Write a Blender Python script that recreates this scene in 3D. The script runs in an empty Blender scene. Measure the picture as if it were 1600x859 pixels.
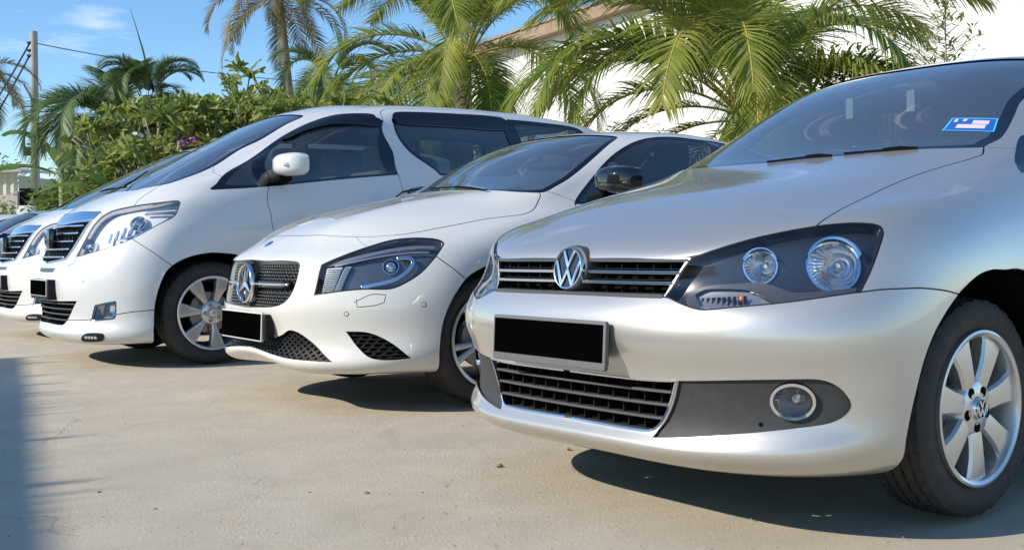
import bpy, bmesh, math, random
import numpy as np
from mathutils import Vector, Matrix, geometry
R = math.radians
rng = random.Random(7)
SC = bpy.context.scene
COL = SC.collection

# ---------------------------------------------------------------- camera
CAM_H, CAM_PITCH, CAM_ROLL, FPX = 0.765, 0.0273, -0.0147, 1684.0
cam_data = bpy.data.cameras.new('camera')
cam_data.sensor_width = 36.0
cam_data.lens = 36.0 * FPX / 1600.0
cam_data.clip_end = 3000
cam_data.clip_start = 0.05
cam_data.dof.use_dof = False
cam = bpy.data.objects.new('camera', cam_data)
COL.objects.link(cam)
cam.matrix_world = (Matrix.Translation((0, 0, CAM_H)) @ Matrix.Rotation(R(90) - CAM_PITCH, 4, 'X')
                    @ Matrix.Rotation(CAM_ROLL, 4, 'Z'))
SC.camera = cam

# ---------------------------------------------------------------- sky, sun, exposure
SUN_AZ, SUN_EL = 245.0, 31.0       # compass bearing (clockwise from +Y) and height of the sun
wd = bpy.data.worlds.new('World'); SC.world = wd; wd.use_nodes = True
nt = wd.node_tree; nt.nodes.clear()
out = nt.nodes.new('ShaderNodeOutputWorld'); bg = nt.nodes.new('ShaderNodeBackground')
sky = nt.nodes.new('ShaderNodeTexSky'); sky.sky_type = 'NISHITA'; sky.sun_disc = False
sky.sun_elevation = R(SUN_EL); sky.sun_rotation = R(SUN_AZ)
sky.air_density = 1.0; sky.dust_density = 0.15; sky.ozone_density = 4.0; sky.altitude = 0
# thin wisps of cloud, laid out by direction over the whole sky
tc = nt.nodes.new('ShaderNodeTexCoord'); mp = nt.nodes.new('ShaderNodeMapping')
mp.inputs['Scale'].default_value = (1.4, 3.2, 7.0); mp.inputs['Rotation'].default_value = (0.3, 0.2, 0.4)
nz = nt.nodes.new('ShaderNodeTexNoise'); nz.inputs['Scale'].default_value = 2.2; nz.inputs['Detail'].default_value = 9
nz.inputs['Roughness'].default_value = 0.6; nz.inputs['Distortion'].default_value = 0.0
rp = nt.nodes.new('ShaderNodeValToRGB'); rp.color_ramp.elements[0].position = 0.60; rp.color_ramp.elements[1].position = 0.86
rp.color_ramp.elements[1].color = (0.75, 0.75, 0.75, 1)
mx = nt.nodes.new('ShaderNodeMix'); mx.data_type = 'RGBA'
mx.inputs['B'].default_value = (7.5, 7.8, 8.2, 1)
nt.links.new(tc.outputs['Generated'], mp.inputs['Vector']); nt.links.new(mp.outputs['Vector'], nz.inputs['Vector'])
nt.links.new(nz.outputs['Fac'], rp.inputs['Fac']); nt.links.new(rp.outputs['Color'], mx.inputs['Factor'])
hs = nt.nodes.new('ShaderNodeHueSaturation'); hs.inputs['Saturation'].default_value = 1.14; nt.links.new(sky.outputs['Color'], hs.inputs['Color']); nt.links.new(hs.outputs['Color'], mx.inputs['A']); nt.links.new(mx.outputs['Result'], bg.inputs['Color'])
bg.inputs['Strength'].default_value = 0.15
nt.links.new(bg.outputs['Background'], out.inputs['Surface'])
sd = bpy.data.lights.new('sun', 'SUN'); sd.energy = 4.1; sd.angle = R(0.55); sd.color = (1.0, 0.92, 0.79)
sun = bpy.data.objects.new('sun', sd); COL.objects.link(sun)
_a, _e = R(SUN_AZ), R(SUN_EL)
sun_dir = Vector((math.sin(_a) * math.cos(_e), math.cos(_a) * math.cos(_e), math.sin(_e)))
sun.rotation_euler = sun_dir.to_track_quat('Z', 'Y').to_euler()
sun.location = sun_dir * 30
SC.view_settings.view_transform = 'Standard'; SC.view_settings.look = 'None'
SC.view_settings.exposure = 0.38; SC.view_settings.gamma = 1.0
SC.view_settings.use_curve_mapping = False
SC.cycles.max_bounces = 8; SC.cycles.transparent_max_bounces = 16
SC.cycles.caustics_reflective = False; SC.cycles.caustics_refractive = False
SC.cycles.sample_clamp_indirect = 6.0

# ---------------------------------------------------------------- materials
MATS = {}
def mat(name, col=(0.5, 0.5, 0.5), rough=0.5, metal=0.0, coat=0.0, spec=0.5, emit=None, noise=None, bump=None, trans=0.0, ior=1.45):
    """noise=(scale, amount, second colour); bump=(scale, strength, distance)"""
    if name in MATS: return MATS[name]
    m = bpy.data.materials.new(name); m.use_nodes = True
    n = m.node_tree.nodes; l = m.node_tree.links; b = n['Principled BSDF']
    b.inputs['Base Color'].default_value = (*col, 1); b.inputs['Roughness'].default_value = rough
    b.inputs['Metallic'].default_value = metal; b.inputs['Coat Weight'].default_value = coat
    b.inputs['Coat Roughness'].default_value = 0.03; b.inputs['Specular IOR Level'].default_value = spec
    b.inputs['Transmission Weight'].default_value = trans; b.inputs['IOR'].default_value = ior
    if emit: b.inputs['Emission Color'].default_value = (*emit[:3], 1); b.inputs['Emission Strength'].default_value = emit[3]
    t = None
    if noise or bump:
        t = n.new('ShaderNodeTexCoord')
    if noise:
        z = n.new('ShaderNodeTexNoise'); z.inputs['Scale'].default_value = noise[0]; z.inputs['Detail'].default_value = 6
        z.inputs['Roughness'].default_value = 0.65
        r = n.new('ShaderNodeValToRGB'); r.color_ramp.elements[0].position = 0.35; r.color_ramp.elements[1].position = 0.68
        x = n.new('ShaderNodeMix'); x.data_type = 'RGBA'; x.inputs['A'].default_value = (*col, 1); x.inputs['B'].default_value = (*noise[2], 1)
        k = n.new('ShaderNodeMath'); k.operation = 'MULTIPLY'; k.inputs[1].default_value = noise[1]
        l.new(t.outputs['Object'], z.inputs['Vector']); l.new(z.outputs['Fac'], r.inputs['Fac']); l.new(r.outputs['Color'], k.inputs[0])
        l.new(k.outputs[0], x.inputs['Factor']); l.new(x.outputs['Result'], b.inputs['Base Color'])
    if bump:
        z = n.new('ShaderNodeTexNoise'); z.inputs['Scale'].default_value = bump[0]; z.inputs['Detail'].default_value = 5
        u = n.new('ShaderNodeBump'); u.inputs['Strength'].default_value = bump[1]; u.inputs['Distance'].default_value = bump[2]
        l.new(t.outputs['Object'], z.inputs['Vector']); l.new(z.outputs['Fac'], u.inputs['Height']); l.new(u.outputs['Normal'], b.inputs['Normal'])
    MATS[name] = m
    return m
def glassmat(name, tint, gloss_rough=0.0, f0=0.05, haze=None):
    """thin pane: tinted see-through plus a mirror layer that grows towards grazing angles"""
    if name in MATS: return MATS[name]
    m = bpy.data.materials.new(name); m.use_nodes = True
    n = m.node_tree.nodes; l = m.node_tree.links; n.clear()
    o = n.new('ShaderNodeOutputMaterial'); tr = n.new('ShaderNodeBsdfTransparent'); gl = n.new('ShaderNodeBsdfGlossy')
    lw = n.new('ShaderNodeLayerWeight'); lw.inputs['Blend'].default_value = 0.5; fr = n.new('ShaderNodeMath'); fr.operation = 'POWER'; fr.inputs[1].default_value = 4.2; l.new(lw.outputs['Facing'], fr.inputs[0]); mix = n.new('ShaderNodeMixShader')
    tr.inputs['Color'].default_value = (*tint, 1); gl.inputs['Roughness'].default_value = gloss_rough
    gl.inputs['Color'].default_value = (1, 1, 1, 1)
    mm = n.new('ShaderNodeMath'); mm.operation = 'MULTIPLY_ADD'; mm.inputs[1].default_value = 1.0 - f0; mm.inputs[2].default_value = f0; mm.use_clamp = True
    l.new(fr.outputs[0], mm.inputs[0]); l.new(mm.outputs[0], mix.inputs[0]); l.new(tr.outputs[0], mix.inputs[1]); l.new(gl.outputs[0], mix.inputs[2])
    last = mix
    if haze:
        df = n.new('ShaderNodeBsdfDiffuse'); df.inputs['Color'].default_value = (*haze[:3], 1)
        m2 = n.new('ShaderNodeMixShader'); m2.inputs[0].default_value = haze[3]
        l.new(mix.outputs[0], m2.inputs[1]); l.new(df.outputs[0], m2.inputs[2]); last = m2
    l.new(last.outputs[0], o.inputs['Surface'])
    MATS[name] = m
    return m
def paintmat(name, col, metal, rough, flake=0.0, coat=1.0):
    if name in MATS: return MATS[name]
    m = mat(name, col, rough, metal, coat)
    n = m.node_tree.nodes; l = m.node_tree.links; b = n['Principled BSDF']
    t = n.new('ShaderNodeTexCoord')
    if flake:
        z = n.new('ShaderNodeTexNoise'); z.inputs['Scale'].default_value = 900; z.inputs['Detail'].default_value = 1
        u = n.new('ShaderNodeBump'); u.inputs['Strength'].default_value = flake; u.inputs['Distance'].default_value = 0.0006
        l.new(t.outputs['Object'], z.inputs['Vector']); l.new(z.outputs['Fac'], u.inputs['Height']); l.new(u.outputs['Normal'], b.inputs['Normal'])
    # light road dust on the lower body
    s = n.new('ShaderNodeSeparateXYZ'); l.new(t.outputs['Object'], s.inputs[0])
    mr = n.new('ShaderNodeMapRange'); mr.inputs['From Min'].default_value = 0.42; mr.inputs['From Max'].default_value = 0.15
    mr.inputs['To Max'].default_value = 0.30
    l.new(s.outputs['Z'], mr.inputs['Value'])
    z2 = n.new('ShaderNodeTexNoise'); z2.inputs['Scale'].default_value = 14; z2.inputs['Detail'].default_value = 8; z2.inputs['Roughness'].default_value = 0.7
    l.new(t.outputs['Object'], z2.inputs['Vector'])
    k = n.new('ShaderNodeMath'); k.operation = 'MULTIPLY'; l.new(mr.outputs[0], k.inputs[0]); l.new(z2.outputs['Fac'], k.inputs[1])
    x = n.new('ShaderNodeMix'); x.data_type = 'RGBA'; x.inputs['A'].default_value = (*col, 1); x.inputs['B'].default_value = (0.34, 0.28, 0.20, 1)
    l.new(k.outputs[0], x.inputs['Factor']); l.new(x.outputs['Result'], b.inputs['Base Color'])
    return m
M_SILVER = paintmat('silver_paint', (0.575, 0.56, 0.525), 0.70, 0.37, 0.10)
M_WHITE = paintmat('white_paint', (0.66, 0.66, 0.625), 0.0, 0.35)
M_WHITE2 = paintmat('pearl_white_paint', (0.65, 0.66, 0.655), 0.0, 0.35)
M_CHROME = mat('chrome', (0.80, 0.81, 0.83), 0.07, 1.0)
M_CHROME_SOFT = mat('satin_chrome', (0.62, 0.63, 0.65), 0.22, 1.0)
M_BLACKP = mat('black_plastic', (0.016, 0.016, 0.017), 0.5, spec=0.2, bump=(400, 0.15, 0.0008))
M_GREYP = mat('grey_plastic', (0.075, 0.077, 0.08), 0.5, bump=(700, 0.35, 0.0008))
M_FOGP = mat('textured_dark_plastic', (0.032, 0.033, 0.036), 0.55, bump=(900, 0.5, 0.001), noise=(30, 0.5, (0.05, 0.05, 0.05)))
M_GLOSSBLK = mat('gloss_black', (0.008, 0.008, 0.009), 0.04, 0.0, 1.0)
M_FRIT = mat('black_glass_border', (0.006, 0.006, 0.007), 0.03, 0.0, 1.0)
M_DARK = mat('dark_cavity', (0.008, 0.008, 0.008), 0.9, spec=0.05)
M_RUBBER = mat('tyre_rubber', (0.026, 0.025, 0.024), 0.72, noise=(18, 0.7, (0.055, 0.05, 0.044)), bump=(250, 0.3, 0.0008))
M_RIM = mat('alloy_rim', (0.62, 0.62, 0.61), 0.30, 0.75, 0.6)
M_DISC = mat('brake_disc', (0.35, 0.34, 0.33), 0.4, 0.9)
M_STEEL = mat('worn_steel', (0.30, 0.29, 0.27), 0.55, 0.6)
M_REFL = mat('lamp_reflector', (0.86, 0.87, 0.90), 0.05, 1.0)
M_LENS = glassmat('lamp_glass', (0.97, 0.97, 0.97), 0.0, 0.05)
M_AMBER = mat('amber_bulb', (0.9, 0.25, 0.02), 0.2, 0, 1.0)
M_WS = glassmat('windscreen_glass', (0.52, 0.58, 0.58), 0.0, 0.32, (.42, .48, .55, .08))
M_SIDEGL = glassmat('side_glass', (0.36, 0.42, 0.42), 0.0, 0.12, (.40, .46, .48, .05))
M_DARKGL = glassmat('dark_side_glass', (0.05, 0.06, 0.065), 0.0, 0.07)
M_SEAT = mat('seat_fabric', (0.10, 0.095, 0.09), 0.95, spec=0.1)
M_BADGE = mat('badge_chrome', (0.88, 0.89, 0.90), 0.17, 1.0)
M_SEATB = mat('beige_seat', (0.38, 0.32, 0.24), 0.8)
M_DASH = mat('dashboard', (0.05, 0.05, 0.052), 0.7)
M_PLATE = mat('plate_black', (0.0015, 0.0015, 0.0015), 0.9, 0.0, 0.0, 0.0)

def d2(t):
    """penalty matrix of a natural cubic spline with knots t, and second-derivative solve"""
    n=len(t); h=np.diff(t)
    Q=np.zeros((n,n-2)); R=np.zeros((n-2,n-2))
    for j in range(1,n-1):
        Q[j-1,j-1]=1/h[j-1]; Q[j,j-1]=-1/h[j-1]-1/h[j]; Q[j+1,j-1]=1/h[j]
        R[j-1,j-1]=(h[j-1]+h[j])/3
        if j<n-2: R[j-1,j]=R[j,j-1]=h[j]/6
    return Q,R
def smoothmat(t,lam):
    Q,R=d2(t); K=Q@np.linalg.solve(R,Q.T)
    return np.linalg.inv(np.eye(len(t))+lam*K)
_GC={}
def evalmat(t,s,der=False):
    """rows: natural cubic spline basis at s"""
    if id(t) not in _GC:
        Q,R_=d2(t); G=np.zeros((len(t),len(t))); G[1:-1]=np.linalg.solve(R_,Q.T); _GC[id(t)]=(t,G)   # values -> second derivs
    G=_GC[id(t)][1]
    s=np.asarray(s,float); i=np.clip(np.searchsorted(t,s,side='right')-1,0,len(t)-2)
    h=t[i+1]-t[i]; a=(t[i+1]-s)/h; b=(s-t[i])/h
    E=np.zeros((len(s),len(t))); r=np.arange(len(s))
    E[r,i]+=a; E[r,i+1]+=b
    return E+((a**3-a)*h*h/6)[:,None]*G[i]+((b**3-b)*h*h/6)[:,None]*G[i+1]
class Surf:
    def __init__(s,net,lu=2e-5,lv=2e-6,top_mirror=True):
        P=np.array(net,float); M,N,_=P.shape; s.M,s.N=M,N
        du=np.linalg.norm(np.diff(P,axis=1),axis=2).mean(0); dv=np.linalg.norm(np.diff(P,axis=0),axis=2)[:,:].mean(1)
        du=np.maximum(du,.02); dv=np.maximum(dv,.01)
        u=np.r_[0,np.cumsum(du)]; v=np.r_[0,np.cumsum(dv)]
        F=np.array([1,-1,1.])
        k=3
        P=np.concatenate([P[:,k:0:-1]*F,P,P[:,-2:-k-2:-1]*F],1)
        ue=np.r_[-u[k:0:-1],u,2*u[-1]-u[-2:-k-2:-1]]
        ve=v
        if top_mirror:
            P=np.concatenate([P,P[-2:-k-2:-1]*F],0); ve=np.r_[v,2*v[-1]-v[-2:-k-2:-1]]
        s.u,s.v,s.ue,s.ve=u,v,ue,ve
        Au=smoothmat(ue,lu); Av=smoothmat(ve,lv)
        s.C=np.einsum('ij,jkc,lk->ilc',Av,P,Au)
        s.U,s.V=u[-1],v[-1]
        # dense grid for lookups
        s.gu=np.linspace(0,s.U,420); s.gv=np.linspace(0,s.V,220)
        s.G=np.einsum('ij,jkc,lk->ilc',evalmat(ve,s.gv),s.C,evalmat(ue,s.gu))
    def ev(s,uv):
        uv=np.atleast_2d(np.asarray(uv,float))
        out=np.empty((len(uv),3))
        for a in range(0,len(uv),4000):
            b=uv[a:a+4000]
            Eu=evalmat(s.ue,b[:,0]); Ev=evalmat(s.ve,b[:,1])
            T=np.einsum('pi,ijc->pjc',Ev,s.C); out[a:a+4000]=np.einsum('pj,pjc->pc',Eu,T)
        return out
    def jac(s,uv,e=1e-4):
        uv=np.atleast_2d(np.asarray(uv,float))
        a=s.ev(uv+[e,0]); b=s.ev(uv-[e,0]); c=s.ev(uv+[0,e]); d=s.ev(uv-[0,e])
        return (a-b)/(2*e),(c-d)/(2*e)
    def normal(s,uv):
        a,b=s.jac(uv); n=np.cross(a,b); l=np.linalg.norm(n,axis=1,keepdims=True)
        n=np.where(l>1e-5,n/np.maximum(l,1e-9),np.array([0,0,1.]))
        return n
    def newton(s,uv,T,rows=(0,1,2),it=7):
        """batched Gauss-Newton: move each uv so that the chosen coordinates of the surface match T"""
        rows=list(rows)
        for _ in range(it):
            q=s.ev(uv)[:,rows]; a,b=s.jac(uv); a=a[:,rows]; b=b[:,rows]; r=T-q
            A=(a*a).sum(1)+1e-9; B=(a*b).sum(1); D=(b*b).sum(1)+1e-9; p=(a*r).sum(1); w=(b*r).sum(1); det=A*D-B*B+1e-12
            st=np.stack([(D*p-B*w)/det,(A*w-B*p)/det],1)
            uv=np.clip(uv+np.clip(st,-.03,.03),[0,0],[s.U,s.V])
        return uv
    def closest(s,pts,mask=None):
        """uv of surface points nearest to pts (car space)"""
        pts=np.atleast_2d(np.asarray(pts,float)); G=s.G[::2,::2].reshape(-1,3); W=len(s.gu[::2]); uv=[]
        for p in pts:
            i,j=divmod(int(((G-p)**2).sum(1).argmin()),W); uv.append((s.gu[::2][j],s.gv[::2][i]))
        return s.newton(np.array(uv),pts)
    def hit(s,o,d,signy=1):
        """ray hit with the near half: all crossings, nearest front-facing first"""
        o=np.array(o,float);d=np.array(d,float); d/=np.linalg.norm(d)
        # project grid to plane perpendicular to the ray
        a=np.cross(d,[0,0,1.]); a/=np.linalg.norm(a); b=np.cross(d,a)
        R=s.G-o; X=R@a; Y=R@b; T=R@d
        best=None
        def cross(ax,ay,bx,by): return ax*by-ay*bx
        x00,x01,x10,x11=X[:-1,:-1],X[:-1,1:],X[1:,:-1],X[1:,1:]
        y00,y01,y10,y11=Y[:-1,:-1],Y[:-1,1:],Y[1:,:-1],Y[1:,1:]
        def inside(xs,ys):
            c1=cross(xs[1]-xs[0],ys[1]-ys[0],-xs[0],-ys[0]);c2=cross(xs[2]-xs[1],ys[2]-ys[1],-xs[1],-ys[1]);c3=cross(xs[0]-xs[2],ys[0]-ys[2],-xs[2],-ys[2])
            return ((c1>=0)&(c2>=0)&(c3>=0))|((c1<=0)&(c2<=0)&(c3<=0))
        m=inside((x00,x01,x11),(y00,y01,y11))|inside((x00,x11,x10),(y00,y11,y10))
        ii,jj=np.nonzero(m)
        if len(ii)==0: return None
        k=np.argmin(T[ii,jj]); i,j=ii[k],jj[k]
        uv=np.array([(s.gu[j]+s.gu[j+1])/2,(s.gv[i]+s.gv[i+1])/2])
        for _ in range(8):
            q=s.ev(uv)[0]-o; Ja,Jb=s.jac(uv)
            f=np.array([q@a,q@b]); J=np.array([[Ja[0]@a,Jb[0]@a],[Ja[0]@b,Jb[0]@b]])
            try: st=np.linalg.solve(J,-f)
            except Exception: break
            uv=np.clip(uv+np.clip(st,-.05,.05),[0,0],[s.U,s.V])
        return uv,s.ev(uv)[0]

# control nets of the three large cars: rows from the sill up, points from the nose round the side to the tail
def rowmk(front,sx,sy,sz,rear):
    """front: 6 (x,y,z); side: 8 x's with y,z scalars, or lists; rear: 3 (x,y,z) ending on the centreline"""
    n=len(sx); sy=[sy]*n if np.isscalar(sy) else sy; sz=[sz]*n if np.isscalar(sz) else sz
    return list(front)+[(a,b,c) for a,b,c in zip(sx,sy,sz)]+list(rear)
L=[.60,.84,1.10,1.55,2.1,2.7,3.3,3.85]
def lo(*a): return list(a)
POLO=[
 rowmk([(.20,0,.165),(.20,.2,.165),(.21,.38,.165),(.25,.52,.165),(.31,.62,.168),(.39,.70,.172)],L,.72,.17,[(4.1,.62,.2),(4.2,.38,.2),(4.22,0,.2)]),
 rowmk([(.075,0,.188),(.079,.2,.186),(.095,.4,.185),(.135,.55,.187),(.205,.68,.193),(.31,.762,.203)],L,[.803,.803,.803,.80,.80,.80,.80,.79],.195,[(4.24,.68,.22),(4.34,.4,.23),(4.36,0,.23)]),
 rowmk([(.015,0,.238),(.02,.2,.236),(.04,.41,.236),(.085,.565,.238),(.165,.70,.245),(.29,.79,.255)],L,.826,.25,[(4.27,.71,.26),(4.37,.4,.27),(4.385,0,.27)]),
 rowmk([(.032,0,.275),(.037,.2,.275),(.055,.405,.278),(.097,.56,.285),(.175,.695,.30),(.29,.79,.315)],L,.835,.32,[(4.27,.72,.33),(4.37,.4,.34),(4.385,0,.34)]),
 rowmk([(.03,0,.36),(.035,.2,.36),(.055,.405,.36),(.097,.56,.365),(.175,.695,.375),(.29,.797,.385)],L,.843,.39,[(4.27,.73,.4),(4.37,.4,.41),(4.385,0,.41)]),
 rowmk([(.015,0,.445),(.02,.2,.445),(.042,.41,.445),(.087,.57,.448),(.165,.705,.452),(.285,.803,.46)],L,.848,.465,[(4.27,.74,.47),(4.37,.4,.48),(4.385,0,.48)]),
 rowmk([(-.01,0,.50),(-.004,.2,.50),(.022,.41,.50),(.07,.575,.503),(.152,.712,.507),(.28,.808,.515)],L,.85,.53,[(4.27,.74,.54),(4.37,.4,.55),(4.385,0,.55)]),
 rowmk([(-.008,0,.565),(-.002,.2,.565),(.026,.41,.565),(.075,.573,.567),(.16,.708,.57),(.285,.805,.575)],L,.85,.59,[(4.27,.74,.6),(4.36,.4,.62),(4.38,0,.62)]),
 rowmk([(.015,0,.61),(.02,.2,.61),(.045,.405,.61),(.09,.56,.611),(.17,.695,.615),(.292,.797,.62)],L,.849,.64,[(4.26,.74,.66),(4.35,.4,.68),(4.37,0,.68)]),
 rowmk([(.045,0,.64),(.05,.2,.64),(.075,.39,.64),(.117,.545,.643),(.19,.68,.652),(.305,.785,.665)],L,.846,.685,[(4.25,.73,.71),(4.33,.4,.73),(4.35,0,.73)]),
 rowmk([(.058,0,.69),(.063,.2,.69),(.085,.39,.69),(.127,.545,.697),(.205,.672,.71),(.325,.775,.725)],L,[.838,.840,.84,.84,.84,.84,.84,.83],.735,[(4.24,.72,.77),(4.32,.4,.79),(4.34,0,.79)]),
 rowmk([(.072,0,.737),(.077,.2,.737),(.10,.39,.738),(.145,.54,.758),(.225,.66,.778),(.345,.757,.79)],[.60,.84,1.10,1.55,2.1,2.7,3.3,3.85],[.815,.825,.828,.83,.83,.83,.825,.815],[.80,.80,.80,.80,.81,.82,.83,.84],[(4.22,.70,.85),(4.30,.4,.87),(4.32,0,.88)]),
 rowmk([(.14,0,.782),(.145,.2,.782),(.17,.385,.785),(.22,.53,.80),(.305,.64,.818),(.43,.725,.838)],[.66,.88,1.14,1.58,2.1,2.7,3.3,3.85],[.78,.80,.81,.815,.815,.815,.81,.80],[.853,.862,.862,.862,.868,.875,.885,.90],[(4.20,.68,.95),(4.27,.4,.98),(4.28,0,.99)]),
 rowmk([(.33,0,.865),(.335,.2,.865),(.355,.375,.865),(.41,.515,.865),(.49,.61,.869),(.61,.685,.88)],[.80,1.0,1.22,1.62,2.1,2.7,3.3,3.8],[.745,.775,.79,.80,.80,.80,.795,.78],[.90,.91,.915,.915,.92,.925,.935,.95],[(4.08,.64,1.03),(4.12,.4,1.05),(4.13,0,1.06)]),
 rowmk([(.60,0,.942),(.605,.2,.942),(.625,.37,.940),(.67,.50,.936),(.74,.59,.934),(.84,.665,.938)],[.97,1.12,1.32,1.68,2.1,2.7,3.3,3.75],[.715,.75,.775,.787,.79,.79,.78,.75],[.95,.955,.958,.958,.96,.965,.97,.985],[(3.95,.62,1.05),(3.98,.4,1.07),(4.0,0,1.08)]),
 rowmk([(.90,0,1.018),(.91,.2,1.018),(.935,.39,1.014),(.98,.53,1.008),(1.04,.62,1.004),(1.11,.68,1.005)],[1.19,1.30,1.46,1.76,2.1,2.65,3.2,3.6],[.712,.735,.76,.772,.775,.775,.765,.73],[1.0,.995,.99,.99,.99,.995,1.0,1.01],[(3.80,.60,1.06),(3.88,.4,1.08),(3.90,0,1.09)]),
 rowmk([(1.30,0,1.222),(1.31,.2,1.22),(1.34,.37,1.212),(1.39,.495,1.20),(1.44,.575,1.187),(1.50,.62,1.178)],[1.57,1.66,1.78,1.98,2.2,2.6,3.05,3.4],[.650,.668,.68,.69,.695,.695,.685,.65],[1.172,1.172,1.175,1.18,1.185,1.19,1.195,1.2],[(3.55,.54,1.215),(3.62,.35,1.23),(3.65,0,1.24)]),
 rowmk([(1.72,0,1.405),(1.73,.2,1.402),(1.755,.355,1.394),(1.79,.455,1.382),(1.83,.515,1.37),(1.88,.55,1.36)],[1.94,2.0,2.08,2.2,2.35,2.6,2.9,3.1],[.572,.583,.59,.595,.60,.60,.585,.555],[1.36,1.367,1.375,1.385,1.392,1.395,1.385,1.37],[(3.2,.46,1.365),(3.25,.3,1.37),(3.28,0,1.38)]),
 rowmk([(1.95,0,1.447),(1.955,.14,1.446),(1.97,.25,1.443),(2.0,.33,1.438),(2.03,.38,1.434),(2.07,.41,1.432)],[2.12,2.17,2.23,2.31,2.4,2.55,2.75,2.9],[.425,.435,.44,.445,.445,.445,.435,.41],[1.434,1.437,1.44,1.444,1.447,1.448,1.443,1.435],[(2.96,.33,1.43),(3.0,.2,1.43),(3.02,0,1.432)]),
 rowmk([(2.12,0,1.462),(2.125,0,1.462),(2.13,0,1.462),(2.14,0,1.462),(2.15,0,1.462),(2.17,0,1.463)],[2.2,2.23,2.27,2.33,2.4,2.5,2.6,2.68],0,1.464,[(2.72,0,1.463),(2.74,0,1.463),(2.75,0,1.463)]),
]
L=[.68,.95,1.22,1.65,2.2,2.85,3.5,4.1]
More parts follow.
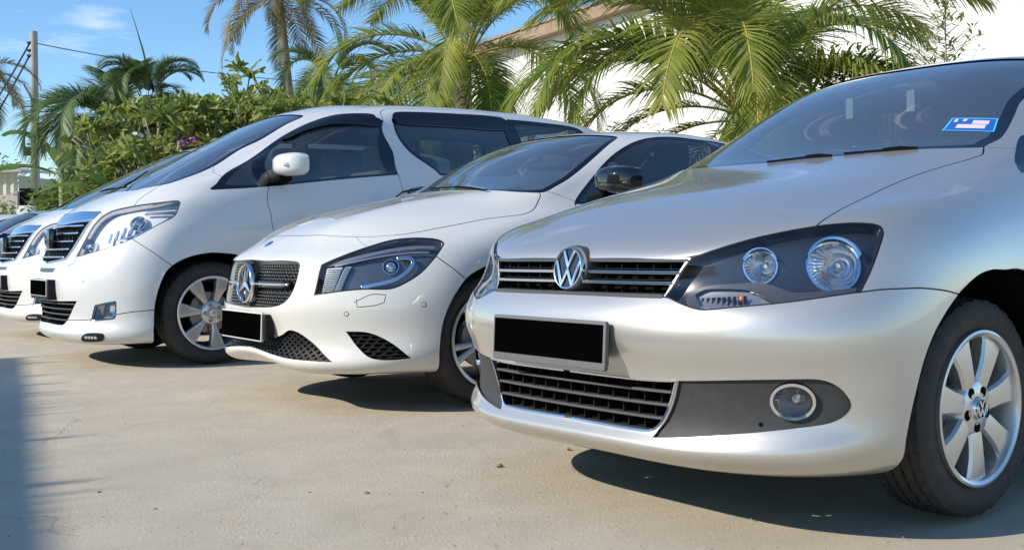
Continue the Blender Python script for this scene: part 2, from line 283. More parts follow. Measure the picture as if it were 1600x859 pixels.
CLA=[
 rowmk([(.20,0,.19),(.20,.2,.185),(.22,.38,.18),(.29,.52,.18),(.38,.64,.18),(.50,.72,.185)],L,.74,.18,[(4.4,.62,.22),(4.5,.38,.24),(4.52,0,.24)]),
 rowmk([(.085,0,.232),(.095,.2,.222),(.13,.39,.20),(.20,.56,.20),(.31,.71,.205),(.46,.805,.212)],L,.845,.20,[(4.5,.68,.24),(4.6,.4,.26),(4.61,0,.26)]),
 rowmk([(.025,0,.268),(.04,.2,.26),(.095,.40,.243),(.172,.575,.243),(.29,.73,.25),(.45,.832,.26)],L,.868,.255,[(4.5,.72,.28),(4.6,.4,.3),(4.62,0,.3)]),
 rowmk([(.04,0,.30),(.055,.2,.298),(.11,.395,.292),(.187,.57,.295),(.305,.722,.305),(.46,.826,.315)],L,.875,.32,[(4.51,.74,.34),(4.61,.4,.36),(4.63,0,.36)]),
 rowmk([(.035,0,.39),(.05,.2,.39),(.105,.39,.385),(.187,.56,.385),(.305,.712,.39),(.462,.822,.395)],L,.882,.40,[(4.51,.75,.42),(4.61,.4,.44),(4.63,0,.44)]),
 rowmk([(.015,0,.465),(.033,.2,.465),(.09,.385,.468),(.172,.56,.47),(.295,.714,.475),(.46,.826,.48)],L,.888,.485,[(4.51,.75,.5),(4.61,.4,.52),(4.63,0,.52)]),
 rowmk([(.018,0,.545),(.038,.2,.545),(.10,.38,.548),(.182,.55,.552),(.305,.705,.56),(.472,.82,.568)],L,.888,.57,[(4.51,.75,.6),(4.6,.4,.62),(4.62,0,.62)]),
 rowmk([(.03,0,.64),(.05,.2,.64),(.115,.375,.64),(.20,.535,.648),(.325,.685,.66),(.50,.80,.672)],L,[.878,.884,.885,.884,.884,.884,.88,.87],.665,[(4.5,.75,.7),(4.58,.4,.72),(4.6,0,.72)]),
 rowmk([(.048,0,.718),(.07,.2,.716),(.14,.365,.712),(.235,.52,.724),(.37,.665,.748),(.56,.782,.765)],[.75,1.0,1.25,1.68,2.2,2.85,3.5,4.1],[.855,.872,.876,.876,.876,.876,.872,.86],[.755,.755,.755,.76,.77,.78,.79,.80],[(4.46,.74,.82),(4.54,.4,.84),(4.56,0,.84)]),
 rowmk([(.12,0,.778),(.14,.2,.776),(.20,.36,.772),(.305,.515,.782),(.455,.655,.797),(.65,.757,.808)],[.86,1.08,1.3,1.7,2.2,2.85,3.5,4.1],[.825,.848,.858,.862,.862,.862,.86,.845],[.815,.82,.822,.828,.84,.855,.87,.88],[(4.43,.72,.92),(4.51,.4,.95),(4.53,0,.95)]),
 rowmk([(.29,0,.872),(.30,.2,.870),(.345,.36,.864),(.44,.51,.858),(.59,.635,.855),(.78,.735,.853)],[.98,1.18,1.38,1.75,2.25,2.85,3.5,4.05],[.80,.825,.84,.848,.85,.85,.845,.825],[.865,.872,.877,.885,.895,.91,.925,.94],[(4.38,.70,1.0),(4.45,.4,1.03),(4.47,0,1.04)]),
 rowmk([(.58,0,.963),(.585,.2,.96),(.62,.36,.952),(.69,.50,.942),(.82,.62,.928),(.96,.712,.91)],[1.13,1.3,1.48,1.83,2.3,2.85,3.45,3.95],[.77,.795,.815,.83,.835,.835,.825,.80],[.912,.917,.92,.925,.935,.95,.965,.98],[(4.3,.68,1.03),(4.37,.4,1.06),(4.39,0,1.07)]),
 rowmk([(.83,0,1.015),(.84,.2,1.013),(.87,.38,1.005),(.93,.51,.993),(1.02,.62,.975),(1.14,.70,.957)],[1.28,1.42,1.58,1.9,2.35,2.85,3.4,3.85],[.752,.775,.795,.81,.815,.815,.80,.76],[.95,.95,.95,.955,.965,.98,.99,1.005],[(4.15,.64,1.06),(4.2,.4,1.08),(4.22,0,1.09)]),
 rowmk([(1.04,0,1.058),(1.05,.2,1.057),(1.085,.40,1.05),(1.14,.54,1.04),(1.21,.635,1.028),(1.30,.695,1.018)],[1.40,1.51,1.66,1.95,2.35,2.85,3.35,3.75],[.728,.752,.772,.787,.79,.79,.775,.73],[1.0,.99,.985,.985,.99,1.0,1.01,1.03],[(3.98,.60,1.09),(4.05,.38,1.11),(4.08,0,1.12)]),
 rowmk([(1.45,0,1.245),(1.46,.2,1.242),(1.49,.37,1.234),(1.54,.485,1.222),(1.60,.565,1.208),(1.67,.615,1.197)],[1.76,1.85,1.96,2.15,2.4,2.75,3.15,3.45],[.652,.672,.685,.695,.70,.695,.67,.62],[1.18,1.175,1.175,1.175,1.18,1.185,1.19,1.20],[(3.6,.5,1.22),(3.68,.3,1.24),(3.72,0,1.25)]),
 rowmk([(1.82,0,1.385),(1.83,.2,1.382),(1.855,.34,1.374),(1.89,.435,1.364),(1.935,.50,1.354),(1.98,.54,1.347)],[2.05,2.12,2.2,2.32,2.5,2.7,2.95,3.1],[.566,.578,.585,.59,.59,.58,.55,.51],[1.345,1.35,1.355,1.36,1.36,1.352,1.335,1.325],[(3.2,.42,1.32),(3.25,.25,1.33),(3.28,0,1.335)]),
 rowmk([(2.05,0,1.418),(2.055,.14,1.417),(2.07,.24,1.414),(2.10,.32,1.41),(2.13,.37,1.407),(2.17,.40,1.405)],[2.22,2.27,2.33,2.4,2.5,2.62,2.78,2.88],[.415,.425,.43,.435,.435,.43,.41,.38],[1.405,1.407,1.409,1.41,1.41,1.405,1.398,1.392],[(2.93,.3,1.39),(2.97,.17,1.39),(3.0,0,1.39)]),
 rowmk([(2.22,0,1.43),(2.225,0,1.43),(2.23,0,1.43),(2.24,0,1.43),(2.25,0,1.43),(2.27,0,1.431)],[2.3,2.33,2.37,2.42,2.5,2.6,2.7,2.76],0,1.43,[(2.8,0,1.425),(2.82,0,1.424),(2.83,0,1.424)]),
]
L=[.66,.90,1.2,1.7,2.3,2.95,3.6,4.25]
ALPHARD=[
 rowmk([(.18,0,.155),(.18,.25,.155),(.21,.42,.155),(.28,.56,.158),(.36,.67,.16),(.46,.75,.165)],L,.78,.16,[(4.6,.7,.2),(4.72,.4,.22),(4.74,0,.22)]),
 rowmk([(.06,0,.172),(.068,.25,.172),(.105,.45,.172),(.175,.62,.174),(.28,.765,.178),(.42,.862,.184)],L,.885,.185,[(4.68,.78,.2),(4.79,.45,.22),(4.8,0,.22)]),
 rowmk([(.0,0,.23),(.01,.25,.23),(.055,.46,.232),(.135,.645,.235),(.25,.795,.238),(.40,.885,.24)],L,.905,.24,[(4.7,.80,.26),(4.82,.45,.28),(4.84,0,.28)]),
 rowmk([(.02,0,.30),(.03,.25,.30),(.075,.455,.302),(.15,.635,.303),(.26,.785,.305),(.405,.88,.307)],L,.905,.31,[(4.7,.81,.33),(4.82,.45,.34),(4.84,0,.34)]),
 rowmk([(.022,0,.39),(.032,.25,.39),(.077,.455,.39),(.152,.635,.39),(.262,.782,.39),(.407,.88,.39)],L,.908,.40,[(4.7,.82,.4),(4.82,.45,.42),(4.84,0,.42)]),
 rowmk([(.005,0,.49),(.017,.25,.49),(.063,.46,.49),(.145,.64,.49),(.26,.785,.49),(.408,.882,.49)],L,.91,.50,[(4.7,.82,.5),(4.82,.45,.5),(4.84,0,.5)]),
 rowmk([(.008,0,.60),(.02,.25,.60),(.068,.46,.60),(.15,.635,.60),(.265,.78,.60),(.415,.88,.60)],L,.912,.62,[(4.7,.82,.65),(4.82,.45,.65),(4.84,0,.65)]),
 rowmk([(.035,0,.685),(.047,.25,.685),(.095,.45,.69),(.175,.62,.70),(.285,.765,.71),(.435,.868,.72)],L,.91,.75,[(4.7,.82,.8),(4.82,.45,.8),(4.84,0,.8)]),
 rowmk([(.07,0,.78),(.083,.25,.78),(.133,.44,.79),(.215,.605,.80),(.33,.745,.815),(.475,.852,.83)],L,[.895,.906,.91,.91,.91,.91,.91,.905],.88,[(4.7,.82,.95),(4.8,.45,.95),(4.82,0,.95)]),
 rowmk([(.125,0,.90),(.138,.25,.90),(.192,.43,.91),(.28,.585,.925),(.395,.72,.94),(.545,.828,.955)],[.72,.94,1.22,1.7,2.3,2.95,3.6,4.25],[.875,.895,.90,.903,.903,.903,.903,.895],[.98,.99,1.0,1.0,1.01,1.02,1.03,1.05],[(4.7,.8,1.1),(4.78,.45,1.1),(4.8,0,1.1)]),
 rowmk([(.195,0,1.015),(.208,.25,1.015),(.262,.42,1.02),(.355,.57,1.035),(.475,.70,1.055),(.62,.80,1.072)],[.78,.98,1.24,1.7,2.3,2.95,3.6,4.25],[.855,.88,.89,.893,.893,.893,.893,.88],[1.085,1.09,1.09,1.10,1.11,1.13,1.15,1.18],[(4.68,.78,1.2),(4.76,.45,1.2),(4.78,0,1.2)]),
 rowmk([(.32,0,1.098),(.33,.25,1.098),(.37,.42,1.10),(.44,.56,1.105),(.545,.67,1.118),(.68,.77,1.135)],[.86,1.05,1.3,1.73,2.3,2.95,3.6,4.22],[.83,.858,.872,.878,.88,.88,.88,.865],[1.16,1.17,1.18,1.20,1.22,1.24,1.27,1.3],[(4.65,.77,1.3),(4.73,.45,1.3),(4.75,0,1.3)]),
 rowmk([(.46,0,1.172),(.47,.25,1.172),(.50,.43,1.17),(.545,.57,1.172),(.63,.675,1.188),(.77,.748,1.21)],[.95,1.13,1.36,1.77,2.3,2.95,3.6,4.2],[.81,.838,.853,.862,.865,.865,.863,.845],[1.235,1.25,1.27,1.30,1.32,1.35,1.37,1.4],[(4.62,.75,1.4),(4.7,.45,1.41),(4.72,0,1.41)]),
 rowmk([(.83,0,1.362),(.84,.25,1.36),(.865,.43,1.353),(.91,.565,1.342),(.97,.65,1.332),(1.06,.705,1.325)],[1.20,1.35,1.52,1.87,2.35,2.95,3.6,4.15],[.770,.80,.815,.828,.832,.832,.828,.81],[1.36,1.385,1.41,1.44,1.455,1.47,1.49,1.51],[(4.57,.72,1.52),(4.65,.42,1.53),(4.67,0,1.53)]),
 rowmk([(1.22,0,1.565),(1.23,.25,1.562),(1.25,.41,1.554),(1.29,.53,1.542),(1.35,.61,1.53),(1.43,.66,1.522)],[1.54,1.65,1.78,2.05,2.45,2.95,3.55,4.08],[.718,.75,.77,.785,.793,.795,.79,.77],[1.54,1.555,1.57,1.59,1.60,1.61,1.62,1.635],[(4.50,.69,1.645),(4.59,.4,1.65),(4.61,0,1.65)]),
 rowmk([(1.68,0,1.778),(1.69,.22,1.775),(1.71,.37,1.767),(1.75,.48,1.757),(1.80,.555,1.745),(1.87,.60,1.738)],[1.95,2.03,2.14,2.32,2.6,3.0,3.5,4.0],[.655,.69,.715,.735,.745,.75,.745,.725],[1.742,1.742,1.743,1.75,1.76,1.765,1.765,1.755],[(4.45,.64,1.74),(4.54,.38,1.745),(4.56,0,1.745)]),
 rowmk([(1.93,0,1.845),(1.94,.2,1.843),(1.96,.33,1.838),(2.0,.43,1.828),(2.05,.50,1.82),(2.12,.54,1.815)],[2.2,2.28,2.37,2.52,2.75,3.05,3.45,3.9],[.575,.605,.63,.645,.655,.66,.655,.63],[1.82,1.825,1.828,1.834,1.84,1.845,1.84,1.825],[(4.28,.56,1.80),(4.4,.35,1.81),(4.43,0,1.81)]),
 rowmk([(2.2,0,1.878),(2.21,.12,1.877),(2.23,.2,1.876),(2.26,.27,1.873),(2.3,.31,1.872),(2.35,.33,1.872)],[2.42,2.5,2.58,2.7,2.9,3.1,3.4,3.75],[.34,.35,.36,.37,.375,.375,.37,.35],[1.873,1.876,1.878,1.88,1.882,1.882,1.88,1.868],[(4.0,.3,1.855),(4.1,.2,1.855),(4.15,0,1.855)]),
 rowmk([(2.4,0,1.885),(2.41,0,1.885),(2.42,0,1.885),(2.44,0,1.885),(2.46,0,1.885),(2.5,0,1.886)],[2.55,2.6,2.67,2.77,2.9,3.05,3.25,3.5],0,1.89,[(3.6,0,1.888),(3.65,0,1.887),(3.7,0,1.886)]),
]
def sweep(net, r0, r1, ys, dx):
    """push the nose columns of some rows back (or forward) by an amount that depends on y"""
    for i in range(r0, r1):
        for j in range(6):
            x, y, z = net[i][j]; net[i][j] = (x + float(np.interp(y, ys, dx)), y, z)
sweep(POLO, 1, 9, [.2, .41, .57, .70, .80, .85], [0, .004, .025, .04, .034, .03])
sweep(POLO, 9, 12, [.2, .40, .55, .68, .78, .85], [0, .0, .04, .05, .04, .03])
sweep(POLO, 12, 13, [.2, .40, .55, .68, .78, .85], [0, .0, .02, .02, .01, .0])
sweep(CLA, 1, 9, [0, .2, .385, .56, .71, .82], [0, -.018, -.045, -.037, -.018, 0])
sweep(ALPHARD, 1, 9, [0, .25, .45, .63, .77, .88], [.02, .022, .025, .02, .015, .005])
sweep(ALPHARD, 9, 11, [0, .25, .45, .63, .77, .88], [.01, .01, .01, .01, .005, .0])
def shelf(net, row, dx, dz=0.0):
    for j in range(6):
        x, y, z = net[row][j]; k = 1 if j < 5 else .6; net[row][j] = (x + dx * k, y, z + dz * k)
shelf(POLO, 2, -.014, .002); shelf(POLO, 3, .012, -.006); shelf(POLO, 4, .010); shelf(POLO, 5, .010); shelf(POLO, 1, .006)
shelf(CLA, 2, -.012, .002); shelf(CLA, 3, .014, -.006); shelf(CLA, 4, .012)
shelf(ALPHARD, 2, -.006); shelf(ALPHARD, 3, .012, -.01)
for _r in (8, 9, 10, 11, 12):
    for _j, _d in ((2, .010), (3, -.005), (1, -.003)):
        x, y, z = CLA[_r][_j]; CLA[_r][_j] = (x, y, z + _d)

# outlines on the bodies, car coordinates
TR = {
 'polo': {
  'headlight': [(0.102, 0.410, 0.730, 'c'), (0.159, 0.489, 0.760), (0.226, 0.568, 0.786), (0.301, 0.650, 0.805), (0.355, 0.702, 0.811), (0.394, 0.740, 0.809), (0.410, 0.760, 0.801), (0.405, 0.772, 0.783), (0.383, 0.776, 0.750), (0.347, 0.774, 0.691), (0.307, 0.772, 0.640, 'c'), (0.253, 0.727, 0.630), (0.165, 0.633, 0.614), (0.099, 0.539, 0.604), (0.075, 0.498, 0.599), (0.063, 0.470, 0.598), (0.056, 0.430, 0.607), (0.056, 0.361, 0.627, 'c')],
  'upper_grille': [(0.066, 0.008, 0.727, 'e'), (0.072, 0.220, 0.728), (0.099, 0.406, 0.728, 'c'), (0.057, 0.358, 0.629, 'c'), (0.039, 0.215, 0.627), (0.033, 0.047, 0.627, 'e')],
  'lower_grille': [(0.037, 0.159, 0.412, 'e'), (0.044, 0.279, 0.411), (0.060, 0.396, 0.415, 'c'), (0.063, 0.373, 0.358), (0.065, 0.345, 0.304), (0.059, 0.325, 0.279), (0.052, 0.304, 0.270), (0.045, 0.229, 0.268), (0.043, 0.103, 0.271, 'e')],
  'fog_panel': [(0.061, 0.399, 0.414, 'c'), (0.119, 0.554, 0.425), (0.200, 0.679, 0.432), (0.224, 0.709, 0.431), (0.243, 0.729, 0.423), (0.265, 0.748, 0.403), (0.284, 0.759, 0.368), (0.274, 0.746, 0.341), (0.249, 0.718, 0.322), (0.197, 0.653, 0.307), (0.106, 0.508, 0.282), (0.043, 0.325, 0.260, 'c'), (0.060, 0.334, 0.280), (0.066, 0.353, 0.308), (0.064, 0.379, 0.359)],
  'hood_seam': [(0.301, 0.650, 0.805), (0.371, 0.648, 0.833), (0.501, 0.631, 0.868), (0.706, 0.611, 0.920), (0.920, 0.620, 0.971), (1.057, 0.645, 1.002), (1.090, 0.650, 1.010), (1.123, 0.638, 1.026)],
  'hood_tip': [(0.094, 0.391, 0.727), (0.107, 0.420, 0.732)],
  'bumper_seam': [(0.309, 0.772, 0.641), (0.348, 0.796, 0.646), (0.397, 0.817, 0.647), (0.465, 0.835, 0.646), (0.519, 0.844, 0.641), (0.568, 0.848, 0.634), (0.624, 0.851, 0.622)],
  'grille_bottom_tip': [(0.053, 0.339, 0.629), (0.057, 0.376, 0.625)],
  'arch': [(0.429, 0.803, 0.223), (0.424, 0.819, 0.284), (0.441, 0.829, 0.372), (0.468, 0.841, 0.473), (0.518, 0.848, 0.552), (0.604, 0.850, 0.624), (0.696, 0.850, 0.669), (0.777, 0.848, 0.684), (0.856, 0.846, 0.682)],
  'ws_base': [(0.959, 0.270, 1.031), (1.041, 0.476, 1.039), (1.143, 0.625, 1.037)],
  'ws_side': [(1.174, 0.627, 1.048), (1.236, 0.632, 1.069), (1.387, 0.596, 1.150), (1.485, 0.573, 1.208)],
  'ws_top': [(1.637, 0.178, 1.374)],
  'pts': [(0.193, 0.655, 0.374), (0.289, 0.711, 0.713), (0.180, 0.565, 0.710)],
  'sticker': [(1.272, 0.453, 1.152, 'c'), (1.340, 0.570, 1.143, 'c'), (1.259, 0.598, 1.094, 'c'), (1.191, 0.465, 1.107, 'c')],
  'turn': [(0.089, 0.428, 0.641, 'c'), (0.105, 0.450, 0.652), (0.140, 0.515, 0.653), (0.162, 0.558, 0.648), (0.175, 0.626, 0.625, 'c'), (0.131, 0.573, 0.616), (0.082, 0.492, 0.610), (0.074, 0.460, 0.615, 'c')],
  'ledge': [(0.079, 0.409, 0.638), (0.107, 0.449, 0.659), (0.147, 0.519, 0.665), (0.176, 0.567, 0.668), (0.197, 0.609, 0.657), (0.211, 0.646, 0.647), (0.256, 0.707, 0.651), (0.311, 0.762, 0.658, 'c'), (0.300, 0.763, 0.643, 'c'), (0.170, 0.630, 0.620), (0.102, 0.537, 0.609), (0.067, 0.467, 0.605), (0.063, 0.427, 0.616)],
  'sail': [(1.308, 0.664, 1.078), (1.277, 0.666, 1.067), (1.231, 0.682, 1.042), (1.183, 0.702, 1.012), (1.148, 0.724, 0.979), (1.129, 0.743, 0.962), (1.131, 0.753, 0.954)],
  'wiper_n': [(0.965, 0.266, 1.034), (0.999, 0.383, 1.036), (1.041, 0.474, 1.039)],
  'wiper_f': [(0.919, 0.001, 1.024), (0.940, 0.141, 1.030), (0.949, 0.232, 1.030)],
 },
 'cla': {
  'upper_grille': [(0.047, 0.099, 0.715, 'e'), (0.061, 0.267, 0.713), (0.102, 0.394, 0.710), (0.110, 0.420, 0.701), (0.108, 0.435, 0.679), (0.089, 0.430, 0.602), (0.064, 0.408, 0.540), (0.043, 0.368, 0.508), (0.024, 0.298, 0.493), (0.012, 0.088, 0.481, 'e')],
  'headlight': [(0.131, 0.530, 0.550, 'c'), (0.150, 0.530, 0.621), (0.173, 0.526, 0.691, 'c'), (0.250, 0.579, 0.730), (0.348, 0.621, 0.766), (0.462, 0.656, 0.799), (0.558, 0.705, 0.809), (0.631, 0.757, 0.804), (0.660, 0.795, 0.791), (0.657, 0.816, 0.773), (0.604, 0.834, 0.720), (0.534, 0.828, 0.651), (0.449, 0.801, 0.596), (0.388, 0.773, 0.574), (0.298, 0.710, 0.575), (0.231, 0.651, 0.569)],
  'lower_grille': [(0.040, 0.000, 0.360, 'e'), (0.057, 0.182, 0.337), (0.062, 0.314, 0.360), (0.070, 0.385, 0.387), (0.094, 0.440, 0.377), (0.137, 0.510, 0.329), (0.169, 0.628, 0.251, 'c'), (0.067, 0.451, 0.256), (0.030, 0.000, 0.290, 'e')],
  'side_vent': [(0.230, 0.645, 0.387, 'c'), (0.295, 0.707, 0.384), (0.345, 0.745, 0.365), (0.400, 0.787, 0.325), (0.462, 0.836, 0.262, 'c'), (0.395, 0.811, 0.257), (0.334, 0.779, 0.259), (0.294, 0.742, 0.273), (0.268, 0.682, 0.318)],
  'hood_seam': [(0.241, 0.267, 0.830), (0.308, 0.434, 0.820), (0.365, 0.506, 0.816), (0.445, 0.592, 0.817), (0.564, 0.667, 0.829), (0.760, 0.710, 0.863), (0.971, 0.738, 0.898), (1.132, 0.764, 0.915), (1.201, 0.756, 0.932), (1.257, 0.729, 0.965), (1.304, 0.700, 1.013)],
  'bumper_seam': [(0.604, 0.834, 0.720), (0.670, 0.876, 0.662), (0.736, 0.891, 0.608)],
  'arch': [(0.600, 0.845, 0.215), (0.593, 0.864, 0.290), (0.602, 0.866, 0.372), (0.621, 0.876, 0.454), (0.665, 0.886, 0.541), (0.727, 0.890, 0.615), (0.784, 0.889, 0.649), (0.878, 0.885, 0.680)],
  'ws_side': [(1.331, 0.691, 1.032), (1.415, 0.684, 1.064), (1.523, 0.664, 1.110), (1.714, 0.613, 1.213), (1.873, 0.569, 1.305), (1.981, 0.517, 1.357)],
  'ws_top': [(1.791, 0.411, 1.345), (1.630, 0.223, 1.317)],
  'dlo': [(1.471, 0.764, 0.969, 'c'), (1.528, 0.730, 1.021), (1.739, 0.653, 1.172), (1.893, 0.617, 1.267), (2.042, 0.591, 1.328), (2.204, 0.575, 1.362), (2.384, 0.578, 1.370), (2.529, 0.586, 1.362), (2.612, 0.586, 1.357)],
  'washer': [(0.263, 0.695, 0.524, 'c'), (0.318, 0.732, 0.553), (0.373, 0.770, 0.551, 'c'), (0.362, 0.771, 0.516, 'c'), (0.322, 0.747, 0.503), (0.263, 0.700, 0.497, 'c')],
  'pts': [(0.225, 0.665, 0.467), (0.522, 0.850, 0.504), (0.411, 0.747, 0.686)],
  'ribs': [(0.181, 0.547, 0.678, 'c'), (0.233, 0.606, 0.686, 'c'), (0.205, 0.602, 0.622), (0.183, 0.595, 0.571, 'c'), (0.149, 0.551, 0.565, 'c'), (0.164, 0.549, 0.623)],
  'ribs2': [(0.242, 0.615, 0.686, 'c'), (0.264, 0.636, 0.688, 'c'), (0.230, 0.629, 0.625), (0.209, 0.624, 0.576, 'c'), (0.188, 0.602, 0.571, 'c'), (0.211, 0.609, 0.622)],
  'brow': [(0.284, 0.694, 0.587), (0.336, 0.730, 0.600), (0.394, 0.763, 0.614), (0.439, 0.783, 0.633), (0.483, 0.795, 0.667), (0.504, 0.795, 0.699), (0.498, 0.783, 0.719), (0.471, 0.765, 0.726), (0.443, 0.751, 0.720)],
  'guide': [(0.185, 0.540, 0.695), (0.269, 0.614, 0.723), (0.354, 0.671, 0.748), (0.446, 0.717, 0.767), (0.539, 0.760, 0.777), (0.618, 0.802, 0.773)],
  'guide2': [(0.208, 0.574, 0.689), (0.287, 0.642, 0.714), (0.372, 0.699, 0.733), (0.448, 0.742, 0.744), (0.527, 0.780, 0.751), (0.586, 0.808, 0.750)],
 },
 'alphard': {
  'headlight': [(0.132, 0.433, 0.732, 'c'), (0.187, 0.461, 0.846), (0.246, 0.478, 0.949), (0.291, 0.497, 0.999), (0.349, 0.543, 1.036), (0.464, 0.663, 1.066), (0.595, 0.767, 1.084), (0.681, 0.815, 1.094), (0.700, 0.834, 1.081), (0.691, 0.843, 1.057), (0.651, 0.859, 0.987), (0.542, 0.840, 0.927), (0.421, 0.792, 0.854), (0.342, 0.741, 0.814), (0.239, 0.636, 0.771), (0.148, 0.477, 0.734)],
  'upper_grille': [(0.059, 0.073, 0.694, 'e'), (0.073, 0.227, 0.704), (0.098, 0.332, 0.717, 'c'), (0.168, 0.408, 0.849), (0.242, 0.439, 0.971, 'c'), (0.180, 0.252, 0.963)],
  'garnish': [(0.182, 0.245, 0.968), (0.246, 0.439, 0.977, 'c'), (0.295, 0.454, 1.028, 'c'), (0.239, 0.254, 1.034)],
  'lower_grille': [(0.037, 0.180, 0.438, 'e'), (0.111, 0.517, 0.446, 'c'), (0.078, 0.339, 0.290), (0.065, 0.305, 0.280), (0.048, 0.001, 0.287, 'e')],
  'fog': [(0.184, 0.665, 0.422, 'c'), (0.279, 0.791, 0.449), (0.285, 0.797, 0.435), (0.286, 0.786, 0.360), (0.277, 0.771, 0.332), (0.173, 0.609, 0.313, 'c')],
  'led': [(0.132, 0.607, 0.236), (0.209, 0.737, 0.239), (0.218, 0.700, 0.191), (0.140, 0.535, 0.183)],
  'skirt_seam': [(0.055, 0.046, 0.309, 'e'), (0.095, 0.382, 0.316), (0.170, 0.604, 0.327), (0.286, 0.787, 0.362), (0.377, 0.862, 0.378), (0.490, 0.898, 0.386)],
  'bumper_seam': [(0.403, 0.785, 0.840), (0.486, 0.876, 0.765), (0.609, 0.910, 0.667)],
  'arch': [(0.489, 0.881, 0.190), (0.484, 0.898, 0.228), (0.490, 0.896, 0.352), (0.501, 0.901, 0.447), (0.528, 0.905, 0.541), (0.564, 0.908, 0.621), (0.614, 0.911, 0.671), (0.694, 0.913, 0.713), (0.782, 0.912, 0.737), (0.871, 0.911, 0.748), (0.914, 0.910, 0.747)],
  'hood_seam': [(0.446, 0.653, 1.058), (0.460, 0.650, 1.071), (0.492, 0.634, 1.103), (0.563, 0.645, 1.157), (0.616, 0.649, 1.191)],
  'ws_side': [(0.559, 0.536, 1.185), (0.620, 0.631, 1.199), (0.691, 0.682, 1.217), (0.831, 0.687, 1.267), (1.000, 0.655, 1.339), (1.192, 0.607, 1.455), (1.374, 0.602, 1.546), (1.578, 0.557, 1.663), (1.725, 0.528, 1.733)],
  'ws_top': [(1.628, 0.446, 1.722)],
  'dlo1': [(0.900, 0.833, 1.172, 'c'), (0.917, 0.841, 1.164), (1.301, 0.869, 1.193), (2.320, 0.869, 1.300, 'c'), (2.296, 0.822, 1.486), (2.263, 0.758, 1.704, 'c'), (2.225, 0.740, 1.729), (2.111, 0.704, 1.748), (2.004, 0.682, 1.742), (1.856, 0.640, 1.717), (1.669, 0.631, 1.649), (1.471, 0.655, 1.546), (1.200, 0.730, 1.373), (0.958, 0.822, 1.219)],
  'door_front': [(1.301, 0.869, 1.193), (1.294, 0.898, 1.026), (1.303, 0.906, 0.947), (1.314, 0.910, 0.885)],
  'door_rear': [(2.320, 0.869, 1.300), (2.349, 0.886, 1.175), (2.354, 0.894, 1.104)],
  'slide_top': [(2.266, 0.762, 1.694), (2.267, 0.738, 1.739), (2.300, 0.684, 1.795), (2.362, 0.618, 1.831), (2.706, 0.634, 1.846), (3.161, 0.624, 1.856), (3.325, 0.675, 1.835), (3.365, 0.733, 1.787)],
  'dlo2': [(2.360, 0.741, 1.747), (2.400, 0.721, 1.775), (2.509, 0.725, 1.781), (2.938, 0.732, 1.791), (3.349, 0.735, 1.786)],
  'dlo2b': [(2.695, 0.870, 1.303), (2.653, 0.866, 1.332), (2.341, 0.773, 1.670), (2.335, 0.756, 1.717)],
  'dlo3': [(3.363, 0.745, 1.770), (4.143, 0.692, 1.773), (4.171, 0.742, 1.715)],
  'pts': [(0.138, 0.583, 0.574), (0.228, 0.724, 0.389)],
  'ps': [(0.985, 0.676, 1.319), (0.992, 0.804, 1.259)],
 },
}
# ---------------------------------------------------------------- mesh helpers
def link(o, parent=None):
    COL.objects.link(o)
    if parent is not None: o.parent = parent
    return o
def mesh_obj(name, verts, faces, m, parent=None, smooth=False, flip=True, normals=None, recalc=False, angle=None, mats=None, fmat=None):
    """verts in car coordinates (y to the car's left) when flip is set: stored as (x,-y,z)"""
    V = np.array(verts, float).reshape(-1, 3)
    if flip: V = V * [1, -1, 1]
    me = bpy.data.meshes.new(name); me.from_pydata(V.tolist(), [], [list(map(int, f)) for f in faces])
    if m is not None: me.materials.append(m)
    if mats:
        for q in mats: me.materials.append(q)
    if fmat is not None: me.polygons.foreach_set('material_index', fmat)
    if recalc:
        bm = bmesh.new(); bm.from_mesh(me); bmesh.ops.recalc_face_normals(bm, faces=bm.faces); bm.to_mesh(me); bm.free()
    if smooth or angle:
        me.polygons.foreach_set('use_smooth', [True] * len(me.polygons))
        if angle: me.set_sharp_from_angle(angle=R(angle))
    if normals is not None: me.normals_split_custom_set(normals)
    me.validate(clean_customdata=False); me.update()
    return link(bpy.data.objects.new(name, me), parent)
def empty(name, loc=(0, 0, 0), label=None, cat=None, group=None, rot=(0, 0, 0)):
    o = bpy.data.objects.new(name, None); o.location = loc; o.rotation_euler = rot; o.empty_display_size = 0.2
    COL.objects.link(o); tag(o, label, cat, group); return o
def tag(o, label=None, cat=None, group=None, kind=None):
    if label: o['label'] = label
    if cat: o['category'] = cat
    if group: o['group'] = group
    if kind: o['kind'] = kind
    return o
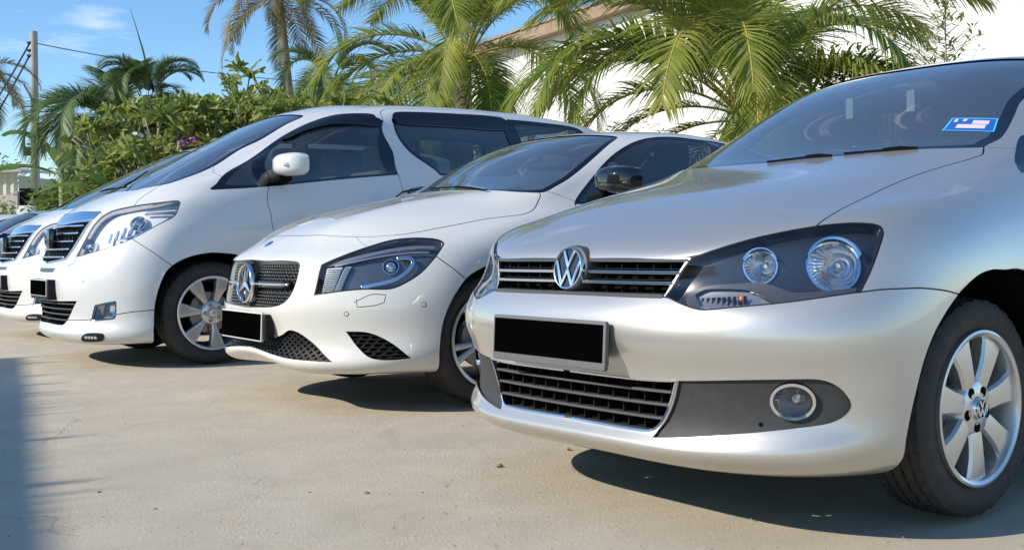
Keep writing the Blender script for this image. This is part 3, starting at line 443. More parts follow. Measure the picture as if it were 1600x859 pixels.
class MB:
    """collects simple solids into one mesh"""
    def __init__(s): s.v = []; s.f = []
    def add(s, v, f):
        k = len(s.v); s.v += [tuple(map(float, p)) for p in v]; s.f += [[i + k for i in q] for q in f]; return s
    def box(s, c, size, rot=None):
        a, b, d = [x / 2 for x in size]; P = [Vector((x * a, y * b, z * d)) for x in (-1, 1) for y in (-1, 1) for z in (-1, 1)]
        if rot is not None: P = [rot @ p for p in P]
        return s.add([p + Vector(c) for p in P], [(0, 1, 3, 2), (4, 6, 7, 5), (0, 4, 5, 1), (2, 3, 7, 6), (0, 2, 6, 4), (1, 5, 7, 3)])
    def lathe(s, prof, c, axis, seg=32, a0=0.0, a1=2 * math.pi, close=True):
        """prof: list of (radius, distance along the axis)"""
        w = Vector(axis).normalized(); u = w.orthogonal().normalized() if abs(w.z) > .9 else Vector((0, 0, 1)).cross(w).normalized(); t = w.cross(u); c = Vector(c)
        n = seg if close else seg + 1; v = []
        for r, h in prof:
            for i in range(n):
                a = a0 + (a1 - a0) * i / seg; v.append(c + w * h + (u * math.cos(a) + t * math.sin(a)) * r)
        f = []
        for k in range(len(prof) - 1):
            for i in range(seg):
                j = (i + 1) % n; f.append((k * n + i, k * n + j, (k + 1) * n + j, (k + 1) * n + i))
        return s.add(v, f)
    def tube(s, pts, r, seg=8, cap=True):
        P = [Vector(p) for p in pts]; rs = r if isinstance(r, (list, tuple)) else [r] * len(P); v = []; up = None
        for i, p in enumerate(P):
            d = (P[min(i + 1, len(P) - 1)] - P[max(i - 1, 0)]).normalized()
            if up is None: up = d.orthogonal().normalized()
            up = (up - d * up.dot(d)).normalized(); w = d.cross(up)
            for k in range(seg):
                a = 2 * math.pi * k / seg; v.append(p + (up * math.cos(a) + w * math.sin(a)) * rs[i])
        f = [(i * seg + k, i * seg + (k + 1) % seg, (i + 1) * seg + (k + 1) % seg, (i + 1) * seg + k) for i in range(len(P) - 1) for k in range(seg)]
        if cap: f += [tuple(range(seg))[::-1], tuple((len(P) - 1) * seg + k for k in range(seg))]
        return s.add(v, f)
    def bar(s, pts, ups, w, h):
        """rectangular bar along pts; ups: up vector per point (height direction)"""
        P = [Vector(p) for p in pts]; v = []
        for i, p in enumerate(P):
            d = (P[min(i + 1, len(P) - 1)] - P[max(i - 1, 0)]).normalized(); u = Vector(ups[i]).normalized(); u = (u - d * u.dot(d)).normalized(); t = d.cross(u)
            for a, b in ((-1, -1), (1, -1), (1, 1), (-1, 1)): v.append(p + t * a * w / 2 + u * b * h / 2)
        f = [(i * 4 + k, i * 4 + (k + 1) % 4, (i + 1) * 4 + (k + 1) % 4, (i + 1) * 4 + k) for i in range(len(P) - 1) for k in range(4)]
        f += [(3, 2, 1, 0), tuple((len(P) - 1) * 4 + k for k in range(4))]
        return s.add(v, f)
    def prism(s, poly, d):
        """poly: 3-D outline, d: extrusion vector"""
        n = len(poly); a = [Vector(p) for p in poly]; d = Vector(d)
        return s.add(a + [p + d for p in a], [tuple(range(n))[::-1], tuple(range(n, 2 * n))] + [(i, (i + 1) % n, n + (i + 1) % n, n + i) for i in range(n)])
    def ball(s, c, r, seg=12, rings=8, sc=(1, 1, 1)):
        c = Vector(c); v = []; f = []
        for i in range(rings + 1):
            t = math.pi * i / rings
            for k in range(seg):
                a = 2 * math.pi * k / seg; v.append((c.x + r * sc[0] * math.sin(t) * math.cos(a), c.y + r * sc[1] * math.sin(t) * math.sin(a), c.z + r * sc[2] * math.cos(t)))
        for i in range(rings):
            for k in range(seg): f.append((i * seg + k, i * seg + (k + 1) % seg, (i + 1) * seg + (k + 1) % seg, (i + 1) * seg + k))
        return s.add(v, f)
    def obj(s, name, m, parent=None, smooth=False, angle=None, flip=True, recalc=True):
        return mesh_obj(name, s.v, s.f, m, parent, smooth=smooth, angle=angle, flip=flip, recalc=recalc)
def catmull(P, closed, corner, step, metric=None):
    """resample a polyline through its points; straight-edged at corners"""
    P = np.array(P, float); n = len(P); out = []
    segs = n if closed else n - 1
    for i in range(segs):
        p1, p2 = P[i], P[(i + 1) % n]
        if corner[i] or (not closed and i == 0): m1 = p2 - p1
        else: m1 = (p2 - P[i - 1]) / 2
        if corner[(i + 1) % n] or (not closed and i + 1 == n - 1): m2 = p2 - p1
        else: m2 = (P[(i + 2) % n] - p1) / 2
        d = np.linalg.norm(p2 - p1)
        # keep tangents in proportion to this span, so uneven spacing does not loop
        for m_ in (m1, m2):
            l = np.linalg.norm(m_)
            if l > 1e-9: m_ *= min(1.0, d / l)
        k = max(1, int(math.ceil(d / step)))
        for j in range(k):
            t = j / k; a = 2 * t**3 - 3 * t**2 + 1; b = t**3 - 2 * t**2 + t; c = -2 * t**3 + 3 * t**2; e = t**3 - t**2
            out.append(a * p1 + b * m1 + c * p2 + e * m2)
    if not closed: out.append(P[-1])
    return np.array(out)
def inpoly(pts, poly):
    x, y = pts[:, 0], pts[:, 1]; px, py = poly[:, 0], poly[:, 1]; c = np.zeros(len(pts), bool); n = len(poly)
    for i in range(n):
        j = i - 1
        m = ((py[i] > y) != (py[j] > y))
        if m.any():
            xx = (px[j] - px[i]) * (y - py[i]) / ((py[j] - py[i]) if py[j] != py[i] else 1e-12) + px[i]
            c ^= m & (x < xx)
    return c
class Body(Surf):
    """a car's skin: a smooth surface over (u, v), cut into panels along outlines"""
    def __init__(s, net, root, lu=6e-5, lv=1.2e-5):
        super().__init__(net, lu, lv); s.root = root; s.holes = []; s.seams = []
    def NO(s, uv): return -s.normal(uv)
    def uv(s, pts, closed=True, step=0.014):
        P = [p[:3] for p in pts]; fl = [p[3] if len(p) > 3 else '' for p in pts]
        UV = s.closest(P)
        for i, f in enumerate(fl):
            if 'e' in f: UV[i, 0] = 0.0 if UV[i, 0] < s.U / 2 else s.U
        # corner flags; the centre line ends are corners as well
        cor = [('c' in f) or ('e' in f) for f in fl]
        ends = [i for i, f in enumerate(fl) if 'e' in f]
        r = catmull(UV, closed, cor, step)
        r[:, 0] = np.clip(r[:, 0], 0, s.U); r[:, 1] = np.clip(r[:, 1], 0, s.V)
        return r
    def shift(s, uv, d, closed=True):
        """move an outline sideways by d metres over the surface (positive = to the left of travel in uv)"""
        P = s.ev(uv)
        if closed: T = np.roll(P, -1, 0) - np.roll(P, 1, 0)
        else: T = np.gradient(P, axis=0)
        n = s.normal(uv); T /= np.maximum(np.linalg.norm(T, axis=1, keepdims=True), 1e-9)
        side = np.cross(n, T); D = side * (d if np.isscalar(d) else np.array(d)[:, None])
        a, b = s.jac(uv); out = uv.copy()
        for i in range(len(uv)):
            J = np.stack([a[i], b[i]], 1); out[i] += np.clip(np.linalg.lstsq(J, D[i], rcond=1e-6)[0], -.08, .08)
        return out
    def inset(s, uv, d):
        area = 0.5 * np.sum(uv[:, 0] * np.roll(uv[:, 1], -1) - np.roll(uv[:, 0], -1) * uv[:, 1])
        r = s.shift(uv, d if area > 0 else -d)
        r[uv[:, 0] < 1e-6, 0] = 0; r[uv[:, 0] > s.U - 1e-6, 0] = s.U
        return r
    def hole(s, name, uv): s.holes.append((name, uv)); return uv
    def seam(s, uv, w=0.0045, ext=0.010):
        d0 = uv[0] - uv[1]; d1 = uv[-1] - uv[-2]
        if ext: uv = np.vstack([uv[0] + d0 / np.linalg.norm(d0) * ext, uv, uv[-1] + d1 / np.linalg.norm(d1) * ext]); uv = np.clip(uv, [0, 0], [s.U, s.V])
        a = s.shift(uv, w / 2, False); b = s.shift(uv, -w / 2, False)
        p = np.vstack([a, b[::-1]]); p = np.clip(p, [0, 0], [s.U, s.V]); s.seams.append(p)
    def tri(s, polys, inside=None, fine=0.02, coarse=0.045, ufine=1.9):
        """constrained triangulation of the (u, v) rectangle with all outlines as edges"""
        gu = np.r_[np.arange(0, ufine, fine), np.arange(ufine, s.U, coarse), s.U]; gv = np.r_[np.arange(0, s.V, fine), s.V]
        if inside is not None:
            lo, hi = inside.min(0), inside.max(0)
            gu = np.arange(lo[0] + fine * .5, hi[0], fine); gv = np.arange(lo[1] + fine * .5, hi[1], fine)
        g = np.stack(np.meshgrid(gu, gv), -1).reshape(-1, 2)
        C = np.vstack(polys) if polys else np.zeros((0, 2))
        if inside is not None: g = g[inpoly(g, inside)]
        if len(C):
            keep = np.ones(len(g), bool); cell = {}
            for i, c in enumerate(C): cell.setdefault((int(c[0] / .03), int(c[1] / .03)), []).append(i)
            r = fine * 0.42
            for i, p in enumerate(g):
                a, b = int(p[0] / .03), int(p[1] / .03); near = []
                for da in (-1, 0, 1):
                    for db in (-1, 0, 1): near += cell.get((a + da, b + db), [])
                if near and np.min(((C[near] - p)**2).sum(1)) < r * r: keep[i] = False
            if inside is None:
                bd = (g[:, 0] < 1e-9) | (g[:, 0] > s.U - 1e-9) | (g[:, 1] < 1e-9) | (g[:, 1] > s.V - 1e-9)
                keep |= bd & ((g[:, 0] < 1e-9) & ((g[:, 1] < 1e-9) | (g[:, 1] > s.V - 1e-9)) | (g[:, 0] > s.U - 1e-9) & ((g[:, 1] < 1e-9) | (g[:, 1] > s.V - 1e-9)))
            g = g[keep]
        vs = [Vector(p) for p in g]; es = []
        for p in polys:
            k = len(vs); n = len(p); vs += [Vector(q) for q in p]; es += [(k + i, k + (i + 1) % n) for i in range(n)]
        vo, eo, fo, *_ = geometry.delaunay_2d_cdt(vs, es, [], 0, 1e-6)
        UV = np.array([tuple(v) for v in vo]); F = np.array([f for f in fo if len(f) == 3], int)
        a = UV[F[:, 1]] - UV[F[:, 0]]; b = UV[F[:, 2]] - UV[F[:, 0]]; ar = a[:, 0] * b[:, 1] - a[:, 1] * b[:, 0]
        F[ar < 0] = F[ar < 0][:, ::-1]; F = F[np.abs(ar) > 1e-10]
        return UV, F
    def panel(s, name, UV, F, m, parent=None, off=0.0, rim=0.011, mirror=None, join=False, rimmat=None, bulge=0.0):
        """one panel from triangles; rim = depth of its turned-in edge; mirror False/True builds that side, join both halves in one"""
        used = np.unique(F); mp = -np.ones(len(UV), int); mp[used] = np.arange(len(used)); F = mp[F]; uv = UV[used]
        n = s.NO(uv); P = s.ev(uv) + n * off
        e = {}
        for t in F:
            for i in range(3):
                a, b = t[i], t[(i + 1) % 3]; e[(min(a, b), max(a, b))] = (a, b) if (min(a, b), max(a, b)) not in e else None
        be = [x for x in e.values() if x is not None]
        def border(a, b):
            for k, lim in ((0, 0), (0, s.U), (1, 0), (1, s.V)):
                if abs(uv[a, k] - lim) < 1e-6 and abs(uv[b, k] - lim) < 1e-6: return True
            return False
        be = [x for x in be if not border(*x)]
        V = list(P); FF = [tuple(t) for t in F]; NN = [n[t] for t in F]
        if rim and be:
            bv = sorted({i for x in be for i in x}); q = {i: len(V) + k for k, i in enumerate(bv)}
            V += [P[i] - n[i] * rim for i in bv]
            for a, b in be:
                FF.append((b, a, q[a], q[b])); d = P[b] - P[a]; fn = np.cross(n[a], d); l = np.linalg.norm(fn)
                fn = -fn / l if l > 1e-9 else n[a]
                g = fn * .8 + n[a] * .6; g /= np.linalg.norm(g)
                NN.append(np.array([g, g, fn, fn]))
        V = np.array(V)
        def make(nm, sides, par):
            vv, ff, nn = [], [], []
            for sd_ in sides:
                k = sum(len(x) for x in vv); sg = np.array([1, sd_, 1.])
                vv.append(V * sg)
                for f, no in zip(FF, NN):
                    if sd_ > 0: ff.append([i + k for i in f]); nn += list(no * [1, -1, 1])
                    else: ff.append([i + k for i in f][::-1]); nn += list((no * [1, 1, 1])[::-1])
            return mesh_obj(nm, np.vstack(vv), ff, m, par, normals=nn, smooth=True)
        if join: return make(name, (1, -1), parent or s.root)
        if mirror is None: return make(name, (1,), parent or s.root)
        return [make(name, (1,), parent or s.root), make(name, (-1,), parent or s.root)]
    def skin(s, seeds, m, rim=0.011):
        """cut everything out, split what is left into panels and name them by seed points: {name: [(point, both halves joined)]}"""
        polys = [p for _, p in s.holes] + s.seams
        UV, F = s.tri(polys)
        c = UV[F].mean(1); keep = np.ones(len(F), bool)
        for p in polys: keep &= ~inpoly(c, p)
        F = F[keep]; cc = c[keep]
        # connected components over shared edges
        par = list(range(len(F)))
        def find(x):
            while par[x] != x: par[x] = par[par[x]]; x = par[x]
            return x
        ed = {}
        for i, t in enumerate(F):
            for k in range(3):
                a, b = int(t[k]), int(t[(k + 1) % 3]); q = (min(a, b), max(a, b))
                if q in ed: par[find(i)] = find(ed[q])
                else: ed[q] = i
        comp = np.array([find(i) for i in range(len(F))]); res = {}; taken = set()
        for name, pt, join in seeds:
            uv = s.closest([pt])[0]; d = ((cc - uv)**2).sum(1); k = comp[int(d.argmin())]
            if k in taken: print('seed already used', name); continue
            taken.add(k); G = F[comp == k]
            res[name] = s.panel(name, UV, G, m, rim=rim, join=join, mirror=None if join else True)
            print('panel', name, len(G))
        rest = [k for k in np.unique(comp) if k not in taken]
        for k in rest: print('left over', (comp == k).sum(), s.ev(cc[comp == k].mean(0))[0].round(2))
        G = F[np.isin(comp, rest)]
        if len(G): res['body_trim'] = s.panel('body_trim', UV, G, m, rim=rim, join=True)
        return res
    def patch(s, name, outer, m, holes=(), off=0.0, rim=0.004, join=False, both=True, fine=0.02, parent=None, parents=None):
        UV, F = s.tri([outer] + list(holes), inside=outer, fine=fine)
        c = UV[F].mean(1); k = inpoly(c, outer)
        for h in holes: k &= ~inpoly(c, h)
        F = F[k]
        r = s.panel(name, UV, F, m, off=off, rim=rim, join=join, mirror=True if both and not join else None, parent=parent)
        return r
    def circle(s, c, r, n=28, rz=None):
        """outline of a round opening centred on a car-space point"""
        uv = s.closest([c])[0]; no = s.NO(uv)[0]; o = s.ev(uv)[0]
        a = np.cross([0, 0, 1.], no); a /= np.linalg.norm(a); b = np.cross(no, a); rz = rz or r
        return s.closest([o + a * r * math.cos(t) + b * rz * math.sin(t) for t in np.linspace(0, 2 * math.pi, n, endpoint=False)])
    def yzs(s, YZ, xmax=0.8):
        """surface points of the nose at many (y, z)"""
        YZ = np.atleast_2d(np.array(YZ, float)); G = s.G[::2, ::2].reshape(-1, 3); W = len(s.gu[::2]); pen = np.where(G[:, 0] > xmax, 9, 0); uv = []
        for y, z in YZ:
            i, j = divmod(int(((G[:, 1] - y)**2 + (G[:, 2] - z)**2 + pen).argmin()), W); uv.append((s.gu[::2][j], s.gv[::2][i]))
        return s.newton(np.array(uv), YZ, (1, 2))
    def yz(s, y, z, xmax=0.8): return s.yzs([(y, z)], xmax)[0]
    def line(s, pts, off=0.0):
        """3-D points over the nose from (y, z) pairs"""
        uv = np.array([s.yz(abs(a), b) for a, b in pts]); n = s.NO(uv); P = s.ev(uv) + n * off
        sg = np.array([[1, -1 if a < 0 else 1, 1] for a, _ in pts])
        return P * sg, n * sg
    def yzpoly(s, uv):
        P = s.ev(uv); return P[:, 1:3]
    def grid_table(s, y0, y1, z0, z1, ny=26, nz=16):
        """quick look-up of the nose over a (y, z) window: returns f(y,z)->(point, normal)"""
        ys = np.linspace(y0, y1, ny); zs = np.linspace(z0, z1, nz)
        P = np.zeros((ny, nz, 3)); Nn = np.zeros((ny, nz, 3))
        uv = s.yzs([(a, b) for a in ys for b in zs]); P = s.ev(uv).reshape(ny, nz, 3); Nn = s.NO(uv).reshape(ny, nz, 3)
        def f(y, z):
            sg = -1 if y < 0 else 1; a = np.clip((abs(y) - y0) / (y1 - y0) * (ny - 1), 0, ny - 1.001); b = np.clip((z - z0) / (z1 - z0) * (nz - 1), 0, nz - 1.001)
            i, j = int(a), int(b); p, q = a - i, b - j
            w = lambda T: (T[i, j] * (1 - p) * (1 - q) + T[i + 1, j] * p * (1 - q) + T[i, j + 1] * (1 - p) * q + T[i + 1, j + 1] * p * q)
            A, B = w(P), w(Nn); A = A.copy(); B = B / np.linalg.norm(B); return A * [1, sg, 1], B * [1, sg, 1]
        return f
def runs(flags):
    out = []; st = None
    for i, f in enumerate(flags):
        if f and st is None: st = i
        if not f and st is not None:
            if i - st > 1: out.append((st, i))
            st = None
    if st is not None and len(flags) - st > 1: out.append((st, len(flags)))
    return out
def lattice(tab, poly, spacing, ang, w, h, off, mirror=True, step=0.012):
    """bars at an angle across an outline in (y, z), laid over the nose"""
    mb = MB(); P = poly if not mirror else None
    full = poly
    c, sn = math.cos(ang), math.sin(ang); q = full @ np.array([[c], [sn]]); r = full @ np.array([[-sn], [c]])
    t0, t1 = q.min(), q.max(); o0, o1 = r.min(), r.max()
    o = o0 + spacing / 2
    while o < o1:
        ts = np.arange(t0, t1, step); pts = np.stack([ts * c - o * sn, ts * sn + o * c], 1); ins = inpoly(pts, full)
        for a, b in runs(ins):
            L = [tab(*pts[i]) for i in range(a, b)]
            mb.bar([x[0] + x[1] * off for x in L], [x[1] for x in L], w, h)
        o += spacing
    return mb

# ---------------------------------------------------------------- parts shared by the cars
def car_root(name, pose, label, cat='car', group=None):
    X, Y, th = pose; o = empty(name, (X, Y, 0), label, cat, group)
    o.rotation_euler = (0, 0, math.pi / 2 - th)
    return o
def wheel(root, c, R_, rr, width, spokes, side=1, style='polo', nuts=5, seg=140, simple=False):
    """c: centre of the outer rim plane in car coordinates; rr: visible rim radius"""
    ax = Vector((0, side, 0)); c = Vector(c)
    w = bpy.data.objects.new('wheel', None); w.empty_display_size = .1; link(w, root)
    ctr = c - ax * (width * .5)
    hw = width / 2
    # tyre: sidewall, shoulder, ribbed tread; blocks cut across the shoulders
    prof = []
    T = [(-hw * .80, rr + .002), (-hw * .98, rr + (R_ - rr) * .45), (-hw * .96, R_ - .020), (-hw * .86, R_ - .008)]
    grooves = [-.52, -.18, .18, .52]
    for g in grooves:
        T += [(hw * (g - .055), R_ - .001 if abs(g) < .3 else R_ - .003), (hw * (g - .045), R_ - .009), (hw * (g + .045), R_ - .009), (hw * (g + .055), R_ - .001 if abs(g) < .3 else R_ - .003)]
    T += [(hw * .84, R_ - .007), (hw * .93, R_ - .018), (hw * .985, R_ - .034), (hw * 1.0, rr + (R_ - rr) * .52), (hw * .985, rr + (R_ - rr) * .50), (hw * .97, rr + (R_ - rr) * .30), (hw * .93, rr + .012), (hw * .86, rr + .001), (hw * .70, rr - .004)]
    if simple: T = T[::2]
    mb = MB(); n = len(T); v = []
    for i in range(seg):
        for k, (h, r) in enumerate(T):
            t = h / hw; q = i + (1.2 * abs(t) if not simple else 0)
            a = 2 * math.pi * q / seg
            cut = (i % 4 == 0) and abs(t) > .22 and r > R_ - .0305 and r > R_ - .0085 or ((i % 4 == 0) and .6 < abs(t) < .99 and r > R_ - .03)
            rr_ = r - (.005 if cut and not simple else 0)
            v.append((ctr.x + rr_ * math.cos(a), ctr.y + side * h, ctr.z + rr_ * math.sin(a)))
    f = [(i * n + k, i * n + k + 1, ((i + 1) % seg) * n + k + 1, ((i + 1) % seg) * n + k) for i in range(seg) for k in range(n - 1)]
    mesh_obj('tyre', v, f, M_RUBBER, w, angle=28, recalc=True)
    # rim: lip, barrel and spokes
    lip = MB(); o = c
    lip.lathe([(rr + .003, -.012), (rr + .004, .002), (rr - .003, .004), (rr - .012, -.001), (rr - .017, -.014), (rr - .020, -.05), (rr - .035, -.11), (rr - .04, -width * .9), (rr - .005, -width * .95)], o, ax, 72)
    lip.obj('rim', M_RIM, w, angle=35)
    sp = MB(); n_ = spokes
    rb = rr - .010
    for i in range(n_):
        a = 2 * math.pi * (i + .5) / n_ + (math.pi / 2 if style == 'polo' else 1.68 if style == 'blade' else .3)
        e = Vector((math.cos(a), 0, math.sin(a))); t = Vector((-math.sin(a), 0, math.cos(a)))
        if style == 'polo': st = [(.062, .030, -.016), (.085, .0305, -.013), (.11, .032, -.011), (.14, .035, -.010), (.175, .042, -.011), (rb, .051, -.013)]
        elif style == 'blade': st = [(.062, .017, -.030), (.075, .017, -.028), (.11, .021, -.022), (.15, .031, -.016), (.19, .043, -.010), (rb, .050, -.008)]
        else: st = [(.03, .016, -.03), (.08, .013, -.02), (.12, .013, -.014), (.16, .014, -.012), (.20, .016, -.012), (rb, .022, -.012)]
        rings = []; br = .010 if style != 'blade' else .004
        offs = (0,) if style != 'twin' else (-.17, .17)
        for of in offs:
            rings = []
            for (r, hw_, h) in st:
                r = min(r, rb); mid = o + e * r + ax * h + t * (of * (.35 + .65 * r / rb) * r if style == 'twin' else 0)
                ridge = .005 if style == 'blade' else .002
                rings.append([mid - t * hw_ - ax * .040, mid - t * (hw_ + .001) - ax * .008, mid - t * (hw_ - br * .6), mid + ax * ridge, mid + t * (hw_ - br * .6), mid + t * (hw_ + .001) - ax * .008, mid + t * hw_ - ax * .040])
            m_ = len(rings[0]); vv = [p for q in rings for p in q]
            ff = [(j * m_ + k, j * m_ + k + 1, (j + 1) * m_ + k + 1, (j + 1) * m_ + k) for j in range(len(rings) - 1) for k in range(m_ - 1)]
            one = MB(); one.add(vv, ff); one.obj('spoke', M_RIM, w, angle=40)
    hub = MB(); hub.lathe([(.0, -.008), (.030, -.008), (.033, -.012), (.070, -.0145), (.078, -.020), (.084, -.034), (.086, -.06)], o, ax, 40); hub.obj('hub', M_RIM, w, angle=35)
    cap = MB(); cap.lathe([(0, -.0035), (.026, -.004), (.028, -.0055), (.029, -.009)], o, ax, 32); cp = cap.obj('hub_cap', M_RIM if style == 'blade' else M_CHROME, w, angle=40)
    for k in range(nuts):
        a = 2 * math.pi * (k + (.5 if style == 'polo' else .25)) / nuts + .3
        q = o + Vector((math.cos(a), 0, math.sin(a))) * .052
        nb = MB(); nb.lathe([(.0125, -.0125), (.0145, -.0122), (.0150, -.0140)], q, ax, 18)
        nb.lathe([(.0125, -.0126), (.0118, -.0128), (.0, -.0129)], q, ax, 18)
        nb.lathe([(0, -.0115), (.0055, -.0115), (.0065, -.0125)], q, ax, 6)
        nb.obj('lug_nut', M_DARK if style == 'polo' else M_STEEL, w, angle=40)
    if style == 'polo': vw_badge('cap_badge', w, c + ax * -.003, ax, .0255)
    d = MB(); d.lathe([(0, -.07), (.07, -.07), (.075, -.085), (.135, -.085), (.14, -.088), (.14, -.108), (.05, -.11)], o, ax, 48); d.obj('brake_disc', M_DISC, w, angle=30)
    cl = MB(); pts = [o + Vector((math.cos(a) * .115, 0, math.sin(a) * .115)) - ax * .078 for a in np.linspace(2.6, 3.7, 8)]
    cl.bar(pts, [ax] * 8, .06, .045); cl.obj('caliper', M_STEEL, w, angle=40)
    return w
def wheel_well(root, cx, cz, r, yout, yin, side=1):
    mb = MB(); seg = 26; ax = Vector((0, side, 0)); v = []
    prof = [(r, yout), (r + .01, (yout + yin) / 2), (r, yin)]
    for rr_, y in prof:
        for i in range(seg + 1):
            a = math.pi * 1.0 * i / seg; v.append((cx + rr_ * math.cos(a), side * y, max(cz + rr_ * math.sin(a), .0)))
    # straight skirts below the axle line
    f = [(k * (seg + 1) + i, k * (seg + 1) + i + 1, (k + 1) * (seg + 1) + i + 1, (k + 1) * (seg + 1) + i) for k in range(2) for i in range(seg)]
    mb.add(v, f)
    b = [(cx + r * math.cos(math.pi * i / seg), side * yin, cz + r * math.sin(math.pi * i / seg)) for i in range(seg + 1)]
    b += [(cx - r, side * yin, .2), (cx + r, side * yin, .2)]
    mb.add(b, [tuple(range(len(b)))])
    return mb.obj('wheel_liner', M_DARK, root, smooth=False)
def under_tray(root, x0, x1, yw, z=.185, y2=None, spans=()):
    mb = MB(); mb.box(((x0 + x1) / 2, 0, z), (x1 - x0, 2 * yw, .02))
    for a, b in spans:
        for sd_ in (-1, 1): mb.box(((a + b) / 2, sd_ * (yw + y2) / 2, z + .005), (b - a, y2 - yw, .02))
    return mb.obj('under_tray', M_DARK, root)
def liner(body, polys, off=-.055, vmax=None, step=(.05, .04), name='inner_structure'):
    """dark structure behind the skin, so openings look into something solid"""
    gu = np.arange(0, body.U + .01, step[0]); gv = np.arange(0.02, vmax or body.V, step[1]); gu = np.clip(gu, 0, body.U)
    g = np.stack(np.meshgrid(gu, gv), -1); n = g.shape; uv = g.reshape(-1, 2); no = body.NO(uv); P = body.ev(uv) + no * off
    P[uv[:, 0] < 1e-6, 1] = 0
    f = []; W = n[1]; cc = []
    for i in range(n[0] - 1):
        for j in range(n[1] - 1): f.append((i * W + j, i * W + j + 1, (i + 1) * W + j + 1, (i + 1) * W + j)); cc.append((uv[i * W + j] + uv[(i + 1) * W + j + 1]) / 2)
    cc = np.array(cc); keep = np.ones(len(f), bool)
    for p in polys: keep &= ~inpoly(cc, p)
    F = [f[i] for i in np.nonzero(keep)[0]]; V = list(P); k = len(V)
    V += list(P * [1, -1, 1]); F += [tuple(i + k for i in q)[::-1] for q in F]
    return mesh_obj(name, V, F, M_DARK, body.root)
def extrude_edge(name, body, uv, h, w, m, closed=True, off=0.0, both=True, parent=None):
    """a trim strip running along an outline on the skin"""
    P = body.ev(uv); n = body.NO(uv); P = P + n * off
    if closed: P = np.vstack([P, P[:1], P[1:2]]); n = np.vstack([n, n[:1], n[1:2]])
    r = []
    for sg in ((1, -1) if both else (1,)):
        mb = MB(); S_ = np.array([1, sg, 1.]); mb.bar(P * S_, n * S_, w, h); r.append(mb.obj(name, m, parent or body.root, angle=50))
    return r
def reflector(root, c, axis, r, depth, name='reflector', ring=True, bulb=True, m=None):
    ax = Vector(axis).normalized(); c = Vector(c); p = []
    for k in range(9):
        t = k / 8; p.append((r * t + .0001, -depth * (1 - t * t)))
    mb = MB(); mb.lathe(p, c, ax, 36); o = mb.obj(name, m or M_REFL, root, angle=60)
    if ring:
        g = MB(); g.lathe([(r, -.004), (r + .004, .003), (r + .008, .0), (r + .008, -.012)], c, ax, 40); g.obj('reflector_ring', M_CHROME, root, angle=60)
    if bulb:
        b = MB(); b.lathe([(0, -depth + .045), (.009, -depth + .043), (.011, -depth + .034), (.011, -depth)], c, ax, 16); b.obj('bulb', M_CHROME_SOFT, root, angle=50)
    return o
def seat(root, x, y, z, m, head=True, w=.50):
    s = bpy.data.objects.new('seat', None); link(s, root)
    mb = MB(); mb.box((x, y, z), (.5, w, .14)); o = mb.obj('cushion', m, s); bev(o, .04)
    mb = MB(); mb.box((x + .33, y, z + .33), (.14, w, .62), Matrix.Rotation(R(14), 3, 'Y')); o = mb.obj('backrest', m, s); bev(o, .05)
    if head:
        mb = MB(); mb.box((x + .43, y, z + .74), (.09, .26, .18)); o = mb.obj('headrest', m, s); bev(o, .04)
    return s
def bev(o, w, seg=3):
    b = o.modifiers.new('round', 'BEVEL'); b.width = w; b.segments = seg; b.limit_method = 'ANGLE'
    o.data.polygons.foreach_set('use_smooth', [True] * len(o.data.polygons)); return o
def steering(root, x, y, z):
    mb = MB(); v = []; ax = Vector((-.85, 0, .5)).normalized(); mb2 = MB()
    u = Vector((0, 1, 0)); t = ax.cross(u); pts = [Vector((x, y, z)) + (u * math.cos(a) + t * math.sin(a)) * .18 for a in np.linspace(0, 2 * math.pi, 33)]
    mb.tube(pts, .014, 8, cap=False); mb.box((x + .02, y, z - .01), (.06, .14, .10)); mb.box((x, y, z), (.02, .34, .03)); return mb.obj('steering_wheel', M_DASH, root, angle=50)
def text_mesh(s, size, depth, font=None):
    c = bpy.data.curves.new('t', 'FONT'); c.body = s; c.size = size; c.extrude = depth; c.align_x = 'CENTER'; c.align_y = 'CENTER'
    o = bpy.data.objects.new('t', c); me = bpy.data.meshes.new_from_object(o); bpy.data.objects.remove(o); return me
def frame_of(n, up=(0, 0, 1)):
    """object axes (stored coordinates) with X to the viewer's right, Y up, Z out along n, all given in car coordinates"""
    z = Vector((n[0], -n[1], n[2])).normalized(); up = Vector(up); x = up.cross(z).normalized(); y = z.cross(x)
    return Matrix((x, y, z)).transposed()
def place(o, p, n):
    M = frame_of(n).to_4x4(); M.translation = Vector((p[0], -p[1], p[2])); o.matrix_local = M; return o
def flat_obj(name, polys, depth, m, parent, p, n, bevel=0.0):
    """flat outlines in the plane facing n at p (x to the viewer's right, y up), thickened outwards"""
    mb = MB()
    for q in polys: mb.prism([(a, b, 0) for a, b in q], (0, 0, depth))
    o = mb.obj(name, m, parent, flip=False); place(o, p, n)
    if bevel: bev(o, bevel, 2)
    return o
def wiper(root, pts, name='wiper'):
    mb = MB(); mb.bar(pts, [(0, 0, 1)] * len(pts), .005, .007); k = pts[len(pts) // 2]; mb.bar([pts[0], ((pts[0][0] + k[0]) / 2, (pts[0][1] + k[1]) / 2, (pts[0][2] + k[2]) / 2 + .006), (k[0], k[1], k[2] + .004)], [(0, 0, 1)] * 3, .007, .006)
    return mb.obj(name, M_DARK, root, angle=50)
def grille_bars(tab, rows, m, w, h, off, name, root, sym=True, n=40):
    for y0, y1, z0, z1 in rows:
        P = [tab(y0 + (y1 - y0) * i / n, z0 + (z1 - z0) * abs(2 * i / n - 1 if sym else i / n)) for i in range(n + 1)]
        mb = MB(); mb.bar([p + q * off for p, q in P], [Vector((0, 0, 1))] * len(P), w, h); mb.obj(name, m, root, angle=50)

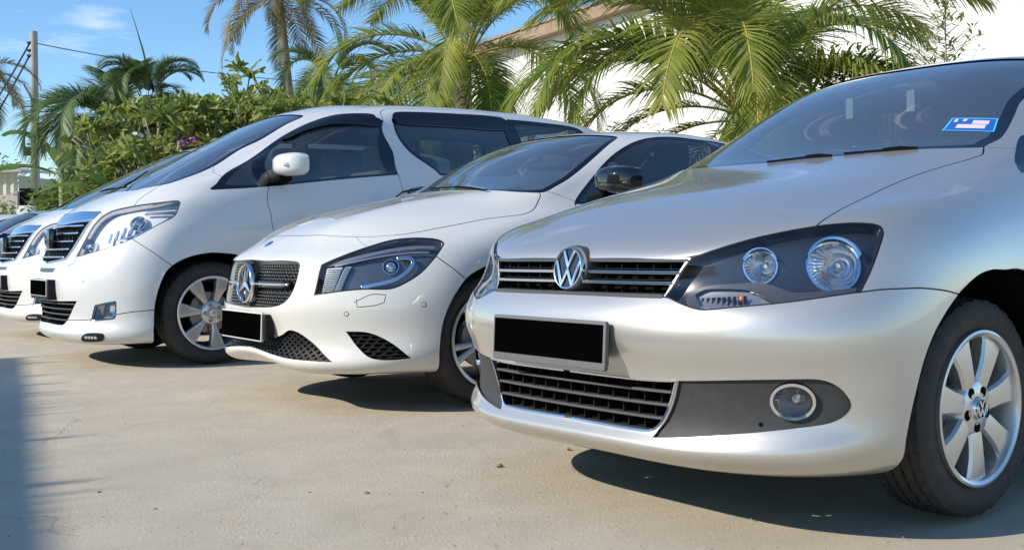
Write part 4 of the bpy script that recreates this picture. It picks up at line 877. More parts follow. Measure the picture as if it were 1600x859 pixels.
# ---------------------------------------------------------------- silver saloon in front
POSE = {'polo': (.127, 3.022, .910), 'cla': (-1.32, 5.28, .955), 'alphard': (-3.223, 7.357, .95)}
def wheel_arch(b, front, cx, zc):
    """arch outline from its traced front half, mirrored about the axle, closed through the sill"""
    F = [p[:3] for p in front]; back = [(2 * cx - x, y, z) for x, y, z in F[::-1] if x < cx - .03]
    P = [(F[0][0] + .01, F[0][1] - .1, .13, 'c')] + [tuple(p) for p in F] + back + [(2 * cx - F[0][0] - .01, F[0][1] - .1, .13, 'c')]
    uv = b.uv(P); lo = uv[:, 1] < .012; uv[lo, 1] = 0.0
    return uv
def circ_arch(b, cx, cz, r, z0=.20):
    P = []; a0 = math.asin((z0 - cz) / r)
    for a in np.linspace(math.pi - a0, a0, 22): P.append((cx + r * math.cos(a), .84, cz + r * math.sin(a)))
    P = [(P[0][0] , .78, .13, 'c')] + P + [(P[-1][0], .78, .13, 'c')]
    uv = b.uv(P); uv[uv[:, 1] < .012, 1] = 0.0
    return uv
def make_polo():
    t = TR['polo']
    root = car_root('silver_saloon', POSE['polo'], 'silver saloon car nearest the camera with blanked plate and two chrome grille strips', 'car', 'cars parked in a row')
    b = Body(POLO, root)
    H = b.hole
    hl = H('hl', b.uv(t['headlight'])); ug = H('ug', b.uv(t['upper_grille'])); lg = H('lg', b.uv(t['lower_grille'])); fp = H('fp', b.uv(t['fog_panel']))
    af = H('af', wheel_arch(b, t['arch'], .845, .3)); ar = H('ar', circ_arch(b, 3.39, .31, .37))
    ws = H('ws', b.uv([(.925, 0, 1.022, 'e')] + t['ws_base'] + t['ws_side'] + [(1.70, .57, 1.30), (1.83, .545, 1.345), (1.84, .49, 1.37), (1.79, .40, 1.39), (1.74, .2, 1.40), (1.715, 0, 1.403, 'e')]))
    dl = H('dl', b.uv([(1.36, .735, 1.005, 'c'), (1.62, .66, 1.165), (1.82, .61, 1.27), (2.05, .59, 1.35), (2.4, .60, 1.375), (2.75, .60, 1.375), (3.0, .59, 1.35), (3.25, .62, 1.22), (3.38, .70, 1.07), (3.33, .75, 1.03, 'c'), (2.6, .77, 1.015), (1.9, .76, 1.01)]))
    rw = H('rw', b.uv([(3.30, 0, 1.365, 'e'), (3.32, .3, 1.355), (3.38, .5, 1.30), (3.60, .52, 1.19), (3.80, .50, 1.10), (3.87, .3, 1.10), (3.88, 0, 1.11, 'e')]))
    ol = lambda k: b.uv(t[k], closed=False)
    b.seam(ol('hood_seam'), ext=.035); b.seam(ol('hood_tip'), .006); b.seam(ol('bumper_seam')); b.seam(ol('grille_bottom_tip'), .005)
    b.seam(b.uv([(1.295, .69, .167), (1.295, .78, .19), (1.295, .84, .5), (1.30, .82, .8), (1.32, .77, .96), (1.37, .73, 1.015)], closed=False))
    b.seam(b.uv([(1.15, .645, 1.045), (1.25, .70, 1.02), (1.37, .73, 1.012)], closed=False), .003)
    b.seam(b.uv([(3.04, .84, .42), (3.10, .84, .6), (3.22, .81, .8), (3.31, .77, 1.0)], closed=False), ext=.05)
    b.seam(b.uv([(2.36, .82, .235), (2.37, .84, .5), (2.38, .81, .8), (2.39, .775, 1.0), (2.39, .68, 1.2), (2.37, .6, 1.37)], closed=False))
    b.seam(b.uv([(1.28, .81, .235), (2.0, .82, .235), (2.9, .82, .235), (3.06, .82, .235)], closed=False))
    # body panels
    b.skin([('bonnet', (.6, .2, .94), True), ('front_bumper', (-.01, .1, .52), True), ('fender', (.95, .82, .80), False), ('front_door', (1.8, .83, .6), False), ('rear_door', (2.7, .83, .6), False), ('roof', (2.3, .3, 1.45), True), ('sill', (2.0, .80, .21), False)], M_SILVER)
    liner(b, [hl, af, ar, ws, dl, rw, fp], vmax=b.V * .60)
    for sd_ in (1, -1):
        wheel_well(root, .845, .33, .375, .80, .50, sd_); wheel_well(root, 3.39, .33, .37, .80, .50, sd_)
    under_tray(root, .3, 4.2, .50, .19, .74, [(1.25, 2.98), (3.8, 4.15)])
    for x in (.845, 3.39):
        for sd_ in (1, -1): wheel(root, (x, sd_ * .782, .303), .303, .210, .185, 7, sd_, 'polo')
    # glass
    wi = b.inset(ws, .035); b.patch('windscreen_border', ws, M_FRIT, [wi], off=-.004, join=True, rim=0)
    b.patch('windscreen', wi, M_WS, off=-.004, join=True, rim=0, fine=.04)
    di = b.inset(dl, .022); b.patch('window_frame', dl, M_BLACKP, [di], off=-.004, rim=0); b.patch('side_window', di, M_SIDEGL, off=-.006, rim=0, fine=.05)
    b.patch('rear_window', rw, M_SIDEGL, off=-.004, join=True, rim=0, fine=.05)
    polo_front(b, root, t, hl, ug, lg, fp)
    # cabin
    mb = MB(); pts = [(1.12, 0, .93), (1.35, 0, .99), (1.60, 0, .97), (1.68, 0, .80)]
    mb.prism([(x, -.66, z) for x, _, z in pts] + [(1.1, -.66, .7)], (0, 1.32, 0)); mb.obj('dashboard', M_DASH, root)
    steering(root, 1.78, -.36, .92)
    for y in (-.36, .36): seat(root, 2.05, y, .55, M_SEAT)
    seat(root, 2.9, 0, .55, M_SEAT, False, 1.2)
    mb = MB(); mb.prism([(1.3, -.7, .3), (3.4, -.7, .3), (3.4, .7, .3), (1.3, .7, .3)], (0, 0, .02)); mb.obj('cabin_floor', M_DARK, root)
    # rear-view mirror behind the glass
    mb = MB(); mb.box((1.52, .04, 1.255), (.03, .27, .070)); bev(mb.obj('inside_mirror', M_BLACKP, root), .012)
    mb = MB(); mb.tube([(1.53, .04, 1.28), (1.60, .04, 1.335)], .010, 8); mb.obj('mirror_stem', M_BLACKP, root)
    for y in (-.085, .165):
        mb = MB(); mb.box((1.503, y, 1.253), (.006, .030, .074)); mb.obj('mirror_edge', mat('pale_mirror_edge', (.75, .82, .80), .2, 0, 1.0), root)
    # road-tax sticker on the glass
    st = b.uv([(1.345, .545, 1.140, 'c'), (1.405, .555, 1.168, 'c'), (1.457, .46, 1.214, 'c'), (1.395, .445, 1.186, 'c')])
    return b, root, ws
def _unused():
    pass

def open_part(uv):
    """the outline without the stretch that runs along the centre line"""
    k = [i for i in range(len(uv)) if uv[i, 0] > 1e-4]
    br = [j for j in range(1, len(k)) if k[j] != k[j - 1] + 1]
    if br: k = k[br[0]:] + k[:br[0]]
    return uv[k]
def wall(name, b, uv, o0, o1, m, closed=True, both=True, shrink=0.0):
    """band joining an outline on the skin to the same outline further in"""
    P = b.ev(uv); n = b.NO(uv); c = P.mean(0); k = len(uv); V = np.vstack([P + n * o0, P + n * o1 + (c - P) * shrink])
    f = [(i, (i + 1) % k, k + (i + 1) % k, k + i) for i in range(k if closed else k - 1)]
    out = []
    for sg in ((1, -1) if both else (1,)): out.append(mesh_obj(name, V * [1, sg, 1], f, m, b.root, angle=40))
    return out
def bowl(name, b, uv, off, axis, depth, m, both=True, rings=5, ring=None, bulb=True):
    """a lamp bowl sunk behind an opening"""
    P = b.ev(uv) + b.NO(uv) * off; c = P.mean(0); ax = np.array(axis, float); ax /= np.linalg.norm(ax); k = len(P)
    for sg in ((1, -1) if both else (1,)):
        S_ = np.array([1, sg, 1.]); V = []
        for r in range(rings + 1):
            t = 1 - r / rings * .97; V.append(c + (P - c) * t - ax * depth * (1 - t * t))
        f = [(r * k + i, r * k + (i + 1) % k, (r + 1) * k + (i + 1) % k, (r + 1) * k + i) for r in range(rings) for i in range(k)] + [tuple(rings * k + i for i in range(k))]
        o = mesh_obj(name, np.vstack(V) * S_, f, m, b.root)
        if ring: 
            mb = MB(); Q = np.vstack([P, P[:2]]) * S_; nn = np.vstack([b.NO(uv)] * 2)[:len(Q)] * S_; mb.bar(Q + nn * .002, nn, ring, .010); mb.obj(name + '_ring', M_CHROME, b.root, angle=60)
        if bulb:
            mb = MB(); cc = (c - ax * depth) * S_; mb.lathe([(0, depth * .62), (.010, depth * .60), (.013, depth * .45), (.013, 0)], cc, ax * S_, 16); mb.obj('bulb', M_CHROME_SOFT, b.root, angle=50)
def stroke(pts, w):
    """flat outline of a polyline of width w with mitred joints"""
    P = [Vector(p) for p in pts]; L = []; Rr = []
    for i, p in enumerate(P):
        a = (p - P[i - 1]).normalized() if i else None; c = (P[i + 1] - p).normalized() if i < len(P) - 1 else None
        if a is None: n = Vector((-c.y, c.x)); k = 1
        elif c is None: n = Vector((-a.y, a.x)); k = 1
        else:
            na = Vector((-a.y, a.x)); nc = Vector((-c.y, c.x)); n = (na + nc).normalized(); k = min(1 / max(n.dot(na), .3), 2.4)
        L.append(p + n * w / 2 * k); Rr.append(p - n * w / 2 * k)
    return [tuple(q) for q in L + Rr[::-1]]
def vw_badge(name, root, p, n, r, back=True):
    g = bpy.data.objects.new(name, None); g.empty_display_size = .05; link(g, root)
    if back:
        mb = MB(); mb.lathe([(0, .0), (r * .97, .0), (r * 1.0, -.004), (r * 1.03, -.02)], p, n, 48); mb.obj('badge_ground', M_GLOSSBLK, g, angle=40)
    mb = MB(); mb.lathe([(r * .90, .001), (r * .91, .0055), (r * .97, .0065), (r * 1.0, .003), (r * 1.015, -.004), (r * 1.015, -.02)], p, n, 56); mb.obj('badge_ring', M_BADGE, g, angle=50)
    w = r * .155; s_ = r
    V = stroke([(-.37 * s_, .83 * s_), (0, .10 * s_), (.37 * s_, .83 * s_)], w)
    W = stroke([(-.83 * s_, .36 * s_), (-.37 * s_, -.78 * s_), (0, -.07 * s_), (.37 * s_, -.78 * s_), (.83 * s_, .36 * s_)], w)
    def cut(q, lim): return q
    for nm, q in (('letter', V), ('letter', W)): flat_obj(nm, [q], .0045, M_BADGE, g, Vector(p) + Vector(n) * .001, n, .0012)
    return g
def number_plate(root, x, y0, y1, z0, z1, frame_m, tilt=0.0, txt=None, border=.008, low=.0):
    g = bpy.data.objects.new('number_plate', None); link(g, root); yc, zc = (y0 + y1) / 2, (z0 + z1) / 2; W, Hh = y1 - y0, z1 - z0
    n = Vector((-math.cos(tilt), 0, math.sin(tilt))).normalized(); p = Vector((x, yc, zc))
    def rr(w, h, r):
        q = []
        for cx, cy, a0 in ((w / 2 - r, h / 2 - r, 0), (-w / 2 + r, h / 2 - r, 90), (-w / 2 + r, -h / 2 + r, 180), (w / 2 - r, -h / 2 + r, 270)):
            q += [(cx + r * math.cos(R(a0 + k * 30)), cy + r * math.sin(R(a0 + k * 30))) for k in range(4)]
        return q
    o = flat_obj('plate_frame', [rr(W, Hh, .008)], .014, frame_m, g, p - n * .012, n, .003)
    a = flat_obj('plate_face', [[(sx * (W / 2 - border), (Hh / 2 - border) if sy > 0 else (-Hh / 2 + border + low)) for sx, sy in ((1, 1), (-1, 1), (-1, -1), (1, -1))]], .002, M_PLATE, g, p + n * .0022, n)
    if txt:
        me = text_mesh(txt, .0125, .0004); me.materials.append(mat('print_silver', (.62, .62, .60), .5)); t = bpy.data.objects.new('lettering', me); link(t, g)
        place(t, Vector((x, yc - .0, zc - Hh / 2 + (border + low) / 2)) + n * .0025, n)
    return g
def polo_front(b, root, t, hl, ug, lg, fp):
    tab = b.grid_table(0, .46, .58, .78, 22, 12); tl = b.grid_table(0, .46, .22, .46, 22, 14)
    # upper grille: two chrome strips, black slats between, short uprights
    def bars(nm, ye, z, m, w, h, off, gap=0.0):
        for sg in (-1, 1):
            P = [tab(sg * (gap + (ye - gap) * i / 18), z - .001 * i / 18) for i in range(19)]
            mb = MB(); mb.bar([p + q * off for p, q in P], [Vector((0, 0, 1))] * 19, w, h); bev(mb.obj(nm, m, root, angle=50), .0015, 2)
    bars('grille_strip', .386, .6905, M_CHROME, .016, .009, -.005, .05); bars('grille_strip', .372, .6635, M_CHROME, .016, .009, -.005, .05)
    for z, ye in ((.7060, .392), (.6775, .38), (.648, .365)): bars('grille_slat', ye, z, M_BLACKP, .03, .003, -.034)
    bars('grille_top_trim', .404, .7235, M_GREYP, .02, .008, -.008); bars('grille_lower_trim', .356, .6335, M_GREYP, .03, .012, -.010)
    mb = MB()
    for y in np.arange(-.35, .36, .0585):
        p, q = tab(y, .678); mb.box(p + q * -.040, (.03, .003, .086))
    mb.obj('grille_upright', M_BLACKP, root)['kind'] = 'stuff'
    extrude_edge('grille_edge', b, b.shift(open_part(ug), .0), .010, .0035, M_CHROME_SOFT, closed=False, off=-.006)
    # badge
    p, q = tab(0, .697); mb = MB(); mb.lathe([(0, .010), (.058, .010), (.065, .006), (.068, -.004), (.068, -.05)], (p[0], 0, .697), (-1, 0, .16), 48); mb.obj('badge_housing', M_GREYP, root, angle=40)
    vw_badge('badge', root, (p[0] - .016, 0, .698), (-1, 0, .16), .060)
    # lower grille: broad slats with staggered fins, chrome frame
    lgp = b.yzpoly(lg); rows = [.4065, .376, .343, .310, .281]
    for k, z in enumerate(rows):
        ye = max([y for y in np.linspace(.2, .44, 60) if inpoly(np.array([[y, z - .004]]), lgp)[0]] or [.3]) - .002
        P = [tl(-ye + 2 * ye * i / 36, z) for i in range(37)]
        mb = MB(); mb.bar([p + q * -.024 for p, q in P], [Vector((.10, 0, 1))] * 37, .046, .0075 if k else .012); bev(mb.obj('grille_slat', M_GREYP, root, angle=50), .002, 2)
    for k in range(4):
        za, zb = rows[k], rows[k + 1]
        for j, y in enumerate(np.arange(-.40 + .022 * (k % 2), .41, .0585)):
            if not inpoly(np.array([[abs(y) + .004, (za + zb) / 2]]), lgp)[0]: continue
            p, q = tl(y, (za + zb) / 2); mb = MB(); mb.box(p + q * -.038, (.022, .004, za - zb)); mb.obj('grille_fin', M_BLACKP, root)
    extrude_edge('chrome_frame', b, open_part(b.inset(lg, .002)), .012, .0045, M_CHROME, closed=False, off=-.003)
    # dark bumper insert and fog lamp
    fo = b.circle(t['pts'][0][:3], .051, 32, .043); fo2 = b.inset(fo, -.005)
    b.patch('bumper_insert', fp, M_FOGP, [fo2], off=-.010, rim=.0)
    wall('insert_edge', b, fo2, -.010, -.032, M_FOGP)
    wall('insert_edge', b, fp, -.004, -.012, M_DARK)
    extrude_edge('fog_lamp_ring', b, fo, .016, .0075, M_CHROME, off=-.006)
    b.patch('fog_lamp_glass', fo, M_LENS, off=-.016, rim=0, fine=.012)
    bowl('fog_reflector', b, fo, -.02, (-1, .35, 0), .055, mat('smoked_reflector', (.36, .37, .39), .08, 1.0))
    h2 = b.circle(np.array(t['pts'][0][:3]) + [-.055, -.058, -.058], .006, 10); b.patch('insert_hole', h2, M_DARK, off=-.009, rim=0, fine=.01)
    # headlights
    c1 = b.circle(t['pts'][1][:3], .066, 36, .064); c2 = b.circle(t['pts'][2][:3], .042, 30, .042)
    bez = mat('lamp_bezel', (.018, .022, .032), .22, 0, .6); ledge_m = mat('lamp_ledge', (.085, .09, .10), .3, .4)
    b.patch('lamp_glass', hl, M_LENS, off=-.001, rim=0, fine=.022)
    inn = b.inset(hl, .004)
    ledge = b.uv(t['ledge']); turn = b.uv(t['turn'])
    b.patch('lamp_bezel', inn, bez, [c1, c2], off=-.034, rim=0, fine=.03)
    wall('lamp_side_wall', b, inn, -.004, -.036, bez)
    extrude_edge('lamp_seal', b, b.inset(hl, .002), .004, .005, M_BLACKP, off=-.003)
    bowl('main_reflector', b, c1, -.034, (-.92, .39, 0), .085, M_REFL, ring=.006); bowl('dip_reflector', b, c2, -.034, (-.92, .39, 0), .06, M_REFL, ring=.004)
    for cc, r, dp in ((t['pts'][1][:3], .067, .03), (t['pts'][2][:3], .0435, .024)):
        u = b.closest([cc])[0]; o = b.ev(u)[0]; no = b.NO(u)[0]
        for sg in (1, -1):
            mb = MB(); S_ = np.array([1, sg, 1.]); mb.lathe([(r, 0), (r + .0015, dp * .6), (r + .001, dp), (r - .001, dp), (r - .002, 0)], (o - no * .036) * S_, no * S_, 40, a0=math.pi * .1, a1=math.pi * .9, close=False); mb.obj('reflector_collar', M_CHROME, root, angle=60)
    b.patch('lamp_ledge', ledge, ledge_m, [turn], off=-.020, rim=.014, fine=.02)
    b.patch('indicator_lens', turn, M_LENS, off=-.017, rim=.01, fine=.02); b.patch('indicator_reflector', turn, mat('lamp_diffuser', (.35, .36, .38), .3, .7), off=-.032, rim=0, fine=.014)
    tu = b.ev(turn).mean(0); nn = b.NO(turn).mean(0)
    for sg in (1, -1):
        S_ = np.array([1, sg, 1.]); mb = MB(); mb.ball((tu - nn * .022 + [.012, .022, .004]) * S_, .0075); mb.obj('indicator_bulb', M_AMBER, root, smooth=True)
        mb = MB()
        for k in range(9):
            q = tu - nn * .026 + np.array([.004, .012, .0008]) * (k - 5.5) * 1.1; mb.box(q * S_, (.012, .002, .022))
        o = mb.obj('indicator_rib', M_GREYP, root); o['kind'] = 'stuff'
    # number plate
    number_plate(root, -.030, -.262, .228, .430, .562, mat('plate_frame_grey', (.14, .14, .145), .45), .06, 'Volkswagen Das Auto', .0095, .013)
    mb = MB(); mb.box((-.012, -.017, .497), (.03, .44, .11)); mb.obj('plate_mount', M_BLACKP, root)
    # wipers
    for k in ('wiper_n', 'wiper_f'):
        q = b.closest([p[:3] for p in t[k]]); P = b.ev(q) + b.NO(q) * .005; wiper(root, [tuple(p) for p in P[::-1]] if k == 'wiper_f' else [tuple(p) for p in P[::-1]])
    # road-tax sticker
    cy = mat('sticker_cyan', (.05, .50, .75), .5); bl = mat('sticker_blue', (.02, .10, .42), .5); wh = mat('sticker_white', (.65, .55, .62), .5)
    st = b.uv(t['sticker']); s1 = b.inset(st, .005)
    g = b.patch('tax_sticker', st, cy, [s1], off=-.0025, rim=0, both=False, fine=.02)
    b.patch('tax_sticker', s1, bl, off=-.0026, rim=0, both=False, fine=.02)
    q = np.array([p[:3] for p in t['sticker']]); f = lambda a, c: tuple((q[0] * (1 - a) + q[1] * a) * (1 - c) + (q[3] * (1 - a) + q[2] * a) * c) + ('c',)
    for a0, a1, c0, c1_, m in ((.22, .80, .52, .82, wh), (.50, .84, .22, .50, wh), (.10, .17, .12, .34, wh), (.28, .36, .12, .30, wh)):
        b.patch('sticker_print', b.uv([f(a0, c0), f(a1, c0), f(a1, c1_), f(a0, c1_)]), m, off=-.002, rim=0, both=False, fine=.02)
    for sg in (1, -1): door_mirror(root, (1.56, .845 * sg, 1.01), sg, M_SILVER, M_BLACKP, .07, .085, .11)
    sp = [p[:3] for p in t['sail']]; b.patch('mirror_sail', b.uv(sp + [(1.36, .735, 1.0), (1.38, .73, 1.06), (1.34, .70, 1.07)]), M_FRIT, off=.001, rim=0)
def door_mirror(root, c, sg, m, m2, w=.12, h=.09, d=.07):
    x, y, z = c; g = bpy.data.objects.new('door_mirror', None); link(g, root)
    mb = MB(); rings = []
    N_ = 24
    for k, (dx, s_) in enumerate(((-d, .35), (-d * .92, .62), (-d * .6, .88), (-d * .1, 1.0), (d * .55, 1.0), (d * .6, .95))):
        for i in range(N_):
            a = 2 * math.pi * i / N_; ca, sa = math.cos(a), math.sin(a); e = .55
            yy = abs(ca)**e * (1 if ca > 0 else -1) * w * s_ * (1.05 if ca * sg > 0 else 1); zz = abs(sa)**e * (1 if sa > 0 else -1) * h * s_
            mb.v.append((x + dx + .03 * abs(yy / w) * (1 if ca * sg > 0 else .2), y + yy, z + zz))
    K = 6
    mb.f = [(k * N_ + i, k * N_ + (i + 1) % N_, (k + 1) * N_ + (i + 1) % N_, (k + 1) * N_ + i) for k in range(K - 1) for i in range(N_)] + [tuple(range(N_)), tuple((K - 1) * N_ + i for i in range(N_))]
    mb.obj('mirror_shell', m, g, angle=60)
    mb = MB(); mb.box((x + d * .62, y, z), (.004, w * 1.7, h * 1.6)); mb.obj('mirror_glass', M_CHROME, g)
    mb = MB(); mb.prism([(x - .05, y - sg * w * .3, z - h * .9), (x + .05, y - sg * w * .3, z - h * .9), (x + .06, y - sg * w * 1.25, z - h * 1.15), (x - .06, y - sg * w * 1.25, z - h * 1.15)], (0, 0, -.035)); bev(mb.obj('mirror_arm', M_DARK, g), .01)
    return g

# ---------------------------------------------------------------- white coupe-like saloon in the middle
def pinned_mesh(b, root, tab, poly, m, pins, name, sp=.018, off=-.02, w=.0018, mirror=True, skip=None):
    """crossed bars with small studs at the crossings, clipped to an outline in (y, z); both sides when mirrored"""
    full = np.vstack([poly, poly[::-1] * [-1, 1]]) if mirror else poly
    for ang in (R(32), R(-32)): 
        mb = lattice(tab, full, sp, ang, .010, w, off); o = mb.obj(name, m, root); o['kind'] = 'stuff'
    if pins:
        mb = MB(); lo, hi = full.min(0), full.max(0)
        dz = sp / math.cos(R(32)) / 2; dy = sp / math.sin(R(32)) / 2; i = 0; z = lo[1]
        while z < hi[1]:
            y = lo[0] + (dy / 2 if i % 2 else 0)
            while y < hi[0]:
                if inpoly(np.array([[y, z]]), full)[0] and not (skip and skip(y, z)):
                    p, q = tab(y, z); mb.box(p + q * (off + .010), (.010, .0085, .0048))
                y += dy * 1.0
            z += dz * 1.3; i += 1
        o = mb.obj('grille_stud', pins, root); o['kind'] = 'stuff'
def make_cla():
    t = TR['cla']
    root = car_root('white_coupe_saloon', POSE['cla'], 'low white saloon with a large star in its studded grille and black door mirrors', 'car', 'cars parked in a row')
    b = Body(CLA, root); H = b.hole
    hl = H('hl', b.uv(t['headlight'])); ug = H('ug', b.uv(t['upper_grille'])); lg = H('lg', b.uv(t['lower_grille'])); sv = H('sv', b.uv(t['side_vent']))
    af = H('af', wheel_arch(b, t['arch'], .93, .32)); ar = H('ar', circ_arch(b, 3.62, .33, .39))
    ws = H('ws', b.uv([(1.055, 0, 1.062, 'e'), (1.10, .40, 1.056), (1.16, .55, 1.045), (1.24, .645, 1.032)] + t['ws_side'] + [(1.93, .42, 1.366), (1.86, .25, 1.382), (1.835, 0, 1.388, 'e')]))
    dl = H('dl', b.uv(t['dlo'][:-1] + [(2.75, .565, 1.345), (2.95, .56, 1.31), (3.25, .60, 1.20), (3.42, .66, 1.10, 'c'), (3.3, .74, 1.05), (2.6, .775, 1.01), (2.0, .775, .985)]))
    rw = H('rw', b.uv([(2.95, 0, 1.39, 'e'), (2.98, .3, 1.375), (3.2, .42, 1.32), (3.6, .50, 1.22), (3.95, .52, 1.12), (4.02, .3, 1.13), (4.04, 0, 1.14, 'e')]))
    ol = lambda k: b.uv(t[k], closed=False)
    b.seam(b.uv([(.20, 0, .836, 'e'), (.215, .15, .834)] + t['hood_seam'][1:] + [(1.315, .67, 1.032)], closed=False), .005); b.seam(b.uv([(.362, .628, .768), (.362, .515, .816)], closed=False), .0015); b.seam(ol('bumper_seam'))
    ww = b.uv(t['washer']); b.seam(np.vstack([ww, ww[:1]]), .0035)
    b.seam(b.uv([(1.42, .72, .18), (1.42, .82, .205), (1.42, .885, .5), (1.44, .862, .8), (1.485, .77, .985)], closed=False)); b.seam(b.uv([(1.34, .685, 1.04), (1.42, .72, 1.015), (1.49, .755, .99)], closed=False), .003)
    b.seam(b.uv([(1.41, .86, .25), (2.4, .86, .25), (3.3, .86, .25)], closed=False)); b.seam(b.uv([(3.25, .87, .45), (3.3, .87, .6), (3.4, .84, .85), (3.42, .72, 1.04)], closed=False), ext=.05)
    b.seam(b.uv([(2.5, .86, .25), (2.5, .885, .5), (2.52, .862, .8), (2.53, .79, 1.0)], closed=False))
    b.skin([('bonnet', (.7, .2, .97), True), ('front_bumper', (.03, .1, .44), True), ('fender', (1.1, .87, .75), False), ('washer_cover', (.325, .735, .53), False), ('front_door', (2.0, .88, .6), False), ('rear_door', (2.9, .88, .6), False), ('roof', (2.4, .3, 1.42), True), ('sill', (2.0, .84, .22), False)], M_WHITE)
    liner(b, [hl, af, ar, ws, dl, rw], vmax=b.V * .58, off=-.06)
    for sd_ in (1, -1):
        wheel_well(root, .93, .35, .385, .83, .52, sd_); wheel_well(root, 3.62, .34, .39, .83, .52, sd_)
    under_tray(root, .3, 4.4, .52, .20, .78, [(1.36, 3.2), (4.05, 4.3)])
    for x in (.93, 3.62):
        for sd_ in (1, -1): wheel(root, (x, sd_ * .81, .318), .318, .232, .225, 5, sd_, 'twin')
    wi = b.inset(ws, .03); b.patch('windscreen_border', ws, M_FRIT, [wi], off=-.004, join=True, rim=0); b.patch('windscreen', wi, M_WS, off=-.004, join=True, rim=0, fine=.04)
    di = b.inset(dl, .020); b.patch('window_frame', dl, M_GLOSSBLK, [di], off=-.004, rim=0); b.patch('side_window', di, M_SIDEGL, off=-.006, rim=0, fine=.05)
    pl = b.uv([(2.50, .78, 1.01, 'c'), (2.60, .775, 1.01, 'c'), (2.70, .59, 1.35, 'c'), (2.60, .585, 1.36, 'c')]); b.patch('window_pillar', pl, M_GLOSSBLK, off=-.003, rim=0)
    b.patch('rear_window', rw, M_SIDEGL, off=-.004, join=True, rim=0, fine=.05)
    # grille
    tab = b.grid_table(0, .46, .44, .76, 22, 18); gp = b.yzpoly(ug)
    stud = mat('grille_stud_grey', (.45, .46, .48), .25, .9)
    band = lambda y, z: .575 < z < .625 or abs(y) < .085
    pinned_mesh(b, root, tab, gp, M_BLACKP, stud, 'grille_mesh', .021, -.034, skip=band)
    for sg in (-1, 1):
        P = [tab(sg * (.09 + .290 * i / 18), .600) for i in range(19)]
        mb = MB(); mb.bar([p + q * -.014 for p, q in P], [Vector((0, 0, 1))] * 19, .024, .013); bev(mb.obj('grille_louvre', M_BADGE, root, angle=50), .004, 2)
        mb = MB(); mb.bar([p + q * -.022 for p, q in P], [Vector((0, 0, 1))] * 19, .022, .030); mb.obj('louvre_carrier', M_GLOSSBLK, root, angle=50)
    wall('grille_collar', b, open_part(ug), -.008, -.05, M_WHITE, closed=False)
    # star
    p, q = tab(0, .598); x0 = p[0] - .012; n = Vector((-1, 0, .06)).normalized(); c = Vector((x0, 0, .598)); g = bpy.data.objects.new('star_badge', None); link(g, root)
    mb = MB(); mb.lathe([(0, -.010), (.085, -.010), (.098, -.014), (.10, -.05)], c, n, 48); mb.obj('badge_ground', M_GLOSSBLK, g, angle=40)
    mb = MB(); mb.lathe([(.0855, -.004), (.086, .004), (.090, .0075), (.0945, .004), (.096, -.004), (.096, -.012)], c, n, 64); mb.obj('badge_ring', M_BADGE, g, angle=60)
    v = [(0, 0, .012)]; 
    for k in range(6):
        a = math.pi / 2 + k * math.pi / 3; r = .088 if k % 2 == 0 else .0155; v.append((r * math.cos(a), r * math.sin(a), .001 if k % 2 == 0 else .0015))
    v += [(x, y, -.004) for x, y, _ in v[1:]]
    f = [(0, i, i % 6 + 1) for i in range(1, 7)] + [(i, i + 6, i % 6 + 7, i % 6 + 1) for i in range(1, 7)]
    o = mesh_obj('star', v, f, M_BADGE, g, flip=False); place(o, c, n)
    # lower mesh and side vents
    tl = b.grid_table(0, .65, .22, .42, 30, 12); lp = b.yzpoly(lg); pinned_mesh(b, root, tl, lp, M_BLACKP, None, 'lower_mesh', .021, -.020, .0035)
    ts = b.grid_table(.60, .86, .24, .42, 20, 14); vp = b.yzpoly(sv)
    for sg in (1, -1):
        for k, z in enumerate(np.arange(.268, .385, .0165)):
            for y0, y1 in [(a, b_) for a, b_ in [runs_y(vp, z)] if b_ > a]:
                P = [ts(y0 + (y1 - y0) * i / 14, z) for i in range(15)]; S_ = np.array([1, sg, 1.])
                mb = MB(); mb.bar([(p - q * .018) * S_ for p, q in P], [Vector((0, 0, 1))] * 15, .022, .0045); mb.obj('vent_slat', M_BLACKP, root)
        for a, d_ in ((R(62), .026),):
            mb = lattice(ts, vp, d_, a, .012, .0032, -.014); S_ = np.array([1, sg, 1.]); mb.v = [(x, y * sg, z) for x, y, z in mb.v]; o = mb.obj('vent_mesh', M_BLACKP, root); o['kind'] = 'stuff'
    # headlights
    b.patch('lamp_glass', hl, M_LENS, off=-.001, rim=0, fine=.022); inn = b.inset(hl, .005)
    bez = mat('lamp_bezel_grey', (.10, .11, .13), .2, .4, .6); pc = b.circle(t['pts'][2][:3], .037, 30, .037)
    b.patch('lamp_bezel', inn, bez, [pc], off=-.040, rim=0, fine=.03); wall('lamp_side_wall', b, inn, -.004, -.042, bez)
    extrude_edge('lamp_seal', b, b.inset(hl, .003), .005, .007, M_BLACKP, off=-.003)
    rb = mat('lamp_diffuser', (.35, .36, .38), .3, .7)
    for k in ('ribs', 'ribs2'):
        r_ = b.uv(t[k]); b.patch('light_block', r_, rb, off=-.022, rim=.02, fine=.02)
        P = b.yzpoly(r_); z = P[:, 1].min() + .006
        for sg in (1, -1):
            mb = MB()
            for z in np.arange(P[:, 1].min() + .006, P[:, 1].max() - .004, .0085):
                y0, y1 = runs_y(P, z)
                if y1 > y0 + .004:
                    A = [b.yz(y, z) for y in np.linspace(y0 + .002, y1 - .002, 4)]; Q = b.ev(A) + b.NO(A) * -.020; S_ = np.array([1, sg, 1.]); mb.bar(Q * S_, [Vector((0, 0, 1))] * 4, .004, .0035)
            mb.obj('diffuser_rib', M_REFL, root)['kind'] = 'stuff'
    bowl('projector_bowl', b, pc, -.036, (-.9, .42, 0), .03, M_GLOSSBLK, ring=.004, bulb=False)
